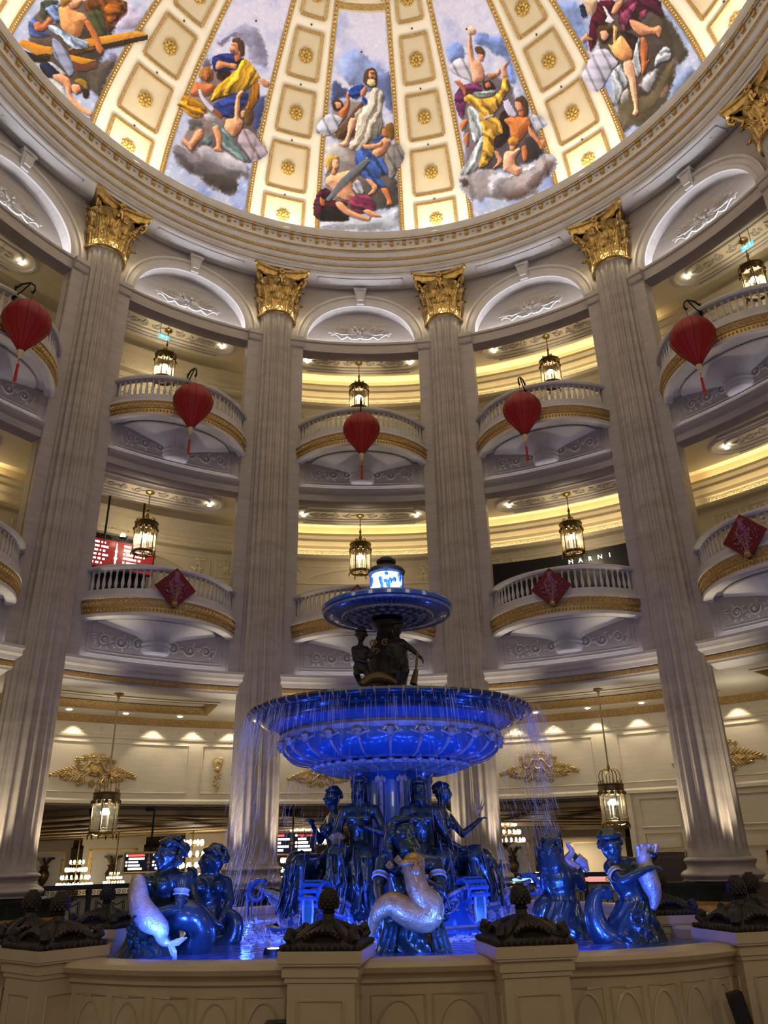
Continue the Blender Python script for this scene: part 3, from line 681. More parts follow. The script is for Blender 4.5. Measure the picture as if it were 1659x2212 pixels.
# ------------------------------------------------------------------ red diamond boards with blossoms
b = MB(); s = .345
b.box(-s,s,-.02,.02,-s,s); b.xform(Matrix.Rotation(R(45), 4, 'Y')); DIAM = b.mesh('board', 'red_board', smooth=False)
b = MB(); t = MB(); t.box(-s+.02,-.02,-.024,-.02,0,s-.02); b.merge(t, Matrix.Rotation(R(-45), 4, 'Y')); DPAN = b.mesh('glossy_patch', mat('red_gloss', (.15,.008,.010), .2).name, smooth=False)
def blossoms():
    b = MB(); random.seed(21)
    for i in range(330):
        h = random.random()**.8; z = -.32+.70*h; w = .05+.30*math.sin(min(1, h*1.25)*PI)**.8*(1-h*.35)
        x = random.gauss(0, .45)*w
        if abs(x)+abs(z) > .43: continue
        b.ball((x, -.03-random.random()*.02, z), (random.uniform(.009,.020), .010, random.uniform(.009,.020)), 5, 3)
    return b.mesh('blossoms', 'pink')
BLOS = blossoms()
b = MB(); random.seed(2)
for i in range(9):
    x = random.uniform(-.05,.05); b.tube([(x*.3,-.03,-.42),(x,-.035,-.2),(x*3.5,-.03,.12)], .006, 4)
b.lathe([(0,-.46),(.05,-.45),(.075,-.40),(.06,-.35),(.08,-.32)], 10, c=(0,-.03,0)); DPOT = b.mesh('gold_pot', 'gold_trim')
for a, dr, lab in ((-30,.0,'red diamond board with pink blossoms on the lower left balcony'),(0,-2.2,'red diamond board almost hidden behind the fountain top'),(30,.0,'red diamond board with pink blossoms on the lower right balcony'),(60,.0,'red diamond board with pink blossoms near the right edge')):
    p, rz = place(a+(.4 if a > 0 else -.55) if a else -1.2, 8.60, 7.27); t = thing('diamond_board', lab, 'banner', p, rz, 'red blossom diamonds on the lower balconies')
    bd = obj('board', DIAM, t); obj('glossy_patch', DPAN, bd); q = obj('blossoms', BLOS, t, label='pink blossom branches'); q['kind'] = 'stuff'; obj('gold_pot', DPOT, t)
# ------------------------------------------------------------------ brass lanterns (origin at the ceiling)
def lantern_meshes(drop, loops):
    z1 = -drop+1.0; zb = -drop; out = {}
    b = MB(); b.lathe([(0,0),(.12,0),(.12,-.02),(.06,-.05),(.03,-.08),(0,-.08)], 14); out['canopy'] = b.mesh('canopy', 'brass')
    b = MB(); zt = z1+.42
    b.tube([(0,0,-.06),(0,0,zt)], .022 if loops else .014, 6)
    n = max(3, int((-.06-zt)/.12))
    for i in range(n): b.ball((0,0,-.08-(-.08-zt)*(i+.5)/n), (.026,.026,.03), 6, 4)
    out['rod'] = b.mesh('rod', 'ivory' if loops else 'brass')
    b = MB(); b.lathe([(.0,zt+.06),(.03,zt+.04),(.045,zt),(.02,zt-.05),(.04,zt-.09),(.0,zt-.10)], 10)
    for k in range(6):
        t = 2*PI*k/6; c, s = math.cos(t), math.sin(t)
        if loops: pts = [(c*r, s*r, z1+zz) for r, zz in ((.03,.36),(.12,.38),(.22,.33),(.27,.22),(.24,.10),(.25,.02))]
        else: pts = [(c*r, s*r, z1+zz) for r, zz in ((.02,.30),(.05,.16),(.13,.10),(.21,.14),(.25,.08),(.27,.0))]
        b.tube(pts, .014, 5)
        b.lathe([(0,.12),(.02,.09),(.012,.06),(.028,.03),(.02,0)], 6, c=(.28*c, .28*s, z1))
    b.tube([(0,0,zt-.08),(0,0,z1-.5)], .012, 5); out['crown'] = b.mesh('crown', 'brass')
    b = MB(); b.lathe([(.29,z1-.16),(.31,z1-.15),(.31,z1-.02),(.33,z1),(.30,z1+.03),(.27,z1+.02),(.27,z1-.16)], 24)
    for k in range(12):
        t = 2*PI*(k+.5)/12; b.ball((.305*math.cos(t), .305*math.sin(t), z1-.19), (.05,.05,.06), 6, 4)
    out['top_band'] = b.mesh('top_band', 'brass_dark')
    b = MB(); b.lathe([(.24,zb+.10),(.30,zb+.10),(.32,zb+.12),(.32,zb+.16),(.30,zb+.17),(.25,zb+.17)], 24)
    for k in range(6):
        t = 2*PI*k/6; c, s = math.cos(t), math.sin(t); b.tube([(.31*c,.31*s,zb+.13),(.34*c,.34*s,zb+.05),(.33*c,.33*s,zb-.02)], [.02,.024,.008], 5)
        b.tube([(.31*c,.31*s,zb+.12),(.15*c,.15*s,zb+.07),(0,0,zb+.10)], .010, 4)
    out['base_ring'] = b.mesh('base_ring', 'brass')
    b = MB(); b.tube([(.30,0,zb+.14),(.305,0,z1-.5),(.30,0,z1-.1)], .016, 5); b.ball((.31,0,z1-.3), (.02,.02,.05), 5, 4); b.ball((.31,0,zb+.22), (.025,.025,.06), 5, 4); out['post'] = b.mesh('post', 'brass')
    b = MB(); b.lathe([(.285,zb+.16),(.285,z1-.12)], 24); out['glass'] = b.mesh('glass_cylinder', 'glass')
    b = MB(); b.lathe([(0,zb+.13),(.05,zb+.14),(.03,zb+.22),(.06,zb+.25),(0,zb+.26)], 8)
    for k in range(4):
        t = 2*PI*k/4+.4; c, s = .10*math.cos(t), .10*math.sin(t); b.tube([(0,0,zb+.20),(c,s,zb+.23),(c,s,zb+.30)], .009, 4); b.lathe([(0,0),(.016,0),(.016,.22),(0,.22)], 6, c=(c,s,zb+.30))
    out['candles'] = b.mesh('candles', 'candle')
    b = MB(); b.ball((.10,0,zb+.57), (.022,.022,.05), 6, 5); out['flame_bulb'] = b.mesh('flame_bulb', 'bulb')
    return out
LM1 = lantern_meshes(1.95, False); LM2 = lantern_meshes(3.36, True)
def lantern(a, r, z, LM, lab, energy, drop, grp):
    p, rz = place(a, r, z); t = thing('hanging_lantern', lab, 'lantern', p, rz, grp)
    for k in ('canopy','rod','crown','top_band','base_ring'): obj(k, LM[k], t)
    for k in range(6): obj('post', LM['post'], t, None, 2*PI*k/6)
    obj('glass_cylinder', LM['glass'], t); cn = obj('candles', LM['candles'], t)
    for k in range(4): obj('flame_bulb', LM['flame_bulb'], cn, None, 2*PI*k/4+.4)
    light('POINT', 'lantern_lamp', p+Vector((0,0,-drop+.6)), energy*3.6, (1, .84, .58), .08)
for a, lab in ((-30,'brass lantern above the upper balcony left of the middle'),(0,'brass lantern hanging directly above the central balloon'),(30,'brass lantern above the upper balcony right of the middle'),(60,'brass lantern at the upper right beside the blue sign')):
    lantern(a, 11.95, 16.70, LM1, lab, 10, 1.95, 'brass lanterns over the balconies')
for a, lab in ((-30,'brass lantern in front of the red directory screen'),(0,'brass lantern just above the glowing fountain top'),(30,'brass lantern above the lower right balcony, over the shop fascia')):
    lantern(a, 11.95, 11.10, LM1, lab, 10, 1.95, 'brass lanterns over the balconies')
for a, lab in ((-30.9,'brass lantern on a long rod at lower left, gold relief behind'),(30.7,'brass lantern on a long rod at lower right')):
    lantern(a, 12.0, 5.44, LM2, lab, 14, 3.36, 'brass lanterns on long rods')
# ------------------------------------------------------------------ signs
def text_mesh(s, size, m, name='lettering', extrude=.004, align='LEFT'):
    c = bpy.data.curves.new(name, 'FONT'); c.body = s; c.size = size; c.extrude = extrude; c.align_x = align; c.resolution_u = 2
    o = bpy.data.objects.new(name, c); COL.objects.link(o); dg = bpy.context.evaluated_depsgraph_get()
    me = bpy.data.meshes.new_from_object(o.evaluated_get(dg)); bpy.data.objects.remove(o); bpy.data.curves.remove(c)
    me.materials.clear(); me.materials.append(MAT[m]); me.name = name; return me
FACE = (R(90), 0, 0)   # text standing up, facing -y (towards the hall) in a bay-local frame
for a, lab in ((-31.1,'small blue exit sign beside the upper left lantern'),(61.1,'small blue exit sign at the upper right beside the lantern')):
    p, rz = place(a, 11.6, 16.16); t = thing('exit_sign', lab, 'sign', p, rz)
    b = MB(); b.box(-.17,.17,-.015,.015,-.07,.07); part('sign_box', b, 'exit_cyan', t, smooth=False)
    b = MB(); b.add([(-.11,-.018,0),(-.05,-.018,.05),(-.05,-.018,.02),(.02,-.018,.02),(.02,-.018,-.02),(-.05,-.018,-.02),(-.05,-.018,-.05)], [(0,1,2,3,4,5,6)]); b.ball((.08,-.016,.03), (.02,.004,.02), 6, 4); b.tube([(.08,-.018,.02),(.07,-.018,-.02),(.10,-.018,-.05)], .008, 4); part('pictogram', b, 'text_white', t)
    for x_ in (-.12, .12): b = MB(); b.tube([(x_,0,.07),(x_,0,.55)], .008, 5); part('hanger', b, 'iron', t)
# black shop fascia with white letters (lower corridor, right bay)
p, rz = place(27, 0, 0); t = thing('shop_fascia', 'black shop fascia with white block letters MARNI', 'sign', azp(27, RB-.12, 9.44), rz)
b = MB()
b.grid(16, 1, lambda u, v: (13.25*math.sin(R(-10+20*u)), 13.25*math.cos(R(-10+20*u))-13.33, -2.3+2.62*v)); b.grid(16, 1, lambda u, v: (13.25*math.sin(R(-10+20*u)), 13.25*math.cos(R(-10+20*u))-13.33+.10*v, .32)); part('fascia', b, 'black', t, smooth=False)
for i, ch in enumerate('MARNI'):
    an = R(1.3+1.25*i); obj('letter', text_mesh(ch, .19, 'text_white', 'letter', .01, 'CENTER'), t, (13.21*math.sin(an), 13.21*math.cos(an)-13.33, -.02), (R(90), 0, -an))
# red directory screen with a dark opening behind it (lower corridor, left bay)
p, rz = place(-31.8, 12.75, 9.36); t = thing('directory_screen', 'wide red directory screen with white lines behind the lower left balcony', 'screen', p, rz)
b = MB(); b.box(-1.0,.90,-.03,.05,-.40,.40); part('panel', b, 'screen_red', t, smooth=False)
b = MB(); b.box(-1.04,.94,-.02,.07,-.44,.44); part('frame', b, 'black', t, smooth=False)
random.seed(8)
for x0, n, L in ((-.95, 6, .62), (.0, 5, .75)):
    for i in range(n):
        b = MB(); x = x0+.06; z = .30-.12*i
        end = x+L*random.uniform(.6, 1)
        while x < end:
            w = random.uniform(.03,.085); b.box(x, x+w, -.036,-.03, z-.028, z+.028); x += w+random.choice((.012,.012,.05))
        q = part('text_line', b, 'text_white', t, smooth=False); q['kind'] = 'stuff'
b = MB()
for zz, w in ((-.3,.012),(-.2,.03),(-.1,.05),(0,.03),(.1,.04),(.2,.02),(.3,.012)): b.ball((-.14,-.035,zz), (w,.006,.055), 6, 4)
part('tower_symbol', b, 'text_white', t)
for x_ in (-.5, .5): b = MB(); b.tube([(x_,0,.44),(x_,0,1.74)], .03, 6); part('hanger', b, 'iron', t)
p, rz = place(-33.6, RB-.32, 6.82); t = thing('dark_opening', 'dark opening in the corridor wall behind the red screen', 'opening', p, rz)
b = MB(); b.box(-2.0,1.3,-.02,.10,0,3.25); part('panel', b, 'black', t, smooth=False)
b = MB()
for i in range(4): b.tube([(-1.8+.9*i+.25*math.cos(q*.5), -.05, 3.0+.22*math.sin(q*.5)) for q in range(13)], .02, 5)
part('ironwork', b, 'iron', t)
p, rz = place(-32.4, 12.30, 9.70); t = thing('globe_lamp', 'bright white globe lamp above the red directory screen', 'lamp', p, rz)
b = MB(); b.ball((0,0,.10), .07, 12, 8); part('globe', b, 'bulb', t)
b = MB(); b.lathe([(.09,0),(.11,.03),(.06,.05)], 12); b.tube([(0,0,-.02),(0,0,.03)], .03, 8)
for k in range(5):
    q = 2*PI*k/5; b.tube([(0,0,-.02),(.12*math.cos(q),.12*math.sin(q),-.06),(.22*math.cos(q),.22*math.sin(q),.02)], .012, 5)
part('holder', b, 'iron', t)
# ------------------------------------------------------------------ ground floor ring: ceiling, back wall, ornaments
RG = 15.5
b = MB(); b.arc([(10.2,5.28),(10.35,5.28),(10.35,5.45),(12.55,5.45),(12.55,5.66),(14.35,5.66),(14.35,5.45),(15.7,5.45)], -100, 100, 80)
for k in range(-4, 4):
    a = k*30+15
    b.arc([(12.55,5.45),(14.35,5.45)], a-3.2, a+3.2, 4)
GC = struct(part('ceiling', b, 'ground_ceiling' if 'ground_ceiling' in MAT else mat('ground_ceiling', (.74,.68,.58), .55).name, sharp=30)); GC.rotation_euler = (0,0,-PH0)
for k in range(-3, 4):
    b = MB(); a0, a1 = k*30-11.8, k*30+11.8
    for r0, s in ((12.55,1),(14.35,-1)): b.arc([(r0,5.44),(r0+s*.05,5.46),(r0+s*.12,5.58),(r0+s*.14,5.64)], a0, a1, 14)
    for aa, s in ((a0,1),(a1,-1)):
        vs = []
        for r in (12.55, 14.35):
            for w, z in ((0,5.44),(.05,5.46),(.12,5.58),(.14,5.64)): vs.append(pcyl(aa+s*math.degrees(w/13.4), r, z))
        b.add(vs, [(j, j+1, 5+j, 4+j) for j in range(3)])
    part('tray_crown', b, 'gold_trim', GC)
    b = MB(); b.arc([(10.75,5.45),(10.75,5.43),(10.79,5.43),(10.79,5.45)], a0, a1, 10); b.arc([(12.2,5.45),(12.2,5.43),(12.24,5.43),(12.24,5.45)], a0, a1, 10); part('ceiling_fillet', b, 'gold_pale', GC)
    for i in range(4):
        a = k*30-9+6*i
        for r in ((11.4, 14.75) if i % 2 else (14.75,)):
            obj('downlight', DLM, GC, pcyl(a, r, 5.44))
b = MB(); b.arc([(RG,3.07),(RG,5.46)], -100, 100, 80); b.arc([(RG,3.07),(RG+.5,3.07)], -100, 100, 80)
b.arc([(RG,4.84),(RG-.03,4.85),(RG-.05,4.90),(RG-.05,4.93),(RG,4.95)], -100, 100, 80)
b.arc([(RG,3.07),(RG-.06,3.08),(RG-.06,3.16),(RG-.02,3.20),(RG,3.22)], -100, 100, 80)
GW = struct(part('wall_ground', b, 'ground_wall', sharp=30)); GW.rotation_euler = (0,0,-PH0)
b = MB(); b.arc([(RG,5.26),(RG-.06,5.27),(RG-.14,5.38),(RG-.18,5.45)], -100, 100, 80); part('wall_crown', b, 'gold_trim', GW)
b = MB(); b.ball((0,0,0), (.05,.03,.05), 8, 6); KNOB = b.mesh('knob', 'ground_wall')
for i in range(-29, 33):
    a = i*2.05; obj('knob', KNOB, GW, pcyl(a, RG, 5.10), -R(a))
for a0, a1 in ((-54,-38.5),(-36,-19.2),(-17.8,-14.2),(-12.8,10),(11.4,26.6),(29.2,46),(48,64)):
    b = frame_mesh(R(a0)*RG, R(a1)*RG, 3.36, 4.74, .04, .03, RG, 10); part('wall_panel', b, 'ground_wall', GW, sharp=30)
# gilded swags
def swag():
    b = MB(); random.seed(31)
    def lf(x, z, th, L, w, d=.05): b.ball((x, -d, z), (L, .026, w), 7, 4, Matrix.Rotation(-th, 3, 'Y'))
    def branch(x0, z0, th, n, L, dl, bend):
        x, z = x0, z0; pts = [(x, -.05, z)]
        for i in range(n):
            t = i/n; x += dl*math.cos(th); z += dl*math.sin(th); th += bend; pts.append((x, -.05, z))
            for s in (-1, 1): q = th+s*R(42-14*t); l = L*(1-.55*t); lf(x+l*.8*math.cos(q), z+l*.8*math.sin(q), q, l, l*.27, .04+.03*random.random())
        lf(x+L*.3*math.cos(th), z+L*.3*math.sin(th), th, L*.5, L*.14); b.tube(pts, [.022*(1-.6*i/n) for i in range(n+1)], 5)
    branch(.25, -.02, R(4), 9, .15, .095, R(-3)); branch(.30, -.10, R(-22), 6, .13, .085, R(4))
    branch(-.25, -.0, R(182), 9, .13, .095, R(2)); branch(-.30, -.10, R(205), 6, .13, .085, R(-5))
    branch(-.15, -.12, R(228), 4, .11, .08, 0); branch(.12, -.14, R(-48), 4, .11, .08, 0); branch(.0, -.16, R(262), 3, .10, .07, 0)
    for (x, z, r) in ((-.48,.26,.10),(-.28,.32,.11),(-.06,.36,.13),(.18,.35,.12),(.38,.28,.09),(.52,.24,.07),(-.16,.14,.10),(.26,.16,.10),(-.40,.12,.09),(.02,-.08,.10)):
        for k in range(8): t = 2*PI*k/8; lf(x+r*.6*math.cos(t), z+r*.6*math.sin(t), t, r*.46, r*.24, .07)
        b.ball((x, -.10, z), r*.34, 7, 5)
    for s in (-1, 1):
        b.tube([(s*(.04+.055*i), -.10, .14+.10*math.sin(i*.8+.4)-.012*i) for i in range(8)], [.04-.003*i for i in range(8)], 6); b.tube([(s*(.05+.04*i), -.09, .02-.035*i) for i in range(8)], .026, 6)
    b.tube([(.11*math.cos(i*.5), -.10, .06+.12*math.sin(i*.5)) for i in range(14)], .035, 6); b.ball((0,-.05,.04), (.30,.04,.20), 10, 6)
    return b.mesh('garland', 'gold_pale')
SWAG = swag()
for a, sc, lab in ((-29,1.0,'gilded foliage relief on the wall at lower left, behind the long-rod lantern'),(-4.2,.9,'gilded foliage relief half hidden by the fountain basin'),(20.4,1.0,'gilded foliage relief right of the fountain basin'),(39.2,1.05,'gilded foliage relief at lower right, cut by the right column')):
    p, rz = place(a, RG-.01, 3.95); t = thing('gilded_relief', lab, 'wall ornament', p, rz, 'gilded wall reliefs'); obj('garland', SWAG, t, None, None, sc)
def pendant():
    b = MB(); random.seed(5)
    for s in (-1, 1):
        b.tube([(s*(.04+.11*abs(math.sin(i*.5))), -.04, .42-.05*i+.06*math.sin(i*.5)) for i in range(7)], .022, 5)
    for i in range(22):
        z = .30-.75*i/22; w = .10*(1-abs(z)*1.1); b.ball((random.uniform(-w,w), -.04, z), (random.uniform(.03,.06),.03,.035), 6, 4, Matrix.Rotation(random.uniform(0,3), 3, 'Y'))
    b.ball((0,-.06,.08), (.07,.04,.08), 8, 6); b.tube([(0,-.03,-.3),(0,-.03,-.55)], .02, 5); return b.mesh('trophy', 'gold_pale')
p, rz = place(-16, RG-.01, 3.98); t = thing('gilded_pendant', 'small vertical gilded ribbon ornament in the narrow panel at left', 'wall ornament', p, rz); part_m = pendant(); obj('trophy', part_m, t)
for a in (-36,-31.6,-23.3,-19,-14.8,-8,8,18.2,22.5,27.3,31.8,36.5,42):
    light('SPOT', 'wall_downlight', azp(a, RG-.30, 5.40), 55, (1,.87,.62), .03, target=azp(a, RG-.06, 3.2), spot=84, blend=.5)
for a in (-45,-30,-15,0,15,30,45):
    light('POINT', 'ground_bounce_fill', azp(a, 13.2, 4.55), 26, (1,.88,.68), .5)  # added fill with no visible source, stands in for bounce off the floor
# wall with doors on the right
b = MB(); b.arc([(RG+.05,0),(RG+.05,3.1)], 29.4, 95, 40); DW = struct(part('wall_lower_right', b, 'ground_wall')); DW.rotation_euler = (0,0,-PH0)
b = MB(); b.arc([(RG,3.07),(RG-.02,3.07),(RG-.02,0),(RG,0)], 29.3, 29.9, 2); b.merge(frame_mesh(R(30.6)*RG, R(34.6)*RG, 2.15, 2.95, .04, .03, RG, 6)); b.merge(frame_mesh(R(35.4)*RG, R(46)*RG, 2.15, 2.95, .04, .03, RG, 6)); part('lower_panel', b, 'ground_wall', DW, sharp=30)
b = frame_mesh(R(30.8)*RG, R(34.4)*RG, 1.62, 2.02, .03, .03, RG, 6); b.merge(frame_mesh(R(35.6)*RG, R(45)*RG, 1.62, 2.02, .03, .03, RG, 6)); part('gold_panel_frame', b, 'gold_pale', DW)
DL = {0:'dark glass door beside the right column, gold frame', 1:'narrow dark glass door leaf hidden by the right column', 2:'dark red shop window at the right edge'}
for i, (a0, a1, m) in enumerate(((31.2,34.6,'wood_dark'),(35.1,36.6,'wood_dark'),(42,50,'red_wall'))):
    d = struct(obj('door_%d' % (i+1), None)); d.rotation_euler = (0,0,-PH0)
    b = MB(); b.arc([(RG,0),(RG-.06,0),(RG-.06,1.52),(RG,1.52)], a0, a1, 4); part('leaf', b, m, d, smooth=False)
    b = frame_mesh(R(a0)*RG, R(a1)*RG, .0, 1.56, .05, .09, RG, 4); part('frame', b, 'gold_pale', d, sharp=30)
    b = frame_mesh(R(a0+.5)*RG, R(a1-.5)*RG, .15, 1.40, .03, .08, RG, 4); part('glazing_bar', b, 'brass_dark', d, sharp=30)
# ------------------------------------------------------------------ black rail with etched panels
def railing(a0, a1, r, lab, led=None):
    am = (a0+a1)/2; P0 = azp(a0, r); P1 = azp(a1, r); L = (P1-P0).length; p = (P0+P1)/2; rz = math.atan2(P1.y-P0.y, P1.x-P0.x)
    t = thing('guard_rail', lab, 'railing', p, rz); n = max(2, round(L/.95)); w = L/n
    b = MB(); b.box(-L/2-.05, L/2+.05, -.10, .10, 1.02, 1.12); b.box(-L/2,L/2,-.07,.07,.86,.90); b.box(-L/2,L/2,-.06,.06,0,.10); part('rail', b, 'black', t, smooth=False)
    for i in range(n+1): b = MB(); b.box(-L/2+i*w-.05, -L/2+i*w+.05, -.06, .06, 0, 1.02); part('post', b, 'black', t, smooth=False)
    for i in range(n):
        x0 = -L/2+i*w+.05; x1 = x0+w-.10; xm = (x0+x1)/2
        b = MB(); b.box(x0, x1, -.012, .012, .10, .86); g = part('panel', b, 'etched' if 'etched' in MAT else mat('etched', (.30,.30,.26), .3).name, t, smooth=False)
        b = MB(); b.tube([(xm+.14*math.cos(q*PI/9), -.02, .50+.19*math.sin(q*PI/9)) for q in range(19)], .012, 5); b.tube([(xm-.3+.6*q/12, -.02, .74-.06*math.sin(PI*q/12*2)**2) for q in range(13)], .010, 4)
        for s in (-1, 1): b.tube([(xm+s*.30,-.02,.14),(xm+s*.30,-.02,.78)], .010, 4); b.tube([(xm+s*.34,-.02,.14),(xm+s*.34,-.02,.78)], .007, 4)
        b.tube([(xm,-.02,.36),(xm,-.02,.64)], .012, 4); part('etched_motif', b, 'iron', g)
        b = MB()
        for q in range(8): b.tube([(x0+(x1-x0)*(q+.5)/8+.035*math.cos(k), -.01, .96+.035*math.sin(k)) for k in range(8)], .008, 4)
        part('lattice_band', b, 'brass_dark', t)
    if led:
        for x0, x1, m in led: b = MB(); b.box(x0, x1, -.09, -.07, .92, 1.0); part('led_strip', b, m, t, smooth=False)
    return t
railing(-41,-26.5,12.3,'black guard rail with etched glass panels at lower left, behind the pool')
railing(-9,9,12.6,'black guard rail behind the middle of the fountain')
railing(17.5,30.5,12.4,'black guard rail with lit strip at lower right, behind the right statues', led=((-1.35,-.75,'led_blue'),(.25,.95,'led_red')))
# ------------------------------------------------------------------ gaming hall beyond, one level lower
HF = -4.0
def hallbox(name, x0,x1,y0,y1,z0,z1,m): b = MB(); b.box(x0,x1,y0,y1,z0,z1); return part(name, b, m, smooth=False)
b = MB(); b.arc([(15.9,HF),(95,HF)], -100, 100, 50); b.arc([(18,0),(18,-.4)], -100, 100, 50); struct(part('floor', b, 'hall_dark'))
b = MB(); b.arc([(15.95,3.06),(15.95,3.0),(95,3.0)], -100, 100, 50); HC = struct(part('ceiling', b, 'hall_dark'))
b = MB(); b.arc([(82,HF),(82,4)], -100, 100, 50); struct(part('wall_hall_back', b, 'hall_wall'))
for s in (-1, 1):
    for k in range(15):
        d = Vector((s*math.sin(R(58)), math.cos(R(58)), 0)); n = Vector((d.y, -d.x, 0))
        c = Vector((s*3, 19, 0))+n*(s*(-7+2.3*k))*1.0
        p0 = c-d*12
        while math.hypot(p0.x, p0.y) < 16.6 or p0.y < 0: p0 = p0+d*.25
        p1 = p0+d*60; w = n*.42
        bm = MB(); vs = []
        for q in (p0, p1):
            for sx, z in ((-1,3.0),(-.9,2.78),(.9,2.78),(1,3.0)): v = q+w*sx; vs.append((v.x, v.y, z))
        bm.add(vs, [(0,1,5,4),(1,2,6,5),(2,3,7,6)]); o = part('ceiling_beam', bm, 'hall_cream', HC, smooth=False)
        bm = MB()
        for sx in (-.95, .95):
            bm.tube([(p0+w*sx)+Vector((0,0,2.82)), (p1+w*sx)+Vector((0,0,2.82))], .035, 4)
        part('beam_gilding', bm, 'gold_trim', o)
        bm = MB()
        for i in range(8): q = p0+d*(1+4.5*i)+n*1.1; bm.lathe([(0,2.90),(.14,2.92),(.16,3.0)], 8, c=(q.x,q.y,0))
        q2 = part('ceiling_fittings', bm, 'black', HC); q2['kind'] = 'stuff'
for p, e in (((-16,26,2.6),400),((-30,44,2.6),700),((-10,50,2.6),700),((12,46,2.6),380),((32,44,2.6),250),((-6,24,2.6),300),((15,26,2.6),350)) if True else (((-13,20,3.2),220),((-6,30,3.2),260),((4,30,3.2),200),((12,22,3.2),200),((-22,26,3.2),220),((20,28,3.2),180),((0,18,3.2),120)):
    light('AREA', 'hall_lamp', p, e, (1,.80,.52), 2.5, target=(p[0],p[1],-4))
def at_px(x, y, dist):     # point seen at a photo pixel, at a horizontal distance from the camera
    d = CF+CR*(x-IMW/2)/FPX-CU*(y-IMH/2)/FPX; h = math.hypot(d[0], d[1]); q = CAMP+d*(dist/h); return Vector((q[0], q[1], q[2]))
def yaw_to_cam(p): return math.atan2(p.x-CAMP[0], -(p.y-CAMP[1]))*1.0
def hall_pier(x, w, dist, lab, urn=True):
    p = at_px(x, 1880, dist); rz = -math.atan2(p.x, p.y+9.67); t = thing('hall_pier', lab, 'pillar', (p.x,p.y,HF), rz); h = 2.75-HF
    b = MB(); b.box(-w/2,w/2,0,.7,0,h); b.box(-w/2-.08,w/2+.08,-.08,.7,h-.3,h+.25); part('pier', b, 'hall_wall', t, smooth=False)
    b = MB(); b.box(-w*.36,w*.36,-.03,0,3.2,h-.55); part('mirror_panel', b, 'hall_wall' if not urn else 'mirror_pale' if 'mirror_pale' in MAT else mat('mirror_pale', (.62,.60,.58), .25).name, t, smooth=False)
    b = MB()
    for x0, x1, z0, z1 in ((-w*.40,-w*.34,3.1,h-.5),(w*.34,w*.40,3.1,h-.5),(-w*.40,w*.40,h-.58,h-.5)): b.box(x0,x1,-.06,0,z0,z1)
    for i in range(10):
        for s in (-1, 1): b.ball((s*w*.36,-.05,3.5+.25*i), (.09,.03,.12), 6, 4)
    part('gilt_frame', b, 'gold_pale', t, smooth=False)
    if urn:
        b = MB(); b.lathe([(0,4.2),(.20,4.2),(.10,4.5),(.26,4.8),(.32,5.1),(.18,5.35),(.26,5.5),(0,5.5)], 10, c=(0,-.3,0))
        for k in range(7): q = 2*PI*k/7; b.tube([(0,-.3,5.45),(.28*math.cos(q),-.3+.1*math.sin(q),5.85),(.48*math.cos(q),-.3+.15*math.sin(q),5.9)], .06, 5)
        part('urn', b, 'brass_dark', t)
hall_pier(95, 2.62, 52, 'cream pillar with pale inlay seen beside the far left column'); hall_pier(241, 3.06, 47, 'cream pillar with an urn on a pale panel, left of the left mermaid'); hall_pier(447, 2.10, 42, 'narrow mirrored pillar between the left mermaids and the column')
hall_pier(1110, 2.36, 46, 'pale pillar with tall panel just right of the fountain'); hall_pier(1166, 2.36, 51, 'pale pillar with an urn, right of the fountain', True); hall_pier(1290, 4.20, 60, 'wide cream pillar far behind the right mermaid', False)
def chandelier(x, y, dist, r, lab, tiers=4):
    p = at_px(x, y, dist); t = thing('chandelier', lab, 'chandelier', p, 0, 'lit crystal chandeliers in the hall beyond')
    for k in range(tiers):
        b = MB(); rr = r*(1-.8*k/tiers); n = max(8, int(22*rr/r)); z = -.55*r+.42*r*k
        for i in range(n):
            q = 2*PI*i/n; b.ball((rr*math.cos(q), rr*math.sin(q), z), (.055*r/.8,.055*r/.8,.10*r/.8), 5, 4)
        q = part('lamp_ring', b, 'crystal', t); q['kind'] = 'stuff'
    b = MB()
    for k in range(tiers):
        rr = r*(1-.8*k/tiers); z = -.55*r+.42*r*k; b.lathe([(rr*.96,z-.12),(rr,z-.10),(rr*.96,z-.07)], 20)
    b.tube([(0,0,-.8*r),(0,0,3.0-p.z)], .03, 5); b.lathe([(.0,-1.0*r),(.2*r,-.85*r),(.5*r,-.7*r)], 12); part('frame', b, 'brass', t)
    light('POINT', 'chandelier_lamp', p+Vector((0,0,-.1)), 60, (1,.82,.55), .3)
chandelier(163, 1890, 44, 0.80, 'small bright chandelier low behind the left guard rail'); chandelier(247, 1893, 38, 0.41, 'tiny chandelier in front of the urn pillar', 3); chandelier(413, 1862, 38, 1.09, 'crystal chandelier between the two left mermaids')
chandelier(634, 1872, 46, 1.09, 'crystal chandelier low behind the seated figures on the left'); chandelier(668, 1790, 38, 1.01, 'chandelier above the black screen left of the fountain'); chandelier(1092, 1792, 38, 0.80, 'chandelier right of the fountain behind falling water'); chandelier(1168, 1893, 39, 0.43, 'tiny chandelier in front of the urn pillar on the right', 3)
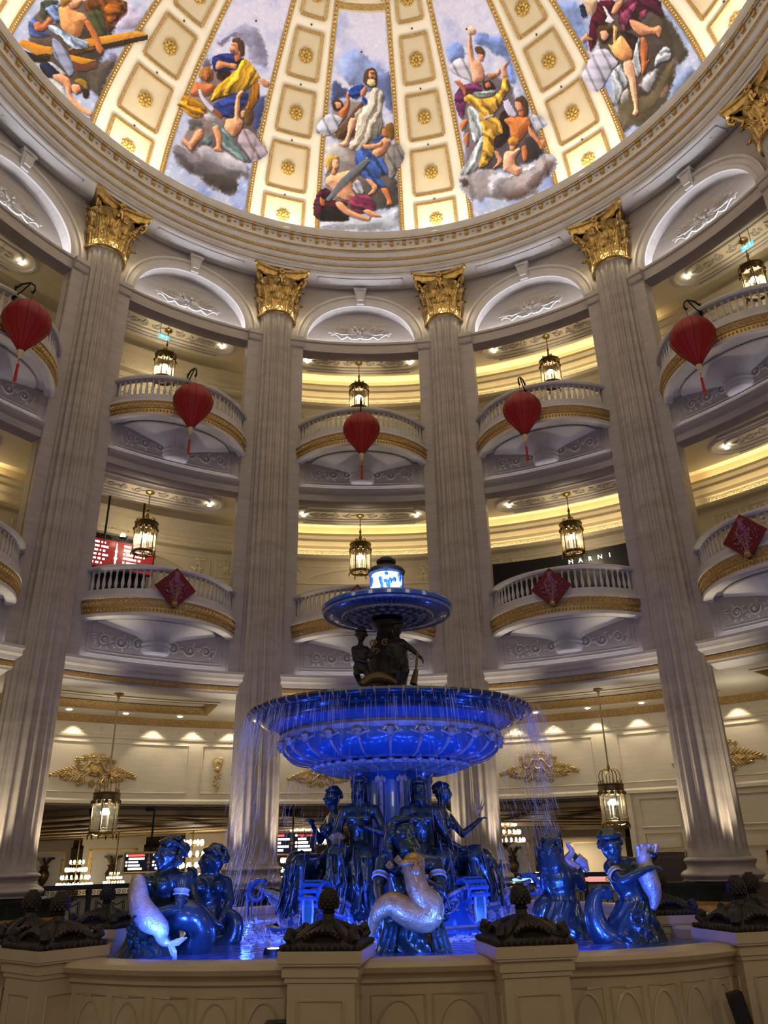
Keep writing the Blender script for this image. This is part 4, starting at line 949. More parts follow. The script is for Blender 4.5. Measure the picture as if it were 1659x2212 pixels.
def dir_screen(x, y, dist, w, h, lab):
    p = at_px(x, y, dist); rz = -math.atan2(p.x, p.y+9.67); t = thing('directory_screen', lab, 'screen', p, rz)
    b = MB(); b.box(-w/2,w/2,-.04,.06,-h/2,h/2); part('panel', b, 'screen', t, smooth=False)
    b = MB(); b.tube([(-w/2,-.05,-h/2),(w/2,-.05,-h/2),(w/2,-.05,h/2),(-w/2,-.05,h/2),(-w/2,-.05,-h/2)], .03, 5); part('frame', b, 'gold_pale', t)
    random.seed(int(x))
    for xo in (-.46, .06):
        for i in range(5):
            z = h*(.36-.165*i); 
            if i == 0 and xo > 0: obj('text_line', text_mesh('High Limit', h*.17, 'text_red', 'text_line', .003), t, ((xo+.05)*w, -.046, z-h*.05), FACE)
            else:
                b = MB(); xx = (xo+.05)*w; b.box(xx, xx+w*random.uniform(.16,.36), -.046, -.041, z-h*.05, z+h*.05); part('text_line', b, 'text_red' if i == 0 else 'text_white', t, smooth=False)
            if i in (0, 2, 3): b = MB(); b.ball((xo*w+w*.015, -.043, z), (h*.06,.005,h*.06), 8, 6); part('icon', b, 'text_white', t)
    b = MB()
    for zz, ww in ((-.36,.01),(-.2,.025),(0,.05),(.18,.025),(.36,.01)): b.ball((-.02*w,-.045,zz*h), (ww,.006,.09*h), 6, 4)
    part('tower_symbol', b, 'gold_pale', t)
    b = MB(); b.tube([(0,.02,h/2),(0,.02,3.0-p.z)], .03, 6); part('hanger', b, 'iron', t)
dir_screen(323, 1863, 24, 1.35, .50, 'black directory screen seen left of the left mermaid head')
dir_screen(632, 1822, 24, 1.35, .58, 'black directory screen left of the seated figures behind falling water')
# black floor fixtures in front of the pool wall
for (x0, y0), (x1, y1), Y, w, lab in (((1584,2143),(1622,2250),-3.75,.085,'black box-shaped floor light leaning at the lower right pool wall'), ((600,2206),(600,2280),-4.05,.15,'top of a black floor fixture at the bottom edge beside the left front pier')):
    d0 = CF+CR*(x0-IMW/2)/FPX-CU*(y0-IMH/2)/FPX; d1 = CF+CR*(x1-IMW/2)/FPX-CU*(y1-IMH/2)/FPX
    A_ = CAMP+d0*((Y-CAMP[1])/d0[1]); B_ = CAMP+d1*((Y-CAMP[1])/d1[1]); A_ = Vector(A_); B_ = Vector(B_); dr = (B_-A_).normalized(); B_ = A_+dr*(A_.z/max(.2, -dr.z))
    t = thing('floor_light', lab, 'lamp', (B_.x, B_.y, 0)); L = (B_-A_).length; M = Matrix.Translation(A_-Vector((B_.x, B_.y, 0))) @ dr.to_track_quat('Z', 'Y').to_matrix().to_4x4()
    b = MB(); b.box(-w/2,w/2,-w/2,w/2,0,L); b.xform(M); part('housing', b, 'black', t, smooth=False)
    b = MB(); b.box(-w*.36,w*.36,-w*.52,-w*.5,.03,L*.5); b.xform(M); part('lens', b, 'iron', t, smooth=False)
# ------------------------------------------------------------------ pool: wall sections, piers with finials, water
PIERS = {'A':(-.43,-3.98),'B':(.84,-3.93),'L':(-2.38,-3.52),'R':(2.52,-3.34),'ML':(-2.80,-3.02),'MR':(2.95,-2.56),'KL':(-2.61,-1.84),'KR':(2.46,-1.70)}
def arcpts(p, q, sag, n=14):
    p = Vector(p); q = Vector(q); d = q-p; nn = Vector((d.y, -d.x)).normalized(); return [tuple(p.lerp(q, i/n)+nn*sag*math.sin(PI*i/n)) for i in range(n+1)]
Lp = lambda k: PIERS[k]
SECT = [('front_left', arcpts(Lp('L'), Lp('A'), .17), 5), ('front', arcpts(Lp('A'), Lp('B'), .03), 2), ('front_right', arcpts(Lp('B'), Lp('R'), .17), 5),
 ('left_return', arcpts(Lp('ML'), Lp('L'), .02, 4), 0), ('left_short', arcpts(Lp('KL'), Lp('ML'), .02, 4), 0), ('right_return', arcpts(Lp('R'), Lp('MR'), .02, 4), 0), ('right_short', arcpts(Lp('MR'), Lp('KR'), .02, 4), 0)]
back = arcpts(Lp('KR'), (3.3, .2), .25, 8)[:-1]+arcpts((3.3, .2), (0, 3.6), .75, 12)[:-1]+arcpts((0, 3.6), (-3.3, .2), .75, 12)[:-1]+arcpts((-3.3, .2), Lp('KL'), .25, 8)
POOL = thing('fountain_pool', 'low beige marble pool wall with oval panels around the fountain', 'pool', (0,0,0))
WPROF = [(.16,.80),(.16,.93),(.14,.955),(-.04,.955),(-.09,.945),(-.11,.92),(-.09,.89),(-.05,.875),(-.03,.85),(-.03,.83),(0,.82),(0,.12),(-.05,.10),(-.05,0)]
def wall_frame(path, ovals):
    # cumulative length mapping: s -> point and outward normal
    P = [Vector(p) for p in path]; cum = [0]
    for a, c in zip(P, P[1:]): cum.append(cum[-1]+(c-a).length)
    def at(s):
        s = max(0, min(cum[-1], s))
        for i in range(len(P)-1):
            if cum[i] <= s <= cum[i+1]:
                t = (s-cum[i])/(cum[i+1]-cum[i]); d = (P[i+1]-P[i]).normalized(); return P[i].lerp(P[i+1], t), Vector((d.y, -d.x))
    return cum[-1], at
for nm, path, nov in SECT+[('back', back, 0)]:
    b = MB(); b.sweep(path, WPROF); w = part('wall_section', b, 'pool_stone', POOL, sharp=30)
    if nov:
        Ln, at = wall_frame(path, nov); s0, s1 = .25, Ln-.25; pw = (s1-s0)/nov
        for k in range(nov):
            sc = s0+pw*(k+.5)
            def Q(s, z, d): p, n = at(s); return (p.x+n.x*d, p.y+n.y*d, z)
            hw = pw*.5-.025; b = MB()
            b.tube([Q(sc-hw,.10,.0),Q(sc-hw,.76,.0),Q(sc,.76,.0),Q(sc+hw,.76,.0),Q(sc+hw,.10,.0),Q(sc,.10,.0),Q(sc-hw,.10,.0)], .011, 4); fr = part('panel_frame', b, 'pool_stone', w)
            b = MB(); ow = min(.175, hw*.88)
            b.tube([Q(sc+ow*math.cos(2*PI*i/28), .48+.25*math.sin(2*PI*i/28), .0) for i in range(29)], .012, 4); part('oval_moulding', b, 'pool_stone', fr)
b = MB(); P = []
for nm in ('front_left','front','front_right','right_return','right_short'): P += [p for s in SECT if s[0] == nm for p in s[1][:-1]]
P += back[:-1]
for nm in ('left_short','left_return'): P += [p for s in SECT if s[0] == nm for p in s[1][:-1]]
WZ = .86
b.add([(0,0,WZ)]+[(x,y,WZ) for x, y in P], [(0, i+1, (i+1) % len(P)+1) for i in range(len(P))])
wt = part('pool_water', b, 'water'); tag(wt, 'blue-lit rippling water in the fountain pool', 'water', None, 'stuff')
# pier (local, rotated so that -y faces outward)
b = MB(); b.box(-.21,.21,-.21,.21,0,.86); b.box(-.25,.25,-.25,.25,0,.12); b.box(-.225,.225,-.225,.225,.86,.89); b.box(-.24,.24,-.24,.24,.89,.93); b.box(-.23,.23,-.23,.23,.93,.95); b.box(-.265,.265,-.265,.265,.965,1.03); b.box(-.255,.255,-.255,.255,.95,.965); PIER = b.mesh('pier_block', 'pool_stone', smooth=False)
b = MB()
for q in range(4):
    t = MB(); t.tube([(-.14,-.212,.14),(-.14,-.212,.76),(.14,-.212,.76),(.14,-.212,.14),(-.14,-.212,.14)], .011, 4); b.merge(t, Matrix.Rotation(q*PI/2, 4, 'Z'))
PFRM = b.mesh('pier_panel', 'pool_stone')
b = MB(); prof = [(.245,1.035),(.25,1.05),(.235,1.065),(.20,1.075),(.15,1.11),(.10,1.15),(.065,1.175),(.045,1.19)]
vs = []
for r, z in prof:
    k = min(1, max(0, (z-1.08)/.08))
    for i in range(24):
        t = 2*PI*i/24; sq = 1/max(abs(math.cos(t)), abs(math.sin(t))); rr = r*(sq*(1-k)+k*1.0); vs.append((rr*math.cos(t), rr*math.sin(t), z))
b.add(vs, [(j*24+i, j*24+(i+1) % 24, (j+1)*24+(i+1) % 24, (j+1)*24+i) for j in range(len(prof)-1) for i in range(24)])
b.box(-.24,.24,-.24,.24,1.03,1.045); FBASE = b.mesh('finial_base', 'bronze_dark', sharp=50)
b = MB()
for q in range(4):
    for i in range(13): p = Matrix.Rotation(q*PI/2, 3, 'Z') @ Vector((-.24+.04*i, -.245, 1.048)); b.ball(p, .019, 6, 4)
FBEAD = b.mesh('bead_row', 'bronze_dark')
b = MB()
for i in range(9):
    t = (i-4)*.30; b.tube([(0,-.13,1.10),(.075*math.sin(t),-.165,1.10+.055*math.cos(t)),(.125*math.sin(t),-.20,1.075+.05*math.cos(t))], [.006,.014,.018], 5)
FSHELL = b.mesh('shell', 'bronze_dark')
b = MB(); b.tube([(0,-.05,1.175),(0,-.14,1.14),(0,-.22,1.09),(0,-.27,1.075),(0,-.30,1.10),(0,-.285,1.135),(0,-.26,1.125),(0,-.262,1.105)], [.02,.028,.032,.034,.034,.03,.024,.015], 7); b.ball((0,-.285,1.125), (.032,.03,.035), 7, 5); FSCR = b.mesh('corner_scroll', 'bronze_dark')
b = MB(); b.lathe([(.05,1.175),(.040,1.20),(.036,1.22),(.046,1.232),(.034,1.242),(.044,1.25)], 14)
b.lathe([(.03,1.248),(.050,1.255),(.060,1.285),(.058,1.32),(.044,1.352),(.020,1.372),(0,1.376)], 14)
for j in range(7):
    z = 1.262+.0175*j; r = (.058,.062,.0615,.057,.049,.037,.02)[j]
    for i in range(11): t = 2*PI*(i+.5*(j % 2))/11; b.ball((r*math.cos(t), r*math.sin(t), z), (.013,.013,.013), 5, 4)
FCONE = b.mesh('pine_cone', 'bronze_dark')
FLAB = {'A':'pool pier with pine-cone finial left of the front statue','B':'pool pier with pine-cone finial right of the front statue','L':'pool pier at lower left with its corner towards the viewer','R':'pool pier at the lower right edge, nearest on that side','ML':'dark pine-cone finial at the left edge behind the corner pier','MR':'dark pine-cone finial at the right edge behind the nearer one','KL':'pool pier farther back at left, left of the left mermaid','KR':'pool pier farther back at right, right of the right mermaid'}
for k, (x, y) in PIERS.items():
    an = {'A':8,'B':-9,'L':38,'R':-14,'ML':60,'MR':-50,'KL':12,'KR':-6}[k]
    t = thing('pool_pier', FLAB[k], 'pier', (x,y,0), R(-an), 'stone piers of the pool wall'); obj('pier_block', PIER, t); obj('pier_panel', PFRM, t)
    f = obj('finial', FBASE, t, label='dark bronze pine-cone finial'); obj('bead_row', FBEAD, f); obj('pine_cone', FCONE, f)
    for q in range(4): obj('shell', FSHELL, f, None, q*PI/2); obj('corner_scroll', FSCR, f, (0,0,0), q*PI/2+PI/4, (1.0,1.0,1))
# ------------------------------------------------------------------ fountain body
FT = thing('fountain', 'blue and grey three-tier fountain with a wide fluted basin in the middle of the pool', 'fountain', (0,0,.60))
def fpart(name, b, m, par=FT, **kw):
    b.v = [(x, y, z-.60) if par is FT or True else (x,y,z) for x, y, z in b.v]; return part(name, b, m, par, **kw)
b = MB(); b.lathe([(1.30,.60),(1.30,.84),(1.36,.86),(1.36,.89),(1.28,.90)], 6*12, rf=lambda t, z: 1+.05*math.cos(6*(t+PI/2-PI/6))); fpart('plinth', b, 'fountain_blue', sharp=40)
TH0 = -PI/2-PI/6
def prow(t): return max(0, math.cos(6*(t-TH0)))**2.2 if math.cos(6*(t-TH0)) > 0 else 0
def boat(u, v):
    t = 2*PI*u; k = prow(t); zt = 1.08+.20*k; rt = 1.18+.36*k**1.4
    z = .89+(zt-.89)*v; r = 1.24+.04*k+(rt-1.24-.04*k)*v**2; return (r*math.cos(t), r*math.sin(t), z)
b = MB(); b.grid(180, 8, boat, cu=True); b.grid(180, 3, lambda u, v: (lambda p, q: (p[0]*(1-.55*v), p[1]*(1-.55*v), p[2]*(1-v)+1.06*v))(boat(u, 1), 0), cu=True); HULL = fpart('hull', b, 'fountain_blue', sharp=50)
b = MB(); b.tube([boat(i/180, 1.0) for i in range(181)], .020, 5); b.tube([boat(i/180, .06) for i in range(181)], .016, 5); fpart('hull_rim', b, 'fountain_grey', FT)
def hullp(t, v, d=.01): p = Vector(boat((t % (2*PI))/(2*PI), v)); n = Vector((p.x, p.y, 0)).normalized(); return p+n*d
for k in range(6):
    tp = TH0+k*PI/3; b = MB()
    for s in (-1, 1):
        for j, (dt, vv, rr) in enumerate(((.10,.62,.085),(.27,.50,.075),(.42,.42,.07))):
            pts = [hullp(tp+s*(dt+(rr*(1-.75*i/18)*math.cos(i*.62))/1.28), vv+(rr*(1-.75*i/18)*math.sin(i*.62))/(.22+.16*(j == 0)), .012) for i in range(19)]
            b.tube(pts, [.014*(1-.4*i/18) for i in range(19)], 5); b.ball(hullp(tp+s*dt, vv, .015), .022, 6, 4)
            for q in range(4): b.ball(hullp(tp+s*(dt+.07*math.cos(q*1.6+.5)), vv+.28*math.sin(q*1.6+.5), .01), (.022,.022,.014), 5, 4)
    fpart('scroll_relief', b, 'fountain_grey', HULL)
    c, s = math.cos(tp), math.sin(tp); b = MB(); ax = Vector((c, s, 0)); tg = Vector((-s, c, 0))
    base = ax*1.50
    for sd in (-.11, .11):
        pts = [base+tg*sd*(1-.3*i/15)+ax*(.02+.13*math.cos(2.2-i*.42)*(1-.7*i/15))+Vector((0,0,1.22+.13*math.sin(2.2-i*.42)*(1-.7*i/15))) for i in range(16)]
        b.tube(pts, .022, 6)
    for i in range(7): q = base+ax*(.02+.13*math.cos(2.4-i*.5))+Vector((0,0,1.22+.13*math.sin(2.4-i*.5))); b.tube([q-tg*.11, q+tg*.11], .018, 5)
    fpart('prow_scroll', b, 'fountain_blue')
    b = MB(); vs = []
    for z, w in ((1.22,.05),(1.10,.058),(.98,.048)): vs += [tuple(ax*1.64+tg*-w+Vector((0,0,z))), tuple(ax*1.64+tg*w+Vector((0,0,z)))]
    b.add(vs, [(0,1,3,2),(2,3,5,4)]); b.add([tuple(Vector(v)-ax*.05) for v in vs], [(0,1,3,2),(2,3,5,4)]); fpart('prow_shield', b, mat('shield_green', (.03,.10,.09), .3).name if 'shield_green' not in MAT else 'shield_green')
    b = MB(); b.tube([vs[0],vs[1],vs[3],vs[5],vs[4],vs[2],vs[0]], .014, 5); fpart('shield_border', b, 'fountain_grey')
# stem
b = MB(); b.lathe([(.85,1.02),(.80,1.12),(.62,1.16),(.60,1.5),(.55,1.54),(.44,1.58),(.42,1.62),(.42,2.36),(.46,2.40),(.50,2.44)], 48, rf=lambda t, z: 1-.035*abs(math.sin(12*t)) if 1.6 < z < 2.38 else 1); fpart('stem', b, 'fountain_blue', sharp=50)
for k in range(12):
    t = 2*PI*(k+.5)/12; b = MB(); b.tube([(.455*math.cos(t), .455*math.sin(t), 1.62), (.455*math.cos(t), .455*math.sin(t), 2.34)], .026, 8)
    for zz in (1.66,1.8,1.95,2.1): b.lathe([(.026,-.012),(.034,0),(.026,.012)], 8, c=(.455*math.cos(t), .455*math.sin(t), zz))
    for q in range(5): tt = t+(q-2)*.05; b.ball((.475*math.cos(tt), .475*math.sin(tt), 2.36+.02*(q % 2)), (.022,.022,.035), 5, 4)
    fpart('colonnette', b, 'fountain_grey')
# great basin
def lipz(b):
    b.v = [(x, y, 2.91+(z-2.91)*.72 if z > 2.91 else z) for x, y, z in b.v]; return b
b = MB(); b.lathe([(.46,2.42),(.52,2.46),(.80,2.50),(.88,2.50),(.90,2.53),(.86,2.55)], 60); fpart('basin_foot', b, 'fountain_grey', sharp=40)
b = MB()
for k in range(36):
    t = 2*PI*k/36; b.ball((.90*math.cos(t), .90*math.sin(t), 2.535), (.05,.05,.035), 6, 4)
for k in range(24):
    t = 2*PI*k/24; b.tube([(.55*math.cos(t), .55*math.sin(t), 2.455), (.68*math.cos(t+.05), .68*math.sin(t+.05), 2.475), (.82*math.cos(t), .82*math.sin(t), 2.495)], [.02,.035,.02], 5)
fpart('leaf_ring', b, 'fountain_grey')
NGD = 24
def bowl(u, v):
    t = 2*PI*u; r = .90+.40*math.sin(v*PI/2)**.85; z = 2.55+.27*(1-math.cos(v*PI/2))**.8
    ph = abs(math.sin(NGD/2*t)); r2 = r+.045*math.sin(PI*min(1, v*1.08))**.6*ph**.6; return (r2*math.cos(t), r2*math.sin(t), z-.02*ph*math.sin(PI*v))
b = MB(); b.grid(NGD*8, 10, bowl, cu=True); fpart('gadrooned_bowl', b, 'fountain_blue', sharp=0)
for k in range(NGD):
    t = 2*PI*k/NGD; b = MB()
    def gp(dt, v, d): p = Vector(bowl(((t+dt) % (2*PI))/(2*PI), v)); n = Vector((math.cos(t), math.sin(t), -.7)).normalized(); return p+n*d
    b.tube([gp(0,.05,.0), gp(0,.3,.01), gp(0,.55,.012), gp(0,.75,.014)], [.012,.014,.018,.022], 5)
    b.tube([gp(-.10,.93,.015), gp(-.04,.86,.015), gp(0,.76,.014), gp(.04,.86,.015), gp(.10,.93,.015)], .014, 5)
    b.ball(gp(0,.90,.02), (.045,.045,.055), 8, 6); b.ball(gp(0,.86,.055), (.016,.016,.02), 6, 4); b.ball(gp(0,.97,.03), (.05,.05,.03), 8, 5)
    for s in (-1, 1): b.ball(gp(s*.016,.92,.06), .008, 5, 4)
    fpart('mask_rib', b, 'fountain_grey', label='grey face mask on a rib') if False else fpart('mask_rib', b, 'fountain_grey')
b = MB(); b.lathe([(1.30,2.82),(1.33,2.84),(1.34,2.87),(1.31,2.89),(1.30,2.91)], 72); fpart('bowl_rim', b, 'fountain_grey', sharp=40)
b = MB(); b.lathe([(1.30,2.91),(1.32,2.93),(1.36,2.98),(1.43,3.02),(1.46,3.03)], 72*4, rf=lambda t, z: 1+.012*math.sin(72*t)); fpart('fluted_band', lipz(b), 'fountain_blue', sharp=0)
b = MB(); b.lathe([(1.46,3.03),(1.52,3.04),(1.58,3.09),(1.62,3.15),(1.66,3.16),(1.70,3.18),(1.72,3.22),(1.70,3.26),(1.66,3.27),(1.60,3.24),(1.2,3.20),(.2,3.18)], 96); fpart('basin_lip', lipz(b), 'lip_dark', sharp=40)
b = MB(); b.tube([(1.665,0,2.494),(1.715,0,2.515),(1.722,0,2.544),(1.69,0,2.563)], .011, 4); GST = b.mesh('gilt_strap', 'gold_trim')
for k in range(72): obj('gilt_strap', GST, FT, None, 2*PI*k/72)
b = MB()
for k in range(72): t = 2*PI*(k+.5)/72; b.ball((1.60*math.cos(t), 1.60*math.sin(t), 3.125), .022, 5, 4)
q = fpart('bead_row', lipz(b), 'fountain_blue'); q['kind'] = 'stuff'
for k in range(18):
    t = 2*PI*(k+.5)/18; b = MB(); ax = Vector((math.cos(t), math.sin(t), 0)); tg = Vector((-math.sin(t), math.cos(t), 0)); c0 = ax*1.50+Vector((0,0,3.045))
    for i in range(7): an = (i-3)*.42; b.tube([c0, c0+tg*.09*math.sin(an)+ax*(.03+.05*math.cos(an))+Vector((0,0,.03+.055*math.cos(an)))], [.012,.020], 5)
    fpart('shell', lipz(b), 'fountain_grey')
# upper stem, plate, glowing crown
b = MB(); b.lathe([(.50,3.18),(.44,3.26),(.30,3.32),(.22,3.5),(.26,3.7),(.24,3.95),(.15,4.12),(.13,4.2),(.20,4.26),(.22,4.30)], 24); fpart('upper_stem', b, 'bronze_dark')
b = MB(); b.lathe([(.20,4.37),(.50,4.385),(.70,4.40),(.80,4.42),(.845,4.45),(.85,4.49),(.82,4.52),(.6,4.50),(.1,4.52)], 64); fpart('upper_plate', b, 'fountain_blue', sharp=40)
b = MB()
for rr, zz, n, q in ((.30,4.365,16,.045),(.42,4.37,22,.045),(.54,4.378,30,.03)):
    for k in range(n): t = 2*PI*k/n; b.ball((rr*math.cos(t), rr*math.sin(t), zz), (q,q,.022), 6, 4)
for rr, zz in ((.58,4.385),(.82,4.425)): b.lathe([(rr-.02,zz),(rr,zz-.02),(rr+.02,zz+.005)], 48)
for k in range(72): t = 2*PI*k/72; b.tube([(.60*math.cos(t), .60*math.sin(t), 4.390), (.80*math.cos(t), .80*math.sin(t), 4.420)], .006, 4)
fpart('plate_ornament', b, 'fountain_grey')
b = MB(); b.lathe([(.27,4.52),(.27,4.62),(.23,4.66),(.21,4.70)], 28); fpart('crown_foot', b, 'fountain_blue')
b = MB(); random.seed(12)
for i in range(46):
    t = random.uniform(0, 2*PI); b.ball((.20*math.cos(t), .20*math.sin(t), random.uniform(4.66,4.94)), (.03,.03,random.uniform(.03,.08)), 5, 4, Matrix.Rotation(random.uniform(-.5,.5), 3, 'X'))
fpart('crystal_leaves', b, 'crystal_blue')
b = MB(); b.lathe([(.185,4.64),(.205,4.80),(.195,4.96)], 20); fpart('glowing_crown', b, 'glow', label='bright blue-white glowing crystals')
b = MB(); b.lathe([(.19,4.95),(.24,4.97),(.25,5.00),(.22,5.04),(.17,5.06),(.12,5.08),(.10,5.12),(.13,5.13),(.13,5.16),(.09,5.18),(.08,5.20),(0,5.21)], 24); fpart('top_cap', b, 'bronze_dark', sharp=40)
light('POINT', 'crown_lamp', (0,-.45,4.72), 26, (.12,.25,1.0), .15); light('POINT', 'crown_lamp', (-.35,.2,4.72), 16, (.12,.25,1.0), .15)
# ------------------------------------------------------------------ falling water, spray and lamp floats
random.seed(77); b = MB()
def strand(r, t, z0, L, w):
    x, y = r*math.cos(t), r*math.sin(t); pts = [(x*(1+.02*i/3), y*(1+.02*i/3), z0-L*i/3) for i in range(4)]; b.tube(pts, [w*.6,w,w,w*.5], 3, False)
for i in range(620):
    t = random.uniform(0, 2*PI); strand(1.70+random.uniform(-.04,.07), t, random.uniform(2.95,3.14), random.uniform(.08,.35), random.uniform(.0012,.0038))
for i in range(1400):
    t = random.uniform(0, 2*PI); z0 = random.uniform(1.1,3.1); strand(1.74+random.uniform(-.05,.12), t, z0, random.uniform(.03,.22), random.uniform(.0009,.0026))
for s in (0, PI):
    for i in range(620):
        t = s+random.gauss(0,.30); z0 = random.uniform(1.0,3.15); strand(1.76+random.uniform(-.05,.14), t, z0, random.uniform(.04,.25), random.uniform(.0009,.0026))
o = part('falling_water', b, 'spray'); tag(o, 'thin strands of water falling from the basin lip', 'water', None, 'stuff')
b = MB()
for i in range(1500):
    t = random.uniform(0, 2*PI); r = 1.75+random.gauss(0,.16); L = random.expovariate(45); b.tube([(r*math.cos(t), r*math.sin(t), WZ), (r*math.cos(t)*1.02, r*math.sin(t)*1.02+random.uniform(-.04,.04), WZ+L)], [.004,.0012], 3, False)
for i in range(700):
    t = random.uniform(0, 2*PI); r = 1.78+random.gauss(0,.2); b.ball((r*math.cos(t), r*math.sin(t), WZ+random.uniform(-.01,.015)), (random.uniform(.01,.05), random.uniform(.01,.05), .012), 5, 3)
o = part('splash', b, 'foam'); tag(o, 'white splashes where falling water meets the pool', 'water', None, 'stuff')
b = MB(); b.lathe([(0,.03),(.05,.03),(.06,.0)], 12); LAMPD = b.mesh('lens', mat('lamp_blue', (.2,.5,1), .3, emit=25, ecol=(.25,.55,1.0)).name)
b = MB(); b.lathe([(.05,.028),(.075,.03),(.085,0),(.08,-.05),(0,-.05)], 12); LAMPH = b.mesh('housing', 'iron')
for (x, y), lab in (((-.98,-2.55),'bright blue lamp at the water left of the front statue'),((1.05,-2.2),'blue lamp at the water right of the front statue'),((-2.15,-1.6),'blue lamp at the water behind the left mermaids'),((2.1,-1.5),'blue lamp at the water beside the right mermaids')):
    t = thing('pool_light', lab, 'lamp', (x,y,WZ+.01)); obj('lens', LAMPD, t); obj('housing', LAMPH, t)
# ------------------------------------------------------------------ bronze statues
def Wp(x, y, Y):          # point seen at photo pixel (x,y) on the vertical plane at depth Y where the statue stands
    d = CF+CR*(x-IMW/2)/FPX-CU*(y-IMH/2)/FPX; t = (Y-CAMP[1])/d[1]; q = CAMP+d*t; return Vector((q[0], q[1], q[2]))
class Fig(MB):
    def limb(s, pts, rads, n=10):
        pts = [Vector(p) for p in pts]; s.tube(pts, rads, n)
        for p, r in ((pts[0], rads[0]), (pts[-1], rads[-1])): s.ball(p, r*1.02, 8, 6)
        for p, r in zip(pts[1:-1], rads[1:-1]): s.ball(p, r, 8, 6)
    def hand(s, p, d, up, k=1.0):
        d = d.normalized(); sd = d.cross(up).normalized(); up = sd.cross(d).normalized(); c = p+d*.045*k
        s.ball(c, (.036*k,.036*k,.03*k), 8, 6)
        for i, (o, L) in enumerate(((-.03,.055),(-.01,.07),(.011,.066),(.03,.05))):
            a = c+sd*o*k+d*.03*k; b2 = a+d*L*.6*k-up*.012*k; s.limb([a, b2, b2+d*L*.4*k-up*.03*k], [.0125*k,.012*k,.010*k], 6)
        a = c-sd*.035*k; s.limb([a, a-sd*.025*k+d*.03*k, a-sd*.02*k+d*.06*k-up*.01*k], [.014*k,.013*k,.011*k], 6)
def bake(fig, name, m, vox, smooth=4, fac=.5):
    me = bpy.data.meshes.new(name); me.from_pydata([tuple(p) for p in fig.v], [], fig.f)
    o = bpy.data.objects.new(name, me); COL.objects.link(o)
    md = o.modifiers.new('r', 'REMESH'); md.mode = 'VOXEL'; md.voxel_size = vox; md.use_smooth_shade = True
    if smooth: sm = o.modifiers.new('s', 'SMOOTH'); sm.iterations = smooth; sm.factor = fac
    dg = bpy.context.evaluated_depsgraph_get(); out = bpy.data.meshes.new_from_object(o.evaluated_get(dg))
    bpy.data.objects.remove(o); bpy.data.meshes.remove(me); out.name = name; out.materials.clear(); out.materials.append(MAT[m])
    out.polygons.foreach_set('use_smooth', [True]*len(out.polygons)); return out
def basis(x, z):
    z = z.normalized(); y = z.cross(x).normalized(); x = y.cross(z).normalized(); return Matrix((x, y, z)).transposed()
def head(f, h, face, upv, s, female=False, beard=False, hair=None, bun=None):
    face = face.normalized(); lat = upv.cross(face).normalized()*-1; Mx = basis(lat, (upv-face*upv.dot(face)*.9).normalized()); F = -(Mx @ Vector((0,1,0)))
    if F.dot(face) < 0: Mx = basis(-lat, (upv-face*upv.dot(face)*.9).normalized())
    def L(x, y, z): return h+Mx @ Vector((x*s, y*s, z*s))
    f.ball(h, (.080*s,.100*s,.112*s), 12, 9, Mx); f.ball(L(0,-.035,-.06), (.056*s,.056*s,.052*s), 10, 7, Mx); f.ball(L(0,-.07,-.10), (.026*s,.024*s,.022*s), 8, 6, Mx)
    f.limb([L(0,-.095,.025), L(0,-.113,-.005), L(0,-.122,-.026)], [.011*s,.013*s,.018*s], 7)
    f.limb([L(-.055,-.080,.036), L(0,-.098,.034), L(.055,-.080,.036)], [.011*s,.013*s,.011*s], 6)
    for q in (-1, 1):
        f.ball(L(q*.033,-.086,.012), (.013*s,.011*s,.009*s), 7, 5, Mx); f.ball(L(q*.045,-.072,-.02), (.022*s,.022*s,.022*s), 7, 5, Mx); f.ball(L(q*.080,.0,-.0), (.012*s,.022*s,.030*s), 7, 5, Mx)
    f.limb([L(-.022,-.098,-.060), L(0,-.106,-.057), L(.022,-.098,-.060)], [.008*s,.011*s,.008*s], 6); f.limb([L(-.018,-.096,-.075), L(.018,-.096,-.075)], [.009*s,.009*s], 6)
    hm = Fig(); random.seed(int(abs(h.x*1000)) % 97)
    n = 60
    for i in range(n):
        ph = math.acos(1-1.15*random.random()); th = random.uniform(0, 2*PI); x, y, z = math.sin(ph)*math.cos(th), math.sin(ph)*math.sin(th), math.cos(ph)
        if y < -.35 and z < .62: continue
        hm.ball(L(x*.088, y*.104+.012, z*.118+.008), (.026*s,.026*s,.02*s), 6, 5, Mx)
    for i in range(14): a = R(-70+140*i/13); hm.ball(L(.088*math.sin(a), -.092*math.cos(a)*.9, .075+.006*(i % 2)), .021*s, 6, 5)
    if bun: hm.ball(L(*bun), .048*s, 10, 7); hm.ball(L(bun[0], bun[1]*.7, bun[2]*.8), .045*s, 8, 6)
    if hair == 'long':
        for i in range(12): a = PI*(i/11); hm.limb([L(.085*math.cos(a), .05+.05*math.sin(a), .0), L(.095*math.cos(a), .06+.06*math.sin(a), -.10), L(.085*math.cos(a), .07+.06*math.sin(a), -.20)], [.03*s,.03*s,.016*s], 6)
    if beard:
        for i in range(15):
            a = R(-75+150*i/14); hm.limb([L(.062*math.sin(a), -.072*math.cos(a)-.01, -.075), L(.066*math.sin(a), -.085*math.cos(a)-.015, -.13), L(.03*math.sin(a), -.085*math.cos(a)-.02, -.20+.03*abs(math.sin(a)))], [.022*s,.024*s,.010*s], 6)
    return hm
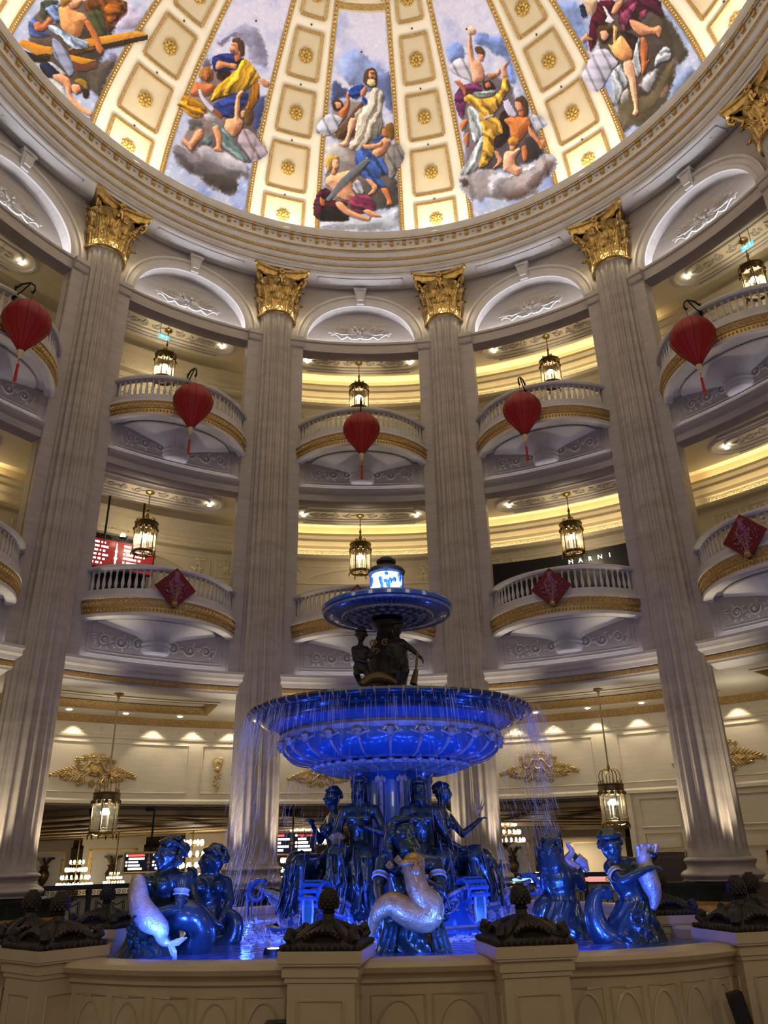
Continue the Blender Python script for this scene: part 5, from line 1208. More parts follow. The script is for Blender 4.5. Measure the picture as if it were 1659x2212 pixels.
def torso(f, P, Wst, C, N, SL, SR, fwd, s, female=False):
    lat = (SR-SL).normalized(); up = (N-P).normalized(); Mx = basis(lat, up); F = -(Mx @ Vector((0,1,0)))
    fs = 1 if F.dot(fwd) > 0 else -1
    f.ball(P, (.165*s,.125*s,.125*s), 12, 8, Mx); f.ball(Wst, ((.118 if female else .135)*s,.10*s,.13*s), 12, 8, Mx); f.ball(C, (.155*s,.118*s,.165*s), 12, 8, Mx)
    f.ball(P.lerp(Wst, .5), (.14*s,.11*s,.12*s), 10, 8, Mx); f.ball(Wst.lerp(C, .5), (.135*s,.105*s,.12*s), 10, 8, Mx)
    Ms = (SL+SR)/2; f.limb([SL, Ms, SR], [.062*s,.085*s,.062*s], 10); f.limb([SL, N], [.045*s,.05*s], 8); f.limb([SR, N], [.045*s,.05*s], 8)
    f.ball(C.lerp(Ms, .6), (.165*s,.105*s,.09*s), 10, 8, Mx)
    for q in (-1, 1):
        if female: f.ball(C+Mx @ Vector((q*.078*s, -fs*.105*s, .035*s)), .066*s, 10, 8)
        else: f.ball(C+Mx @ Vector((q*.078*s, -fs*.085*s, .06*s)), (.082*s,.045*s,.06*s), 10, 7, Mx)
        if not female:
            for k in range(3): f.ball(Wst.lerp(C, .1+.27*k)+Mx @ Vector((q*.038*s, -fs*.09*s, 0)), (.036*s,.026*s,.034*s), 7, 5, Mx)
    return Mx
def arm(f, S, E, H, s, hdir=None, up=Vector((0,0,1))):
    f.limb([S, S.lerp(E, .45), E], [.060*s,.056*s,.044*s]); f.limb([E, E.lerp(H, .35), H], [.043*s,.044*s,.029*s]); f.hand(H, hdir or (H-E), up, s*1.0)
def armband(par, p, d, r, m='fountain_grey'):
    b = MB(); M = d.normalized().to_track_quat('Z', 'Y').to_matrix().to_4x4()
    for z in (-.018, .018): b.lathe([(r,z-.010),(r+.010,z),(r,z+.010)], 16)
    b.lathe([(r+.002,-.02),(r+.002,.02)], 16); b.xform(Matrix.Translation(p) @ M); return b
def fish(pts, rads, m, fin=False):
    b = MB(); P = [Vector(p) for p in pts]; PP = []; RR = []
    for i in range(len(P)-1):
        for k in range(4):
            t = k/4; p0, p1, p2, p3 = P[max(i-1,0)], P[i], P[i+1], P[min(i+2, len(P)-1)]
            PP.append(.5*((2*p1)+(p2-p0)*t+(2*p0-5*p1+4*p2-p3)*t*t+(3*p1-3*p2+p3-p0)*t**3)); RR.append(rads[i]+(rads[i+1]-rads[i])*t)
    PP.append(P[-1]); RR.append(rads[-1]); b.tube(PP, RR, 14); b.ball(PP[0], RR[0], 12, 8)
    d = (PP[0]-PP[2]).normalized()
    b.limb = None
    if fin:
        for k in range(2, len(PP)-3, 2) if fin is True else ():
            n = (PP[k+1]-PP[k-1]).cross(Vector((0,1,0))).normalized(); b.tube([PP[k]+n*RR[k]*.85, PP[k+1]+n*(RR[k]*1.35)], [RR[k]*.30, RR[k]*.06], 6)
        e = PP[-1]; dd = (PP[-1]-PP[-3]).normalized(); sd = dd.cross(Vector((0,1,0))).normalized()
        for q in (-1, 1): b.tube([e, e+dd*.05+sd*q*.04, e+dd*.10+sd*q*.09], [.025,.03,.006], 6)
    return b
def scaled_skirt(top, bot, r0, r1, nfold, curl=.0, seed=1, amp=.10):
    b = MB(); random.seed(seed); ph = [random.uniform(-.4,.4) for _ in range(8)]
    top = Vector(top); bot = Vector(bot)
    def fn(u, v):
        t = 2*PI*u; c = top.lerp(bot, v); r = r0+(r1-r0)*(v**1.3); fo = math.sin(nfold*t+ph[0]*3+1.6*math.sin(2*PI*v*.9+ph[1]*4+t)*curl*2.0)
        r *= 1+amp*(.25+.75*v)*fo+.03*math.sin(2*nfold*t+v*7)
        return (c.x+r*math.cos(t), c.y+r*math.sin(t)*.85, c.z)
    b.grid(nfold*8, 26, fn, cu=True); return b
def robe_mesh(segs, folds, seed, vox):
    f = Fig(); random.seed(seed)
    for pts, rads in segs: f.limb(pts, rads)
    for (a, c, r, n, sp) in folds:
        for i in range(n):
            j = lambda q: Vector((random.uniform(-q,q), random.uniform(-q,q), random.uniform(-q*.4,q*.4)))
            p0 = Vector(a)+j(sp); p1 = Vector(c)+j(sp*1.3); mid = (p0+p1)/2+j(sp*.6)+Vector((0,-.015,0)); f.limb([p0, mid, p1], [r*.7, r, r*.8], 6)
    return bake(f, 'robe', 'bronze', vox, 2, .4)
BR = 'bronze'
def local(par, me_or_mb, name, m=None, **kw):   # world-space geometry parented to an Empty with location only
    o = part(name, me_or_mb, m, par, **kw) if isinstance(me_or_mb, MB) else obj(name, me_or_mb, par)
    me = o.data; me.transform(Matrix.Translation(-par.location)); return o
def V(*a): return Vector(a)
# ---- seated figures on the fountain
def seated(root_lab, px, Y, yaw, arms, female, beard, hair, seed, headturn=0, bun=None, prop=None):
    # px: head centre pixel; Y: plane of the torso
    s = .92; h = Wp(px[0], px[1], Y); fx = V(math.sin(R(yaw)), -math.cos(R(yaw)), 0); lt = V(math.cos(R(yaw)), math.sin(R(yaw)), 0)
    P = h-V(0,0,.74*s)-fx*.02; t = thing('seated_statue', root_lab, 'statue', (P.x, P.y, 1.06), 0, 'seated bronze figures around the fountain stem')
    Wst = P+V(0,0,.16*s)-fx*.01; C = P+V(0,0,.34*s)+fx*.0; N = P+V(0,0,.57*s); SL = P+V(0,0,.49*s)-lt*.185*s; SR = P+V(0,0,.49*s)+lt*.185*s
    f = Fig(); torso(f, P, Wst, C, N, SL, SR, fx, s, female); f.limb([N-V(0,0,.03), h-V(0,0,.06*s)], [.056*s,.052*s])
    fd = (Matrix.Rotation(R(headturn), 3, 'Z') @ fx)
    hm = head(f, h, fd, V(0,0,1), s, female, beard, hair, bun)
    def A(x, y, z): return P+lt*x*s+fx*y*s+V(0,0,z*s)
    for S, (E, H) in zip((SL, SR), arms): arm(f, S, A(*E), A(*H), s)
    hipL, hipR = A(-.09,.0,-.02), A(.09,.0,-.02); kL, kR = A(-.15,.44,.02), A(.14,.46,-.02); aL, aR = A(-.13,.40,-.50), A(.12,.42,-.50)
    for hp, k, an in ((hipL,kL,aL),(hipR,kR,aR)): f.limb([hp,k,an,an+fx*.12-V(0,0,.03)], [.085,.07,.045,.035])
    local(t, bake(f, 'body', BR, .0135), 'body'); local(t, bake(hm, 'hair', BR, .012, 1), 'hair')
    if beard: pass
    rm = robe_mesh([([hipL,kL,aL-V(0,0,.04)], [.125,.115,.13]), ([hipR,kR,aR-V(0,0,.04)], [.125,.115,.14]), ([A(-.15,.0,.02),A(0,.06,.06),A(.15,.0,.02)], [.09,.10,.09]), ([A(0,.25,-.08),A(0,.40,-.15),A(0,.36,-.5)], [.12,.10,.12])],
        [(kL+fx*.10,aL+fx*.12-V(0,0,.02),.022,9,.09), (kR+fx*.10,aR+fx*.12-V(0,0,.02),.022,9,.09), (A(0,.52,-.05),A(0,.48,-.5),.020,7,.08), (A(-.2,.1,.06),kL+V(0,0,.08),.018,6,.06), (A(.2,.1,.06),kR+V(0,0,.08),.018,6,.06), (A(-.2,.15,-.1),aL-lt*.12,.02,6,.06), (A(.2,.15,-.1),aR+lt*.12,.02,6,.06)], seed, .0135)
    local(t, rm, 'robe')
    if prop: local(t, prop(A), 'attribute', 'fish_gold')
    return t
def coral(A):
    b = MB(); o = A(.52,.30,.48)
    for i in range(7): an = -.9+.3*i; b.tube([o, o+V(math.sin(an)*.06,0,.07), o+V(math.sin(an)*.11,0,.14+.02*(i % 3))], [.014,.011,.005], 5)
    return b
def shell(A):
    b = MB(); o = A(-.20,.30,.12)
    for i in range(7): an = -.9+.3*i; b.tube([o, o+V(math.sin(an)*.09,-.03,.10*math.cos(an)+.02)], [.012,.03], 6)
    return b
seated('seated bronze youth in profile at the left of the fountain stem, hand at his chin', (719,1722), -.28, -68, [((-.26,.10,.24),(-.12,.24,.42)),((.30,.06,.22),(.34,.26,.06))], True, False, None, 41, 8, bun=(0,.09,.04))
seated('seated bare-chested bronze figure with wreath, left of the middle, shell on the lap', (776,1702), -.72, -10, [((-.30,.02,.20),(-.22,.26,.08)),((.32,.06,.22),(.10,.20,.30))], False, False, 'long', 42, -6, prop=shell)
seated('seated bearded bronze figure facing forward, right of the middle', (905,1704), -.72, 12, [((-.30,.06,.20),(-.20,.20,.28)),((.32,.02,.20),(.30,.26,.06))], False, True, 'long', 43, 6)
seated('seated bronze woman in profile at the right of the fountain stem holding coral', (955,1712), -.28, 66, [((-.28,.08,.22),(-.22,.34,.08)),((.34,.14,.26),(.46,.30,.40))], True, False, None, 44, 6, bun=(0,.09,.06), prop=coral)
# ---- front triton
def statue_root(lab, x, y, Y): p = Wp(x, y, Y); return thing('pool_statue', lab, 'statue', (p.x, p.y, WZ-.03), 0, 'bronze statues standing in the pool')
Y0 = -2.45; T = statue_root('bearded bronze triton in front of the fountain hugging a golden fish', 885, 2060, Y0)
f = Fig(); P = Wp(888,1975,Y0); Wst = Wp(888,1938,Y0); C = Wp(884,1890,Y0); N = Wp(874,1840,Y0-.02); SL = Wp(828,1862,Y0-.05); SR = Wp(942,1866,Y0-.02); h = Wp(868,1803,Y0-.12)
torso(f, P, Wst, C, N, SL, SR, V(.15,-1,0), 1.10); f.limb([N, h-V(0,0,.05)], [.068,.062]); hm = head(f, h, V(.62,-.75,.40), V(-.1,.15,1), 1.18, False, True, 'long')
arm(f, SL, Wp(818,1915,Y0-.18), Wp(822,1948,Y0-.40), 1.12, V(.6,-.4,-.2)); arm(f, SR, Wp(950,1925,Y0-.14), Wp(915,1905,Y0-.38), 1.12, V(-.8,-.3,.3))
local(T, bake(f, 'body', BR, .0135), 'body'); local(T, bake(hm, 'hair', BR, .012, 1), 'hair', )
fp = [Wp(x, y, Y0-.40+d) for x, y, d in ((893,1868,.0),(896,1895,-.03),(906,1928,-.04),(928,1955,-.03),(920,1980,-.02),(885,1972,-.03),(846,1953,-.02),(816,1972,0),(805,2005,.03),(803,2038,.05))]
b = fish(fp, [.095,.085,.092,.112,.118,.112,.095,.060,.034,.008], 'fish_gold', False)
for k_ in range(3): b.tube([Wp(905+8*k_,1900+26*k_,Y0-.46), Wp(925+10*k_,1890+26*k_,Y0-.44)], [.03,.008], 6)
b.ball(Wp(888,1876,Y0-.52), .014, 6, 5)
for i in range(14):
    p = Wp(905+4.2*i*(1 if i < 9 else -.2), 1985+10*math.sin(i*.5), Y0-.50); b.ball(p+V(random.uniform(-.08,.05),0,random.uniform(-.03,.03)), (.035,.02,.022), 6, 4)
b.ball(Wp(884,1864,Y0-.46), (.10,.06,.03), 10, 6); b.ball(Wp(897,1880,Y0-.48), (.05,.05,.06), 8, 6); local(T, b, 'fish', 'fish_gold')
b = scaled_skirt(Wp(888,1935,Y0), (T.location.x, T.location.y, WZ-.04), .20, .29, 9, .8, 3, .09)
sk = local(T, b, 'leaf_skirt', 'bronze_green', sharp=0)
for sgn, cx in ((-1, 862), (1, 925)):
    b = MB(); c = Wp(cx, 1985, Y0-.25); b.tube([c+V(sgn*.065*(1-i/20)*math.cos(i*.6), -.02, .07*(1-i/20)*math.sin(i*.6)) for i in range(16)], [.018*(1-i/24) for i in range(16)], 6)
    for q in range(3): b.tube([c+V(sgn*(.02+.04*q),-.02,-.02), c+V(sgn*(.05+.04*q),-.05,-.14), c+V(sgn*(.07+.06*q),-.06,-.30)], [.022,.024,.016], 6)
    local(T, b, 'leaf_curl', 'bronze_green')
for x, y in ((842,1868),(875,1880),(905,1872),(860,1856)):
    b = MB(); c = Wp(x, y, Y0-.20)
    for i in range(6): an = -.8+.32*i; b.tube([c+V(0,0,.03), c+V(math.sin(an)*.035,-.02,.03-math.cos(an)*.06)], [.006,.014], 5)
    local(T, b, 'necklace_shell', 'fish_gold')
local(T, armband(T, SL.lerp(Wp(818,1915,Y0-.18), .62), SL-Wp(818,1915,Y0-.18), .062), 'armband', 'fountain_grey'); local(T, armband(T, SR.lerp(Wp(950,1925,Y0-.14), .45), SR-Wp(950,1925,Y0-.14), .066), 'armband', 'fountain_grey')
# ---- left mermaid with fish
Y0 = -2.35; T = statue_root('bronze mermaid with flowered hair at left holding a pale fish', 350, 2068, Y0)
f = Fig(); P = Wp(345,1990,Y0); Wst = Wp(350,1955,Y0); C = Wp(352,1920,Y0); N = Wp(366,1880,Y0); SL = Wp(322,1902,Y0+.06); SR = Wp(396,1900,Y0-.10); h = Wp(368,1845,Y0-.02)
torso(f, P, Wst, C, N, SL, SR, V(-.45,-1,0), 1.05, True); f.limb([N-V(0,0,.04), h-V(0,0,.05)], [.058,.052]); hm = head(f, h, V(-.75,-.65,.12), V(.05,0,1), 1.12, True, False, None, (.02,.10,.05))
for x, y in ((368,1815),(378,1822),(362,1824),(384,1852),(390,1862),(380,1868)): hm.ball(Wp(x, y, Y0-.12), .026, 7, 5)
arm(f, SL, Wp(292,1930,Y0-.02), Wp(283,1955,Y0-.22), 1.05, V(.3,-.6,-.2)); arm(f, SR, Wp(386,1962,Y0-.16), Wp(322,1972,Y0-.38), 1.05, V(-1,-.1,-.15))
local(T, bake(f, 'body', BR, .0135), 'body'); local(T, bake(hm, 'hair', BR, .012, 1), 'hair')
b = fish([Wp(x, y, Y0-.30+d) for x, y, d in ((298,1905,0),(298,1925,-.02),(302,1955,-.05),(322,1985,-.08),(345,2005,-.08),(352,2030,-.05),(368,2040,-.04))], [.062,.080,.092,.10,.075,.045,.018], 'x', 'tail'); b.ball(Wp(299,1898,Y0-.30), (.05,.05,.03), 8, 6); local(T, b, 'fish', 'fish_pale' if 'fish_pale' in MAT else mat('fish_pale', (.60,.54,.48), .22, .5, col2=(.42,.36,.30), scale=20, coat=.5, bump=.5, bscale=70).name)
b = scaled_skirt(Wp(340,1975,Y0), (T.location.x-.10, T.location.y-.10, WZ-.04), .17, .27, 8, .6, 5, .08); local(T, b, 'tail_skirt', 'bronze_green', sharp=0)
b = fish([Wp(x, y, Y0+d) for x, y, d in ((350,1985,0),(395,1975,-.08),(425,1990,-.05),(432,2025,0),(405,2062,.05),(370,2075,.05))], [.13,.12,.12,.13,.13,.10], 'x', False); local(T, b, 'coiled_tail', 'bronze')
b = MB(); random.seed(4)
for i in range(34): p = Wp(random.uniform(276,330), random.uniform(1990,2062), Y0-.26); b.ball(p, (.026,.014,.026), 6, 4)
q = local(T, b, 'scales', 'bronze_green'); q['kind'] = 'stuff'
local(T, armband(T, SR.lerp(Wp(386,1962,Y0-.16), .45), SR-Wp(386,1962,Y0-.16), .060), 'armband', 'fountain_grey')
# ---- second left figure, behind
Y0 = -1.55; T = statue_root('bronze mermaid behind the left one, turned left with a small dolphin', 455, 2050, Y0)
f = Fig(); P = Wp(450,1990,Y0); Wst = Wp(450,1958,Y0); C = Wp(448,1925,Y0); N = Wp(458,1888,Y0); SL = Wp(418,1908,Y0-.06); SR = Wp(488,1908,Y0+.03); h = Wp(461,1858,Y0-.02)
torso(f, P, Wst, C, N, SL, SR, V(-.4,-1,0), 1.05, True); f.limb([N-V(0,0,.04), h-V(0,0,.05)], [.058,.052]); hm = head(f, h, V(-.9,-.4,.05), V(0,0,1), 1.10, True, False, None, (0,.10,.02))
arm(f, SL, Wp(405,1940,Y0-.10), Wp(420,1905,Y0-.28), 1.0, V(-.2,-.2,1)); arm(f, SR, Wp(497,1950,Y0-.04), Wp(478,1985,Y0-.16), 1.0)
local(T, bake(f, 'body', BR, .0135), 'body'); local(T, bake(hm, 'hair', BR, .012, 1), 'hair')
b = fish([Wp(x, y, Y0-.28) for x, y in ((415,1885),(410,1915),(425,1950),(455,1985),(480,2000))], [.05,.06,.05,.035,.012], 'x'); local(T, b, 'dolphin', 'bronze')
b = scaled_skirt(Wp(452,1978,Y0), (T.location.x, T.location.y, WZ-.04), .17, .24, 8, .5, 8, .08); local(T, b, 'tail_skirt', 'bronze_green', sharp=0)
b = fish([Wp(x, y, Y0-.1) for x, y in ((470,2040),(500,2030),(508,1990),(490,1975),(476,1995))], [.09,.09,.07,.05,.02], 'x', False); local(T, b, 'coiled_tail', 'bronze')
# ---- right figure seen from behind with a shell
Y0 = -1.75; T = statue_root('bronze figure seen from behind at right, lifting a shell', 1210, 2040, Y0)
f = Fig(); P = Wp(1216,1960,Y0); Wst = Wp(1214,1930,Y0); C = Wp(1208,1900,Y0); N = Wp(1195,1872,Y0); SL = Wp(1178,1888,Y0); SR = Wp(1240,1890,Y0+.02); h = Wp(1192,1840,Y0+.02)
torso(f, P, Wst, C, N, SL, SR, V(.3,1,0), 1.0, False); f.limb([N-V(0,0,.04), h-V(0,0,.05)], [.058,.052]); hm = head(f, h, V(.75,.65,.25), V(0,0,1), 1.08, False, False, 'long')
arm(f, SL, Wp(1180,1930,Y0+.12), Wp(1215,1925,Y0+.26), 1.0); arm(f, SR, Wp(1258,1915,Y0+.05), Wp(1250,1872,Y0+.10), 1.0, V(-.1,.1,1))
local(T, bake(f, 'body', BR, .0135), 'body'); local(T, bake(hm, 'hair', BR, .012, 1), 'hair')
b = MB(); c = Wp(1238,1848,Y0+.08); b.tube([c+V(.05*math.cos(i*.7)*(1-i/16)-.03, 0, -.12+.018*i) for i in range(14)], [.05*(1-i/20) for i in range(14)], 8); b.tube([c+V(.03,0,-.02), c+V(.09,0,-.07), c+V(.12,0,-.14)], [.05,.05,.02], 8); local(T, b, 'shell', 'fish_pale')
b = scaled_skirt(Wp(1214,1945,Y0), (T.location.x+.02, T.location.y, WZ-.04), .155, .28, 9, .9, 12, .08); local(T, b, 'tail_skirt', 'bronze', sharp=0)
b = fish([Wp(x, y, Y0+.05) for x, y in ((1205,1960),(1180,1955),(1170,1985),(1185,2020),(1200,2045))], [.09,.10,.09,.08,.06], 'x', False); local(T, b, 'coiled_tail', 'bronze')
# ---- right mermaid with silver fish
Y0 = -2.2; T = statue_root('bronze mermaid at right leaning back with a silver fish in her arms', 1362, 2044, Y0)
f = Fig(); P = Wp(1374,1962,Y0); Wst = Wp(1366,1930,Y0); C = Wp(1352,1896,Y0); N = Wp(1336,1862,Y0); SL = Wp(1318,1874,Y0-.05); SR = Wp(1382,1868,Y0+.02); h = Wp(1319,1828,Y0-.04)
torso(f, P, Wst, C, N, SL, SR, V(.3,-1,0), 1.0, True); f.limb([N-V(0,0,.03), h-V(0,0,.05)], [.056,.05]); hm = head(f, h, V(.10,-1,-.10), V(-.12,0,1), 1.08, True, False, None, (-.02,.09,.04))
arm(f, SL, Wp(1345,1903,Y0-.22), Wp(1392,1880,Y0-.26), 1.02, V(1,0,.3)); arm(f, SR, Wp(1404,1892,Y0+.02), Wp(1408,1868,Y0-.12), 1.0, V(-.2,-.4,1))
local(T, bake(f, 'body', BR, .0135), 'body'); local(T, bake(hm, 'hair', BR, .012, 1), 'hair')
b = fish([Wp(x, y, Y0-.14) for x, y in ((1390,1842),(1392,1862),(1398,1890),(1408,1915),(1414,1940),(1410,1965))], [.06,.07,.085,.08,.055,.02], 'x')
for i in range(6): b.tube([Wp(1382+6*i,1850,Y0-.16), Wp(1378+8*i,1828-4*(i % 2),Y0-.16)], [.02,.028], 6)
local(T, b, 'fish', 'fish_pale')
b = scaled_skirt(Wp(1370,1945,Y0), (T.location.x, T.location.y, WZ-.04), .155, .30, 9, 1.0, 17, .10); local(T, b, 'tail_skirt', 'bronze', sharp=0)
b = fish([Wp(x, y, Y0-.05) for x, y in ((1345,2035),(1305,2020),(1285,1985),(1284,1945),(1300,1925),(1316,1935),(1310,1915))], [.11,.11,.09,.065,.055,.04,.015], 'x', False); local(T, b, 'curled_tail', 'bronze')
b = MB(); c = Wp(1378,1985,Y0-.24); b.tube([c+V(.075*(1-i/20)*math.cos(i*.6), 0, .08*(1-i/20)*math.sin(i*.6)) for i in range(16)], [.018*(1-i/24) for i in range(16)], 6); local(T, b, 'leaf_curl', 'bronze')
local(T, armband(T, SL.lerp(Wp(1342,1902,Y0-.22), .5), SL-Wp(1342,1902,Y0-.22), .058), 'armband', 'gold_trim')
# ---- dark putti on the great basin
def putto(lab, hp, sh, hip, knee, foot, arms, Y, s, turn):
    p = Wp(hip[0], hip[1], Y); t = thing('child_statue', lab, 'statue', (p.x, p.y, 3.20), 0, 'dark child statues on the great basin')
    f = Fig(); h = Wp(*hp, Y-.02); SL = Wp(sh[0]-13, sh[1], Y); SR = Wp(sh[0]+13, sh[1], Y); P = p; C = Wp(*sh, Y).lerp(P, .35); Wst = Wp(*sh, Y).lerp(P, .7); N = Wp(sh[0], sh[1]-4, Y)
    torso(f, P, Wst, C, N, SL, SR, V(0,-1,0), s, False); f.limb([N, h-V(0,0,.05*s)], [.055*s,.05*s]); hm = head(f, h, V(math.sin(R(turn)), -math.cos(R(turn)), -.05), V(0,0,1), s*1.15)
    for S, (e, hd, dy) in zip((SL, SR), arms): arm(f, S, Wp(*e, Y+dy*.5), Wp(*hd, Y+dy), s)
    for q, (k, a) in zip((-1, 1), zip(knee, foot)): f.limb([P+V(q*.06*s,0,-.02), Wp(*k, Y-.10), Wp(*a, Y-.04), Wp(*a, Y-.14)], [.085*s,.07*s,.045*s,.035*s])
    local(t, bake(f, 'body', 'bronze_dark', .0115, 3), 'body'); local(t, bake(hm, 'hair', 'bronze_dark', .010, 1), 'hair'); return t
putto('dark bronze child on the great basin, left of the upper stem', (780,1372), (778,1402), (780,1442), ((770,1455),(796,1458)), ((778,1478),(800,1480)), (((766,1425),(790,1430),-.1),((800,1420),(806,1412),0)), -.42, .62, -20)
putto('dark bronze figure leaning on an oar, right of the upper stem', (857,1358), (856,1388), (862,1430), ((850,1452),(876,1450)), ((846,1482),(866,1484)), (((838,1410),(850,1420),-.1),((892,1405),(904,1416),0)), -.42, .74, 10)
putto('dark bronze child half hidden behind the upper stem', (826,1372), (826,1398), (826,1436), ((816,1455),(838,1455)), ((816,1478),(838,1478)), (((808,1412),(800,1405),0),((842,1412),(848,1405),0)), .40, .62, 0)
t = thing('oar', 'dark gilded oar standing beside the figure on the great basin', 'oar', Wp(900,1480,-.45)); b = MB(); b.tube([Wp(902,1408,-.45), Wp(898,1455,-.45)], .018, 6); b.tube([Wp(899,1448,-.45), Wp(893,1478,-.48)], [.03,.05], 6); local(t, b, 'shaft', mat('old_gilt', (.16,.10,.035), .4, .6).name)
t = thing('dolphin', 'dark gilded dolphin curled at the feet of the child statue', 'statue', Wp(800,1482,-.55)); b = fish([Wp(x, y, -.52) for x, y in ((786,1476),(800,1466),(820,1462),(842,1468),(856,1476))], [.05,.06,.07,.05,.02], 'x'); local(t, b, 'body', 'old_gilt')
for i, (x, y) in enumerate(((806,1390),(832,1388),(812,1408))):
    b = MB(); c = Wp(x, y, -.30)-V(0,0,.60); b.tube([c+V(.05*(1-k/16)*math.cos(k*.7), 0, .05*(1-k/16)*math.sin(k*.7)) for k in range(13)], .012, 5); part('gilt_scroll', b, 'old_gilt', FT)
# ------------------------------------------------------------------ painted panels of the dome (flat paintings on the real dome surface)
def vnoise(x, y, seed=0):
    xi = np.floor(x).astype(np.int64); yi = np.floor(y).astype(np.int64); fx = x-xi; fy = y-yi; fx = fx*fx*(3-2*fx); fy = fy*fy*(3-2*fy)
    def h(a, b): n = (a*374761393+b*668265263+seed*1442695041) & 0x7fffffff; n = ((n ^ (n >> 13))*1274126177) & 0x7fffffff; return ((n ^ (n >> 16)) & 0xffff)/65535.0
    return (h(xi,yi)*(1-fx)+h(xi+1,yi)*fx)*(1-fy)+(h(xi,yi+1)*(1-fx)+h(xi+1,yi+1)*fx)*fy
def fbm(x, y, seed=0, o=4):
    s = 0; a = .5
    for k in range(o): s = s+a*vnoise(x*2**k, y*2**k, seed+k); a *= .5
    return s
def pip(X, Y, P):
    ins = np.zeros(X.shape, bool); n = len(P)
    for i in range(n):
        x0, y0 = P[i]; x1, y1 = P[(i+1) % n]
        if y0 == y1: continue
        c = ((y0 > Y) != (y1 > Y)) & (X < (x1-x0)*(Y-y0)/(y1-y0)+x0); ins ^= c
    return ins
def edist(X, Y, P):
    D = np.full(X.shape, 1e9); NX = np.zeros(X.shape); NY = np.zeros(X.shape); n = len(P)
    for i in range(n):
        x0, y0 = P[i]; x1, y1 = P[(i+1) % n]; dx, dy = x1-x0, y1-y0; L = dx*dx+dy*dy+1e-9
        t = np.clip(((X-x0)*dx+(Y-y0)*dy)/L, 0, 1); qx = x0+t*dx; qy = y0+t*dy; d = np.hypot(X-qx, Y-qy); m = d < D
        D[m] = d[m]; NX[m] = (qx-X)[m]; NY[m] = (qy-Y)[m]
    l = np.hypot(NX, NY)+1e-6; return D, NX/l, NY/l
SK = (214,162,128); SK2 = (190,126,84)
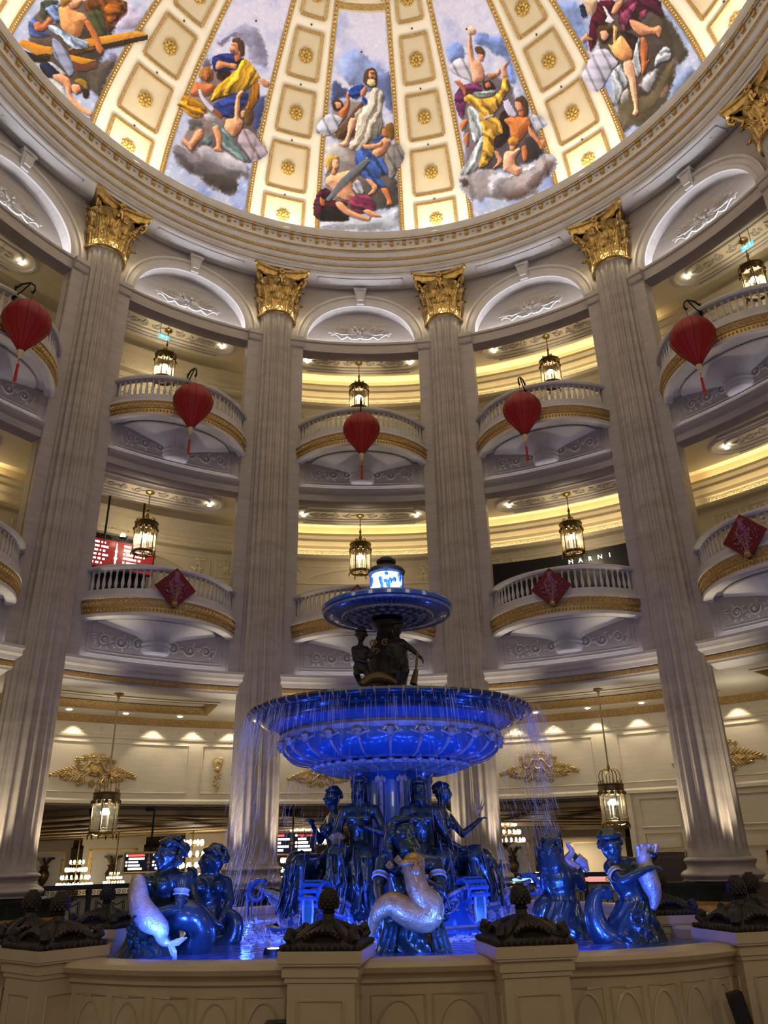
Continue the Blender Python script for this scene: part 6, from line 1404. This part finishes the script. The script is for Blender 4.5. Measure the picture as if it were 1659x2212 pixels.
# each entry: crop frame (x0, y0, scale), then strokes (polygon in that frame, colour, kind: s skin, c cloth, k cloud, w wing, f flat; capital = may lie over the gold border)
PAINT = {
0: ((590,0,4.254), [
 ([(500,1000),(700,900),(900,950),(1050,1150),(1130,1500),(1150,1900),(700,2000),(450,1900),(470,1500),(600,1300)],(128,114,108),'k'),
 ([(610,540),(640,470),(720,430),(830,470),(900,540),(980,560),(1030,640),(1060,740),(1000,820),(900,860),(760,800),(680,790),(620,700),(590,620)],(158,172,212),'k'),
 ([(530,760),(580,725),(640,780),(700,820),(690,900),(620,900),(560,960),(510,1010)],(80,90,130),'k'), ([(960,700),(1060,640),(1095,700),(1110,900),(1125,1050),(1040,1040),(1000,900),(950,800)],(112,122,162),'k'),
 ([(480,1290),(600,1290),(690,1380),(720,1500),(640,1560),(450,1640),(450,1500)],(205,200,195),'k'), ([(820,1620),(1150,1600),(1180,1900),(980,1950),(800,1800)],(92,86,84),'k'), ([(415,2030),(560,1990),(800,2010),(1000,1960),(1175,1900),(1180,2127),(405,2127)],(196,200,210),'k'),
 ([(500,1250),(640,1180),(690,1190),(660,1300),(560,1290)],(112,100,88),'k'),
 ([(820,880),(850,900),(740,1010),(700,1080),(640,1150),(560,1220),(600,1280),(700,1260),(860,1260),(880,1100),(830,980)],(96,70,50),'c'),
 ([(930,790),(1000,830),(1020,900),(990,1000),(1005,1150),(960,1260),(870,1300),(830,1370),(760,1390),(700,1370),(690,1310),(740,1290),(760,1200),(740,1060),(800,990),(870,950),(880,860)],(212,202,186),'c'),
 ([(690,830),(740,790),(830,775),(850,830),(800,880),(760,915),(700,890)],(50,80,155),'c'), ([(810,905),(850,890),(870,950),(830,970)],(60,90,165),'c'),
 ([(850,640),(920,615),(950,660),(955,730),(945,800),(880,800),(825,760),(830,690)],(84,58,42),'s'), ([(880,650),(935,650),(948,720),(900,740),(875,700)],(196,146,114),'s'), ([(870,725),(935,730),(945,785),(900,800),(860,770)],(216,196,150),'s'), ([(890,665),(930,665),(930,675),(890,675)],(70,45,35),'f'), ([(895,705),(920,705),(915,722),(898,720)],(90,35,30),'f'),
 ([(800,835),(850,785),(862,830),(830,890),(800,880)],(190,136,104),'s'),
 ([(710,1080),(760,1090),(755,1160),(710,1250),(690,1340),(640,1350),(590,1325),(650,1300),(680,1230),(690,1130)],(222,182,156),'s'),
 ([(540,930),(590,900),(635,930),(645,980),(600,1020),(545,1010)],(74,48,32),'s'), ([(565,935),(625,945),(630,990),(585,1005)],SK,'s'), ([(600,1020),(680,960),(670,860),(692,855),(705,940),(690,1010),(670,1060),(640,1110),(600,1070)],SK2,'s'),
 ([(380,1220),(400,1150),(460,1080),(520,1040),(600,1060),(640,1100),(600,1150),(590,1200),(520,1240),(470,1250),(400,1240)],(222,222,232),'W'),
 ([(1050,1300),(1100,1330),(1170,1340),(1210,1400),(1210,1480),(1150,1560),(1080,1650),(1050,1600),(1060,1560),(1020,1470),(1030,1400)],(152,146,140),'W'),
 ([(900,1330),(940,1260),(1010,1245),(1000,1300),(950,1330)],(80,112,176),'c'), ([(760,1390),(830,1350),(920,1400),(1000,1450),(1050,1560),(1060,1600),(960,1620),(1050,1720),(940,1730),(850,1640),(780,1600),(750,1500)],(80,110,172),'c'),
 ([(1020,1260),(1080,1290),(1060,1340),(1030,1400),(960,1450),(900,1410),(960,1330)],SK,'s'), ([(810,1310),(850,1330),(950,1320),(1010,1290),(1000,1340),(900,1375),(840,1370)],SK,'s'), ([(1000,1180),(1040,1190),(1045,1260),(1000,1250)],SK2,'s'), ([(1040,1140),(1090,1120),(1125,1180),(1115,1270),(1080,1290),(1040,1240),(1030,1180)],(120,90,46),'s'),
 ([(840,1640),(900,1650),(965,1720),(930,1780),(860,1800),(920,1730)],SK,'s'), ([(980,1730),(1050,1730),(1090,1840),(1100,1880),(1040,1890),(1050,1840)],SK2,'s'), ([(700,1700),(790,1640),(840,1780),(770,1780)],(200,200,206),'w'),
 ([(360,1900),(400,1780),(480,1720),(540,1760),(540,1840),(600,1850),(690,1850),(640,1950),(700,2020),(600,2030),(400,2030),(360,1990)],(72,28,46),'C'), ([(400,1980),(520,1880),(690,1960),(690,2030),(410,2030)],(34,22,22),'c'),
 ([(480,1640),(540,1590),(560,1600),(680,1570),(760,1560),(840,1480),(860,1440),(885,1470),(850,1520),(800,1590),(740,1640),(720,1680),(730,1760),(760,1810),(680,1850),(580,1800),(530,1720),(480,1690)],(222,176,142),'s'),
 ([(545,1540),(590,1550),(570,1610),(530,1600)],SK,'s'), ([(480,1440),(540,1415),(600,1430),(600,1480),(560,1500),(530,1560),(500,1580),(470,1510)],(196,166,104),'s'), ([(550,1460),(600,1470),(602,1540),(560,1560),(540,1520)],(228,184,154),'s'),
 ([(680,1850),(770,1790),(880,1800),(940,1870),(940,1930),(860,1930),(820,1960),(740,1950)],(134,62,90),'c'),
 ([(570,1860),(620,1850),(700,1930),(860,2000),(900,1990),(880,2035),(800,2020),(660,1970),(590,1910)],SK,'s'), ([(820,1940),(870,1920),(980,1975),(1000,1995),(880,1990)],SK,'s'),
 ([(870,1450),(890,1480),(700,1660),(510,1850),(480,1840),(620,1650),(800,1490)],(118,124,130),'f'), ([(425,1820),(480,1840),(470,1900),(430,1890)],SK2,'s')]),
-30: ((330,0,4.706), [
 ([(330,1000),(600,640),(1000,800),(1120,1000),(1080,1400),(1000,1700),(400,1600),(240,1500),(400,1200)],(128,110,106),'k'),
 ([(620,400),(740,330),(900,220),(1050,260),(1110,330),(1180,560),(1180,690),(1040,690),(950,600),(940,450),(820,380),(700,480),(640,460)],(172,168,192),'k'), ([(1020,1090),(1080,960),(1160,960),(1150,1100),(1080,1350),(1000,1320)],(74,84,130),'k'), ([(500,600),(560,580),(620,660),(560,700),(490,690)],(110,110,125),'k'),
 ([(180,1500),(240,1440),(380,1560),(480,1460),(640,1540),(760,1560),(900,1640),(990,1700),(990,1850),(880,1800),(860,1990),(760,2000),(540,1900),(460,1790),(340,1760),(230,1680)],(118,110,112),'k'), ([(430,1500),(500,1455),(640,1500),(780,1560),(950,1650),(980,1780),(800,1740),(600,1660),(470,1620)],(198,194,202),'k'), ([(480,1760),(640,1740),(830,1800),(870,1880),(840,1960),(700,1960),(520,1860)],(76,68,64),'k'), ([(190,1520),(300,1560),(420,1680),(440,1780),(300,1720)],(80,74,76),'k'), ([(250,1450),(290,1440),(390,1560),(380,1580),(280,1500)],(225,225,230),'k'), ([(330,1220),(420,1190),(520,1230),(520,1380),(460,1300),(390,1350)],(92,92,88),'k'),
 ([(420,830),(520,850),(620,850),(630,900),(560,980),(370,970),(400,880)],SK2,'s'), ([(480,700),(560,665),(615,720),(605,810),(550,840),(460,790)],(150,112,62),'s'), ([(520,710),(570,720),(582,780),(540,820),(510,770)],(178,116,78),'s'),
 ([(640,740),(780,700),(800,780),(740,830),(650,800)],(64,40,32),'c'),
 ([(600,580),(680,545),(800,540),(880,590),(930,590),(870,680),(800,720),(700,740),(610,720),(600,650)],(52,58,116),'c'),
 ([(640,880),(760,860),(900,930),(700,990),(560,1040)],(150,102,42),'c'), ([(1000,840),(1080,830),(1080,960),(1040,1060),(960,1150),(940,1100),(1000,950)],(172,118,42),'c'),
 ([(900,610),(960,600),(1060,730),(1095,800),(1030,840),(920,930),(780,960),(640,1000),(580,1040),(640,880),(780,770),(860,700)],(220,176,66),'c'),
 ([(630,690),(660,610),(760,640),(860,650),(850,710),(740,680),(660,712)],(204,146,106),'s'), ([(1060,800),(1130,800),(1185,840),(1180,890),(1110,870)],SK,'s'),
 ([(820,540),(890,540),(900,600),(840,640)],SK2,'s'), ([(800,400),(870,375),(930,430),(930,560),(890,580),(870,500),(820,480)],(86,62,46),'s'), ([(815,425),(865,440),(872,540),(820,560),(790,510),(780,490)],(206,152,120),'s'), ([(775,500),(830,505),(825,550),(780,530)],(150,112,66),'s'), ([(805,452),(835,450),(835,460),(806,462)],(60,40,30),'f'),
 ([(600,1070),(720,1000),(900,930),(970,940),(960,1050),(880,1130),(820,1190),(740,1200),(660,1140)],(58,74,136),'c'),
 ([(225,1060),(290,1020),(280,980),(320,965),(440,1000),(550,1100),(500,1190),(420,1200),(340,1160),(300,1110),(240,1090)],(210,156,54),'C'),
 ([(520,1150),(600,1140),(660,1180),(640,1240),(560,1240),(500,1200)],(204,202,206),'k'), ([(460,910),(485,910),(520,1000),(620,1100),(600,1140),(520,1060),(475,980)],(212,212,226),'f'), ([(600,1120),(640,1110),(710,1170),(680,1210)],(146,92,62),'f'),
 ([(900,1310),(960,1310),(1040,1370),(1100,1470),(1165,1540),(1160,1590),(1050,1660),(1000,1630),(940,1540),(850,1460)],(190,176,182),'W'), ([(590,1260),(640,1240),(740,1330),(850,1470),(960,1600),(1000,1650),(900,1640),(800,1560),(700,1480),(640,1330)],(134,154,154),'c'),
 ([(740,1210),(830,1200),(830,1080),(850,960),(900,910),(930,930),(885,1000),(885,1090),(870,1190),(920,1240),(900,1320),(820,1400),(720,1310)],(222,174,138),'s'), ([(890,1130),(945,1120),(935,1190),(900,1200)],SK,'s'), ([(930,1120),(1000,1110),(1025,1190),(990,1270),(930,1270)],(104,78,46),'s'),
 ([(490,1430),(560,1380),(600,1440),(560,1480)],(130,150,148),'c'), ([(600,1290),(660,1270),(700,1380),(690,1500),(710,1545),(600,1530),(650,1480),(630,1380)],SK,'s'), ([(440,1320),(500,1310),(515,1380),(420,1480),(390,1540),(290,1420),(310,1395),(370,1450)],SK,'s')]),
30: ((930,0,4.706), [
 ([(280,900),(550,720),(800,800),(1000,1150),(1130,1400),(1100,1650),(600,1750),(350,1700),(320,1200)],(112,100,104),'k'),
 ([(430,400),(480,300),(560,320),(620,370),(740,350),(820,560),(860,700),(880,860),(780,860),(760,600),(640,560),(560,480),(440,460)],(136,156,210),'k'), ([(130,480),(240,400),(340,440),(370,600),(180,660)],(146,166,218),'k'), ([(820,880),(900,870),(950,960),(900,1040),(830,1000)],(205,208,225),'k'), ([(940,1400),(1040,1360),(1100,1440),(1180,1540),(1060,1650),(980,1640)],(58,52,52),'k'),
 ([(180,690),(230,620),(300,585),(390,620),(420,720),(430,840),(360,800),(280,770),(200,720)],(226,222,232),'w'), ([(240,960),(320,860),(420,850),(500,850),(530,920),(440,940),(360,1000),(340,1180),(310,1220),(250,1080)],(122,62,104),'c'), ([(300,1260),(370,1200),(380,1240),(330,1330),(310,1330)],SK2,'s'), ([(330,1400),(390,1330),(385,1480),(360,1490)],SK2,'s'),
 ([(380,370),(410,350),(420,480),(440,600),(500,620),(540,700),(545,820),(430,850),(410,720),(390,620),(370,500)],(222,174,146),'s'), ([(580,750),(690,740),(700,690),(715,720),(700,760),(620,800),(585,790)],SK2,'s'), ([(450,480),(510,465),(555,520),(545,575),(480,560),(455,520)],(92,68,48),'s'), ([(480,545),(545,560),(530,620),(490,620)],SK,'s'), ([(365,320),(370,280),(420,258),(462,300),(450,345),(390,355)],(236,204,180),'s'),
 ([(370,1070),(460,1090),(500,1160),(540,1300),(520,1400),(440,1460),(400,1300)],(200,205,205),'c'), ([(480,1440),(540,1360),(520,1640),(440,1760),(300,1800),(310,1740),(380,1640)],(194,200,202),'C'), ([(640,1400),(700,1170),(760,1100),(790,1200),(800,1400),(700,1500),(650,1500)],(52,36,30),'c'),
 ([(230,820),(310,820),(370,930),(350,985),(310,900)],SK2,'s'), ([(730,790),(720,680),(790,610),(797,630),(760,690),(790,780)],SK,'s'),
 ([(340,990),(400,950),(490,1010),(640,990),(720,900),(730,790),(795,790),(805,890),(740,1000),(680,1110),(640,1160),(720,1250),(740,1360),(640,1400),(650,1520),(630,1600),(560,1690),(480,1720),(520,1560),(540,1400),(500,1180),(490,1130),(420,1080),(340,1030)],(216,172,86),'c'),
 ([(540,1190),(630,1160),(640,1180),(550,1215)],(205,200,205),'f'), ([(420,940),(520,930),(670,905),(640,970),(500,1000)],(174,184,180),'c'), ([(530,830),(600,810),(650,860),(660,910),(560,920),(530,890)],(62,42,36),'s'), ([(550,850),(600,830),(622,880),(570,900)],(186,126,98),'s'),
 ([(1010,1200),(1060,1160),(1100,1180),(1200,1250),(1200,1290),(1130,1320),(1080,1340),(1040,1270)],(208,208,220),'W'), ([(740,1220),(830,1180),(920,1190),(1000,1190),(1020,1280),(940,1400),(900,1440),(820,1400),(800,1280)],(198,130,80),'s'), ([(990,1270),(1040,1330),(1100,1420),(1180,1430),(1180,1490),(1130,1530),(1080,1440),(1000,1370)],(204,146,104),'S'), ([(890,1110),(950,1120),(950,1190),(900,1180)],SK2,'s'), ([(860,1000),(940,965),(990,1030),(1000,1160),(960,1190),(940,1080),(870,1060)],(82,62,46),'s'), ([(860,1030),(920,1040),(940,1120),(890,1130),(860,1080)],SK,'s'), ([(740,1030),(790,1010),(880,1170),(850,1190),(790,1170),(750,1100)],(214,208,230),'f'),
 ([(640,1530),(690,1540),(740,1640),(690,1690),(630,1720),(690,1640)],SK,'s'), ([(920,1500),(970,1470),(990,1540),(980,1640),(940,1640)],SK2,'s'),
 ([(270,1820),(330,1780),(480,1720),(640,1720),(760,1760),(900,1760),(960,1660),(1060,1640),(1120,1580),(1200,1555),(1290,1600),(1310,1680),(1250,1780),(1160,1820),(1110,1900),(1080,1980),(980,2030),(820,2060),(680,2040),(590,2020),(500,2060),(400,2050),(300,1920)],(166,156,156),'K'), ([(580,1760),(740,1740),(850,1770),(960,1700),(1060,1650),(1100,1700),(960,1780),(820,1830),(700,1890),(640,2000),(580,1960)],(220,217,228),'k'), ([(280,1830),(360,1800),(420,1840),(380,1920),(320,1930)],(74,64,64),'K'), ([(960,1860),(1110,1740),(1180,1700),(1140,1880),(1000,1960)],(104,90,88),'k'), ([(1120,1700),(1200,1620),(1280,1640),(1260,1740),(1180,1790)],(112,98,94),'K'), ([(700,1980),(900,1900),(1040,1940),(940,2020),(800,2045)],(110,92,90),'k'),
 ([(760,1540),(840,1530),(900,1500),(920,1520),(860,1600),(860,1680),(940,1710),(890,1790),(850,1780),(780,1745),(735,1740),(740,1600)],(228,184,154),'s'), ([(800,1460),(872,1470),(850,1530),(810,1530)],SK,'s'), ([(785,1420),(840,1380),(900,1420),(890,1475),(800,1475)],(196,146,74),'s')]),
60: ((1190,0,4.74), [
 ([(420,100),(800,-50),(1150,100),(1300,500),(1250,900),(900,1300),(650,1100),(620,700),(480,500)],(84,70,62),'k'),
 ([(0,0),(300,0),(400,400),(390,560),(250,400)],(150,168,212),'k'), ([(1120,60),(1300,300),(1440,560),(1300,700),(1200,500),(1000,300)],(74,66,54),'k'), ([(1200,900),(1400,650),(1520,720),(1300,1000),(1100,1180)],(150,165,200),'k'),
 ([(660,1080),(800,900),(880,1000),(1000,970),(1080,850),(1150,700),(1290,560),(1300,700),(1250,900),(1200,1040),(1080,1180),(960,1330),(860,1300),(720,1370),(680,1220)],(98,88,68),'k'), ([(680,950),(800,880),(820,1000),(720,1080)],(204,199,194),'k'), ([(1090,1000),(1200,840),(1220,930),(1150,1020)],(156,126,114),'k'), ([(890,870),(960,760),(1060,690),(1110,700),(1070,850),(1000,960),(930,920)],(222,224,232),'k'),
 ([(690,300),(800,330),(900,380),(860,540),(780,440)],(52,36,30),'c'), ([(400,230),(480,0),(680,0),(600,200),(560,260),(470,260),(480,420),(400,550),(385,400)],(90,24,48),'c'), ([(680,60),(860,-20),(1120,-20),(1160,200),(1000,100),(880,180),(940,210),(780,320),(700,260)],(82,32,56),'c'), ([(700,160),(860,20),(900,30),(800,200),(760,320),(720,260)],(152,76,108),'c'), ([(900,130),(1000,90),(960,180),(920,190)],(150,76,106),'c'),
 ([(330,-10),(480,-10),(470,100),(430,170),(360,120)],(204,180,154),'s'), ([(290,60),(340,30),(380,170),(320,190)],(44,54,80),'c'), ([(610,140),(660,30),(740,-10),(740,40),(660,150)],SK,'s'),
 ([(800,200),(870,210),(1040,290),(1120,255),(1140,300),(1120,390),(1070,340),(920,370),(830,290)],SK,'s'), ([(295,400),(380,330),(390,380),(440,410),(360,410),(330,440)],SK,'s'),
 ([(320,770),(370,690),(400,600),(460,500),(580,500),(640,580),(700,640),(620,720),(580,800),(500,960),(440,940),(370,870)],(218,215,230),'W'), ([(620,730),(720,640),(740,720),(800,850),(720,950),(680,1080),(600,1090),(620,900)],(194,200,206),'c'),
 ([(900,400),(960,375),(1000,480),(980,640),(1020,590),(960,740),(930,770),(930,620),(900,500)],SK2,'s'), ([(860,500),(900,380),(920,400),(900,600),(930,720),(900,790),(850,770),(830,650)],(210,214,220),'c'), ([(1060,640),(1100,540),(1170,470),(1240,510),(1220,620),(1120,640),(1070,690)],(210,214,224),'c'),
 ([(740,630),(830,600),(870,800),(890,1000),(890,1110),(905,1150),(870,1190),(835,1170),(860,1100),(820,950),(800,820),(750,740)],(236,194,164),'s'), ([(580,450),(640,470),(640,330),(640,250),(690,290),(665,430),(720,350),(830,500),(840,590),(740,630),(650,570)],(236,184,130),'s'), ([(475,290),(540,255),(640,270),(620,380),(540,460),(480,400)],(78,58,36),'s'), ([(500,320),(570,310),(600,360),(560,420),(520,400)],(228,184,154),'s'), ([(535,65),(560,70),(600,150),(650,210),(620,240),(555,220),(580,170)],(238,238,240),'f')]),
-60: ((30,0,5.53), [
 ([(200,150),(600,0),(1300,0),(1200,400),(1050,700),(950,1100),(700,1150),(350,850),(150,550)],(90,76,68),'k'),
 ([(1100,200),(1400,20),(1560,200),(1500,330),(1250,380)],(210,200,222),'k'), ([(1100,620),(1230,620),(1240,720),(1160,860),(1130,760)],(130,116,142),'k'), ([(860,850),(960,760),(1080,700),(1240,700),(1140,900),(1020,1190),(900,1080)],(88,78,68),'k'), ([(190,730),(290,770),(440,940),(580,1000),(640,1200),(800,1400),(500,1100)],(220,220,210),'k'),
 ([(820,-10),(1340,-10),(1350,150),(1250,230),(1150,380),(1080,330),(1050,130),(860,150)],(114,74,38),'c'), ([(1060,100),(1150,20),(1300,40),(1260,160),(1140,300)],(168,106,44),'c'), ([(870,150),(1000,110),(1060,160),(1100,400),(1020,430),(930,330)],(90,94,64),'w'), ([(320,0),(540,0),(480,80),(340,250),(300,180)],(84,90,74),'w'),
 ([(160,280),(240,190),(360,360),(440,420),(300,450),(180,430)],(94,110,160),'c'), ([(350,110),(460,45),(530,70),(545,250),(480,300),(440,180)],(146,166,206),'c'),
 ([(90,590),(270,660),(440,670),(400,740),(200,740)],(54,38,26),'c'), ([(620,620),(900,560),(960,540),(960,600),(720,660)],(124,84,34),'c'), ([(40,520),(90,470),(350,550),(460,560),(450,660),(380,640),(270,660)],(210,150,64),'f'), ([(1010,440),(1480,370),(1590,420),(1050,530)],(220,162,76),'F'), ([(1050,530),(1590,420),(1585,490),(1070,590)],(62,42,26),'F'), ([(640,600),(830,470),(1010,440),(1050,530),(900,560)],(200,146,66),'f'), ([(650,650),(820,690),(970,720),(820,770),(690,730)],(212,158,54),'f'), ([(690,740),(820,770),(990,730),(990,800),(850,850),(740,850)],(114,74,58),'f'),
 ([(520,90),(640,60),(740,140),(830,160),(880,230),(830,320),(790,440),(700,450),(560,340),(540,200)],(220,166,116),'s'), ([(600,40),(720,0),(830,-10),(760,90),(680,110)],SK,'s'), ([(540,-10),(700,-10),(620,60),(570,90)],(146,114,52),'s'),
 ([(360,260),(420,200),(460,240),(400,330),(340,370),(250,370),(225,280),(290,250),(330,290)],(196,124,88),'s'), ([(830,260),(890,230),(990,400),(1020,500),(1080,600),(1040,650),(980,600),(960,500)],(194,126,76),'s'), ([(400,300),(470,300),(640,400),(780,460),(890,510),(880,580),(760,590),(680,580),(560,440),(430,380)],(184,198,222),'c'),
 ([(450,440),(520,480),(640,620),(710,780),(710,860),(660,920),(580,800),(460,660)],(170,176,202),'w'), ([(390,730),(480,760),(640,900),(560,890),(420,830)],(204,204,214),'w'), ([(290,770),(400,740),(560,880),(420,940),(340,880)],(38,44,70),'c'),
 ([(460,890),(560,880),(660,940),(680,1020),(680,1140),(780,1250),(930,1350),(930,1390),(860,1370),(700,1260),(640,1180),(600,1020),(470,940)],(228,170,134),'s'), ([(680,1010),(780,1010),(800,1080),(740,1130),(690,1090)],(228,166,134),'s'), ([(720,950),(800,930),(870,980),(880,1080),(800,1020),(730,990)],(154,124,54),'s'), ([(800,1060),(900,1080),(890,1170),(830,1180)],(44,34,28),'s')])}
PLAB = {0:'painting on the dome of a praying bearded man above a youth with a saw', -30:'painting on the dome of a man in yellow cloak with arm outstretched, curved knife below', 30:'painting on the dome of a yellow-robed man raising his arms, child on a cloud', 60:'painting on the dome of a winged youth under a purple-robed figure at upper right', -60:'painting on the dome of figures around a wooden cross at upper left'}
def srgb(c): c = np.asarray(c, float)/255; return np.where(c <= .04045, c/12.92, ((c+.055)/1.055)**2.4)
def paint_panel(a):
    NA, NT = 168, 330; A = np.linspace(-12.6, 12.6, NA+1); T = np.linspace(0.5, 56.4, NT+1); AA, TT = np.meshgrid(A, T)
    u = np.radians(a+AA)+PH0; tt = np.radians(TT); X = DA*np.cos(tt)*np.sin(u); Y = DA*np.cos(tt)*np.cos(u); Z = DZ+DB*np.sin(tt)
    D = np.stack([X-CAMP[0], Y-CAMP[1], Z-CAMP[2]], -1); w = D @ CF; px = IMW/2+FPX*(D @ CR)/w; py = IMH/2-FPX*(D @ CU)/w
    (x0, y0, sc), strokes = PAINT[a]; U = (px-x0)*sc; V_ = (py-y0)*sc; k = sc/4.5
    n1 = fbm(U/170/k, V_/170/k, 3+abs(a)); n2 = fbm(U/45/k, V_/45/k, 9+abs(a)); n3 = fbm(U/18/k, V_/18/k, 15)
    hgt = (TT-.5)/56; base = np.stack([np.interp(hgt, [0,.35,.65,1], c) for c in ([178,196,222,228],[186,202,222,222],[212,222,236,236])], -1)
    m = np.clip((n1-.42)*3.2, 0, 1)[..., None]*np.clip(1.1-hgt*.7, 0, 1)[..., None]; col = base*(1-m)+np.array([146,160,206])*m
    m = np.clip((n2-.55)*3, 0, .5)[..., None]; col = col*(1-m)+np.array([240,240,246])*m
    over = np.zeros(U.shape, bool); Uw = U+(n3-.5)*16*k; Vw = V_+(n2-.5)*16*k
    for P, c, kind in strokes:
        if kind.lower() != 'f':
            for _ in range(1): P = [q for i in range(len(P)) for q in ((P[i][0]*.83+P[(i+1) % len(P)][0]*.17, P[i][1]*.83+P[(i+1) % len(P)][1]*.17), (P[i][0]*.17+P[(i+1) % len(P)][0]*.83, P[i][1]*.17+P[(i+1) % len(P)][1]*.83))]
        xs = [p[0] for p in P]; ys = [p[1] for p in P]; pad = 30*k
        sub = (U > min(xs)-pad) & (U < max(xs)+pad) & (V_ > min(ys)-pad) & (V_ < max(ys)+pad)
        if not sub.any(): continue
        kl = kind.lower(); wob = {'k':3.2,'c':.9,'s':.35,'w':.6,'f':.15}[kl]
        if kl in 'scwf':
            us = U[sub]-9*k; vs_ = V_[sub]-11*k; sh_ = pip(us, vs_, P)
            if sh_.any(): jj = np.flatnonzero(sub)[sh_]; col.reshape(-1, 3)[jj] *= np.array([.66,.60,.58])
        ux = U[sub]+(Uw-U)[sub]*wob; vx = V_[sub]+(Vw-V_)[sub]*wob; ins = pip(ux, vx, P)
        if not ins.any(): continue
        ii = np.flatnonzero(sub)[ins]; ux = ux[ins]; vx = vx[ins]; d, nx, ny = edist(ux, vx, P); wd = max(d.max(), 1.0)
        lit = (nx*-.62+ny*-.70); q = np.clip(1-d/(wd*.95), 0, 1); N2 = n2.ravel()[ii]; N1 = n1.ravel()[ii]; N3 = n3.ravel()[ii]
        cc = np.array(c, float)[None]*np.ones((len(ux), 1))
        if kl == 's': sh = 1.02+.36*lit*q**.7+(N2-.5)*.30+(N3-.5)*.12; warm = np.clip(-lit*q, 0, 1)[:, None]; cc = cc*sh[:, None]*(1-warm*np.array([.10,.22,.28]))
        elif kl == 'c':
            ang = math.atan2(ys[0]-ys[len(ys)//2], xs[0]-xs[len(xs)//2]); fr = (ux*math.sin(ang)-vx*math.cos(ang))/(17*k)+7.0*N1+2.4*N2
            sh = .90+.18*np.sin(fr)+.15*np.sin(fr*1.7+1)+.08*np.sin(fr*4.1)+.34*lit*q+(N2-.5)*.35; cc = cc*np.clip(sh, .35, 1.45)[:, None]
        elif kl == 'k': sh = .98+.34*lit*q**.6+(N1-.5)*.55+(N2-.5)*.35; cc = cc*np.clip(sh, .45, 1.35)[:, None]
        elif kl == 'w':
            ang = math.atan2(max(ys)-min(ys), max(xs)-min(xs)); fr = (ux*.7-vx*.35)/(13*k)+1.2*N1; sh = 1.0+.20*lit*q-.30*np.clip(np.sin(fr)-.55, 0, 1)*2-.12*np.clip(np.sin(vx/(20*k)), 0, 1); cc = cc*np.clip(sh, .5, 1.15)[:, None]
        else: sh = 1+.16*lit*q+(N2-.5)*.25; cc = cc*sh[:, None]
        edge = np.clip(1-d/(3.0*k), 0, 1)*(.30 if kl in 'scw' else .0); cc = cc*(1-edge)[:, None]
        if kl == 'k':
            al = np.clip(d/(26*k), 0, 1)[:, None]*.92; cc = col.reshape(-1, 3)[ii]*(1-al)+cc*al
        col.reshape(-1, 3)[ii] = cc
        if kind.isupper(): over.ravel()[ii] = True
    col *= (1+(n3-.5)*.10)[..., None]; gy = col.mean(-1, keepdims=True); col = gy+(col-gy)*1.18; col = 255*np.clip(col/255, 0, 1)**1.10
    inner = np.abs(AA) <= 8.26; keepv = inner | over
    off = np.where((np.abs(AA) > 7.75) & over, .088, .014)
    X = (DA-off)*np.cos(tt)*np.sin(u); Y = (DA-off)*np.cos(tt)*np.cos(u); Z = DZ+(DB-off)*np.sin(tt)
    idx = np.arange((NA+1)*(NT+1)).reshape(NT+1, NA+1); f = np.stack([idx[:-1,:-1], idx[:-1,1:], idx[1:,1:], idx[1:,:-1]], -1).reshape(-1, 4)
    f = f[keepv.ravel()[f].all(1)]; used = np.unique(f); remap = np.full(idx.size, -1); remap[used] = np.arange(len(used)); f = remap[f]
    co = np.stack([X, Y, Z], -1).reshape(-1, 3)[used]; cl = srgb(np.clip(col, 0, 255)).reshape(-1, 3)[used]*FRES_K
    org = np.array(dome(a, 3)); me = bpy.data.meshes.new('painting'); me.vertices.add(len(co)); me.vertices.foreach_set('co', (co-org).ravel())
    me.loops.add(f.size); me.loops.foreach_set('vertex_index', f.ravel().astype(np.int32)); me.polygons.add(len(f)); me.polygons.foreach_set('loop_start', np.arange(0, f.size, 4, dtype=np.int32)); me.polygons.foreach_set('loop_total', np.full(len(f), 4, np.int32))
    me.update(calc_edges=True); at = me.color_attributes.new('paint', 'FLOAT_COLOR', 'POINT'); at.data.foreach_set('color', np.concatenate([cl, np.ones((len(cl), 1))], 1).ravel().astype(np.float32))
    me.materials.append(MAT['fresco']); me.polygons.foreach_set('use_smooth', [True]*len(f)); me.update()
    o = obj('dome_painting', me, None, tuple(org)); tag(o, PLAB[a], 'painting', 'paintings on the dome'); return o
FRES_K = np.array([.86, .90, 1.02])
for a in PAINT: paint_panel(a)
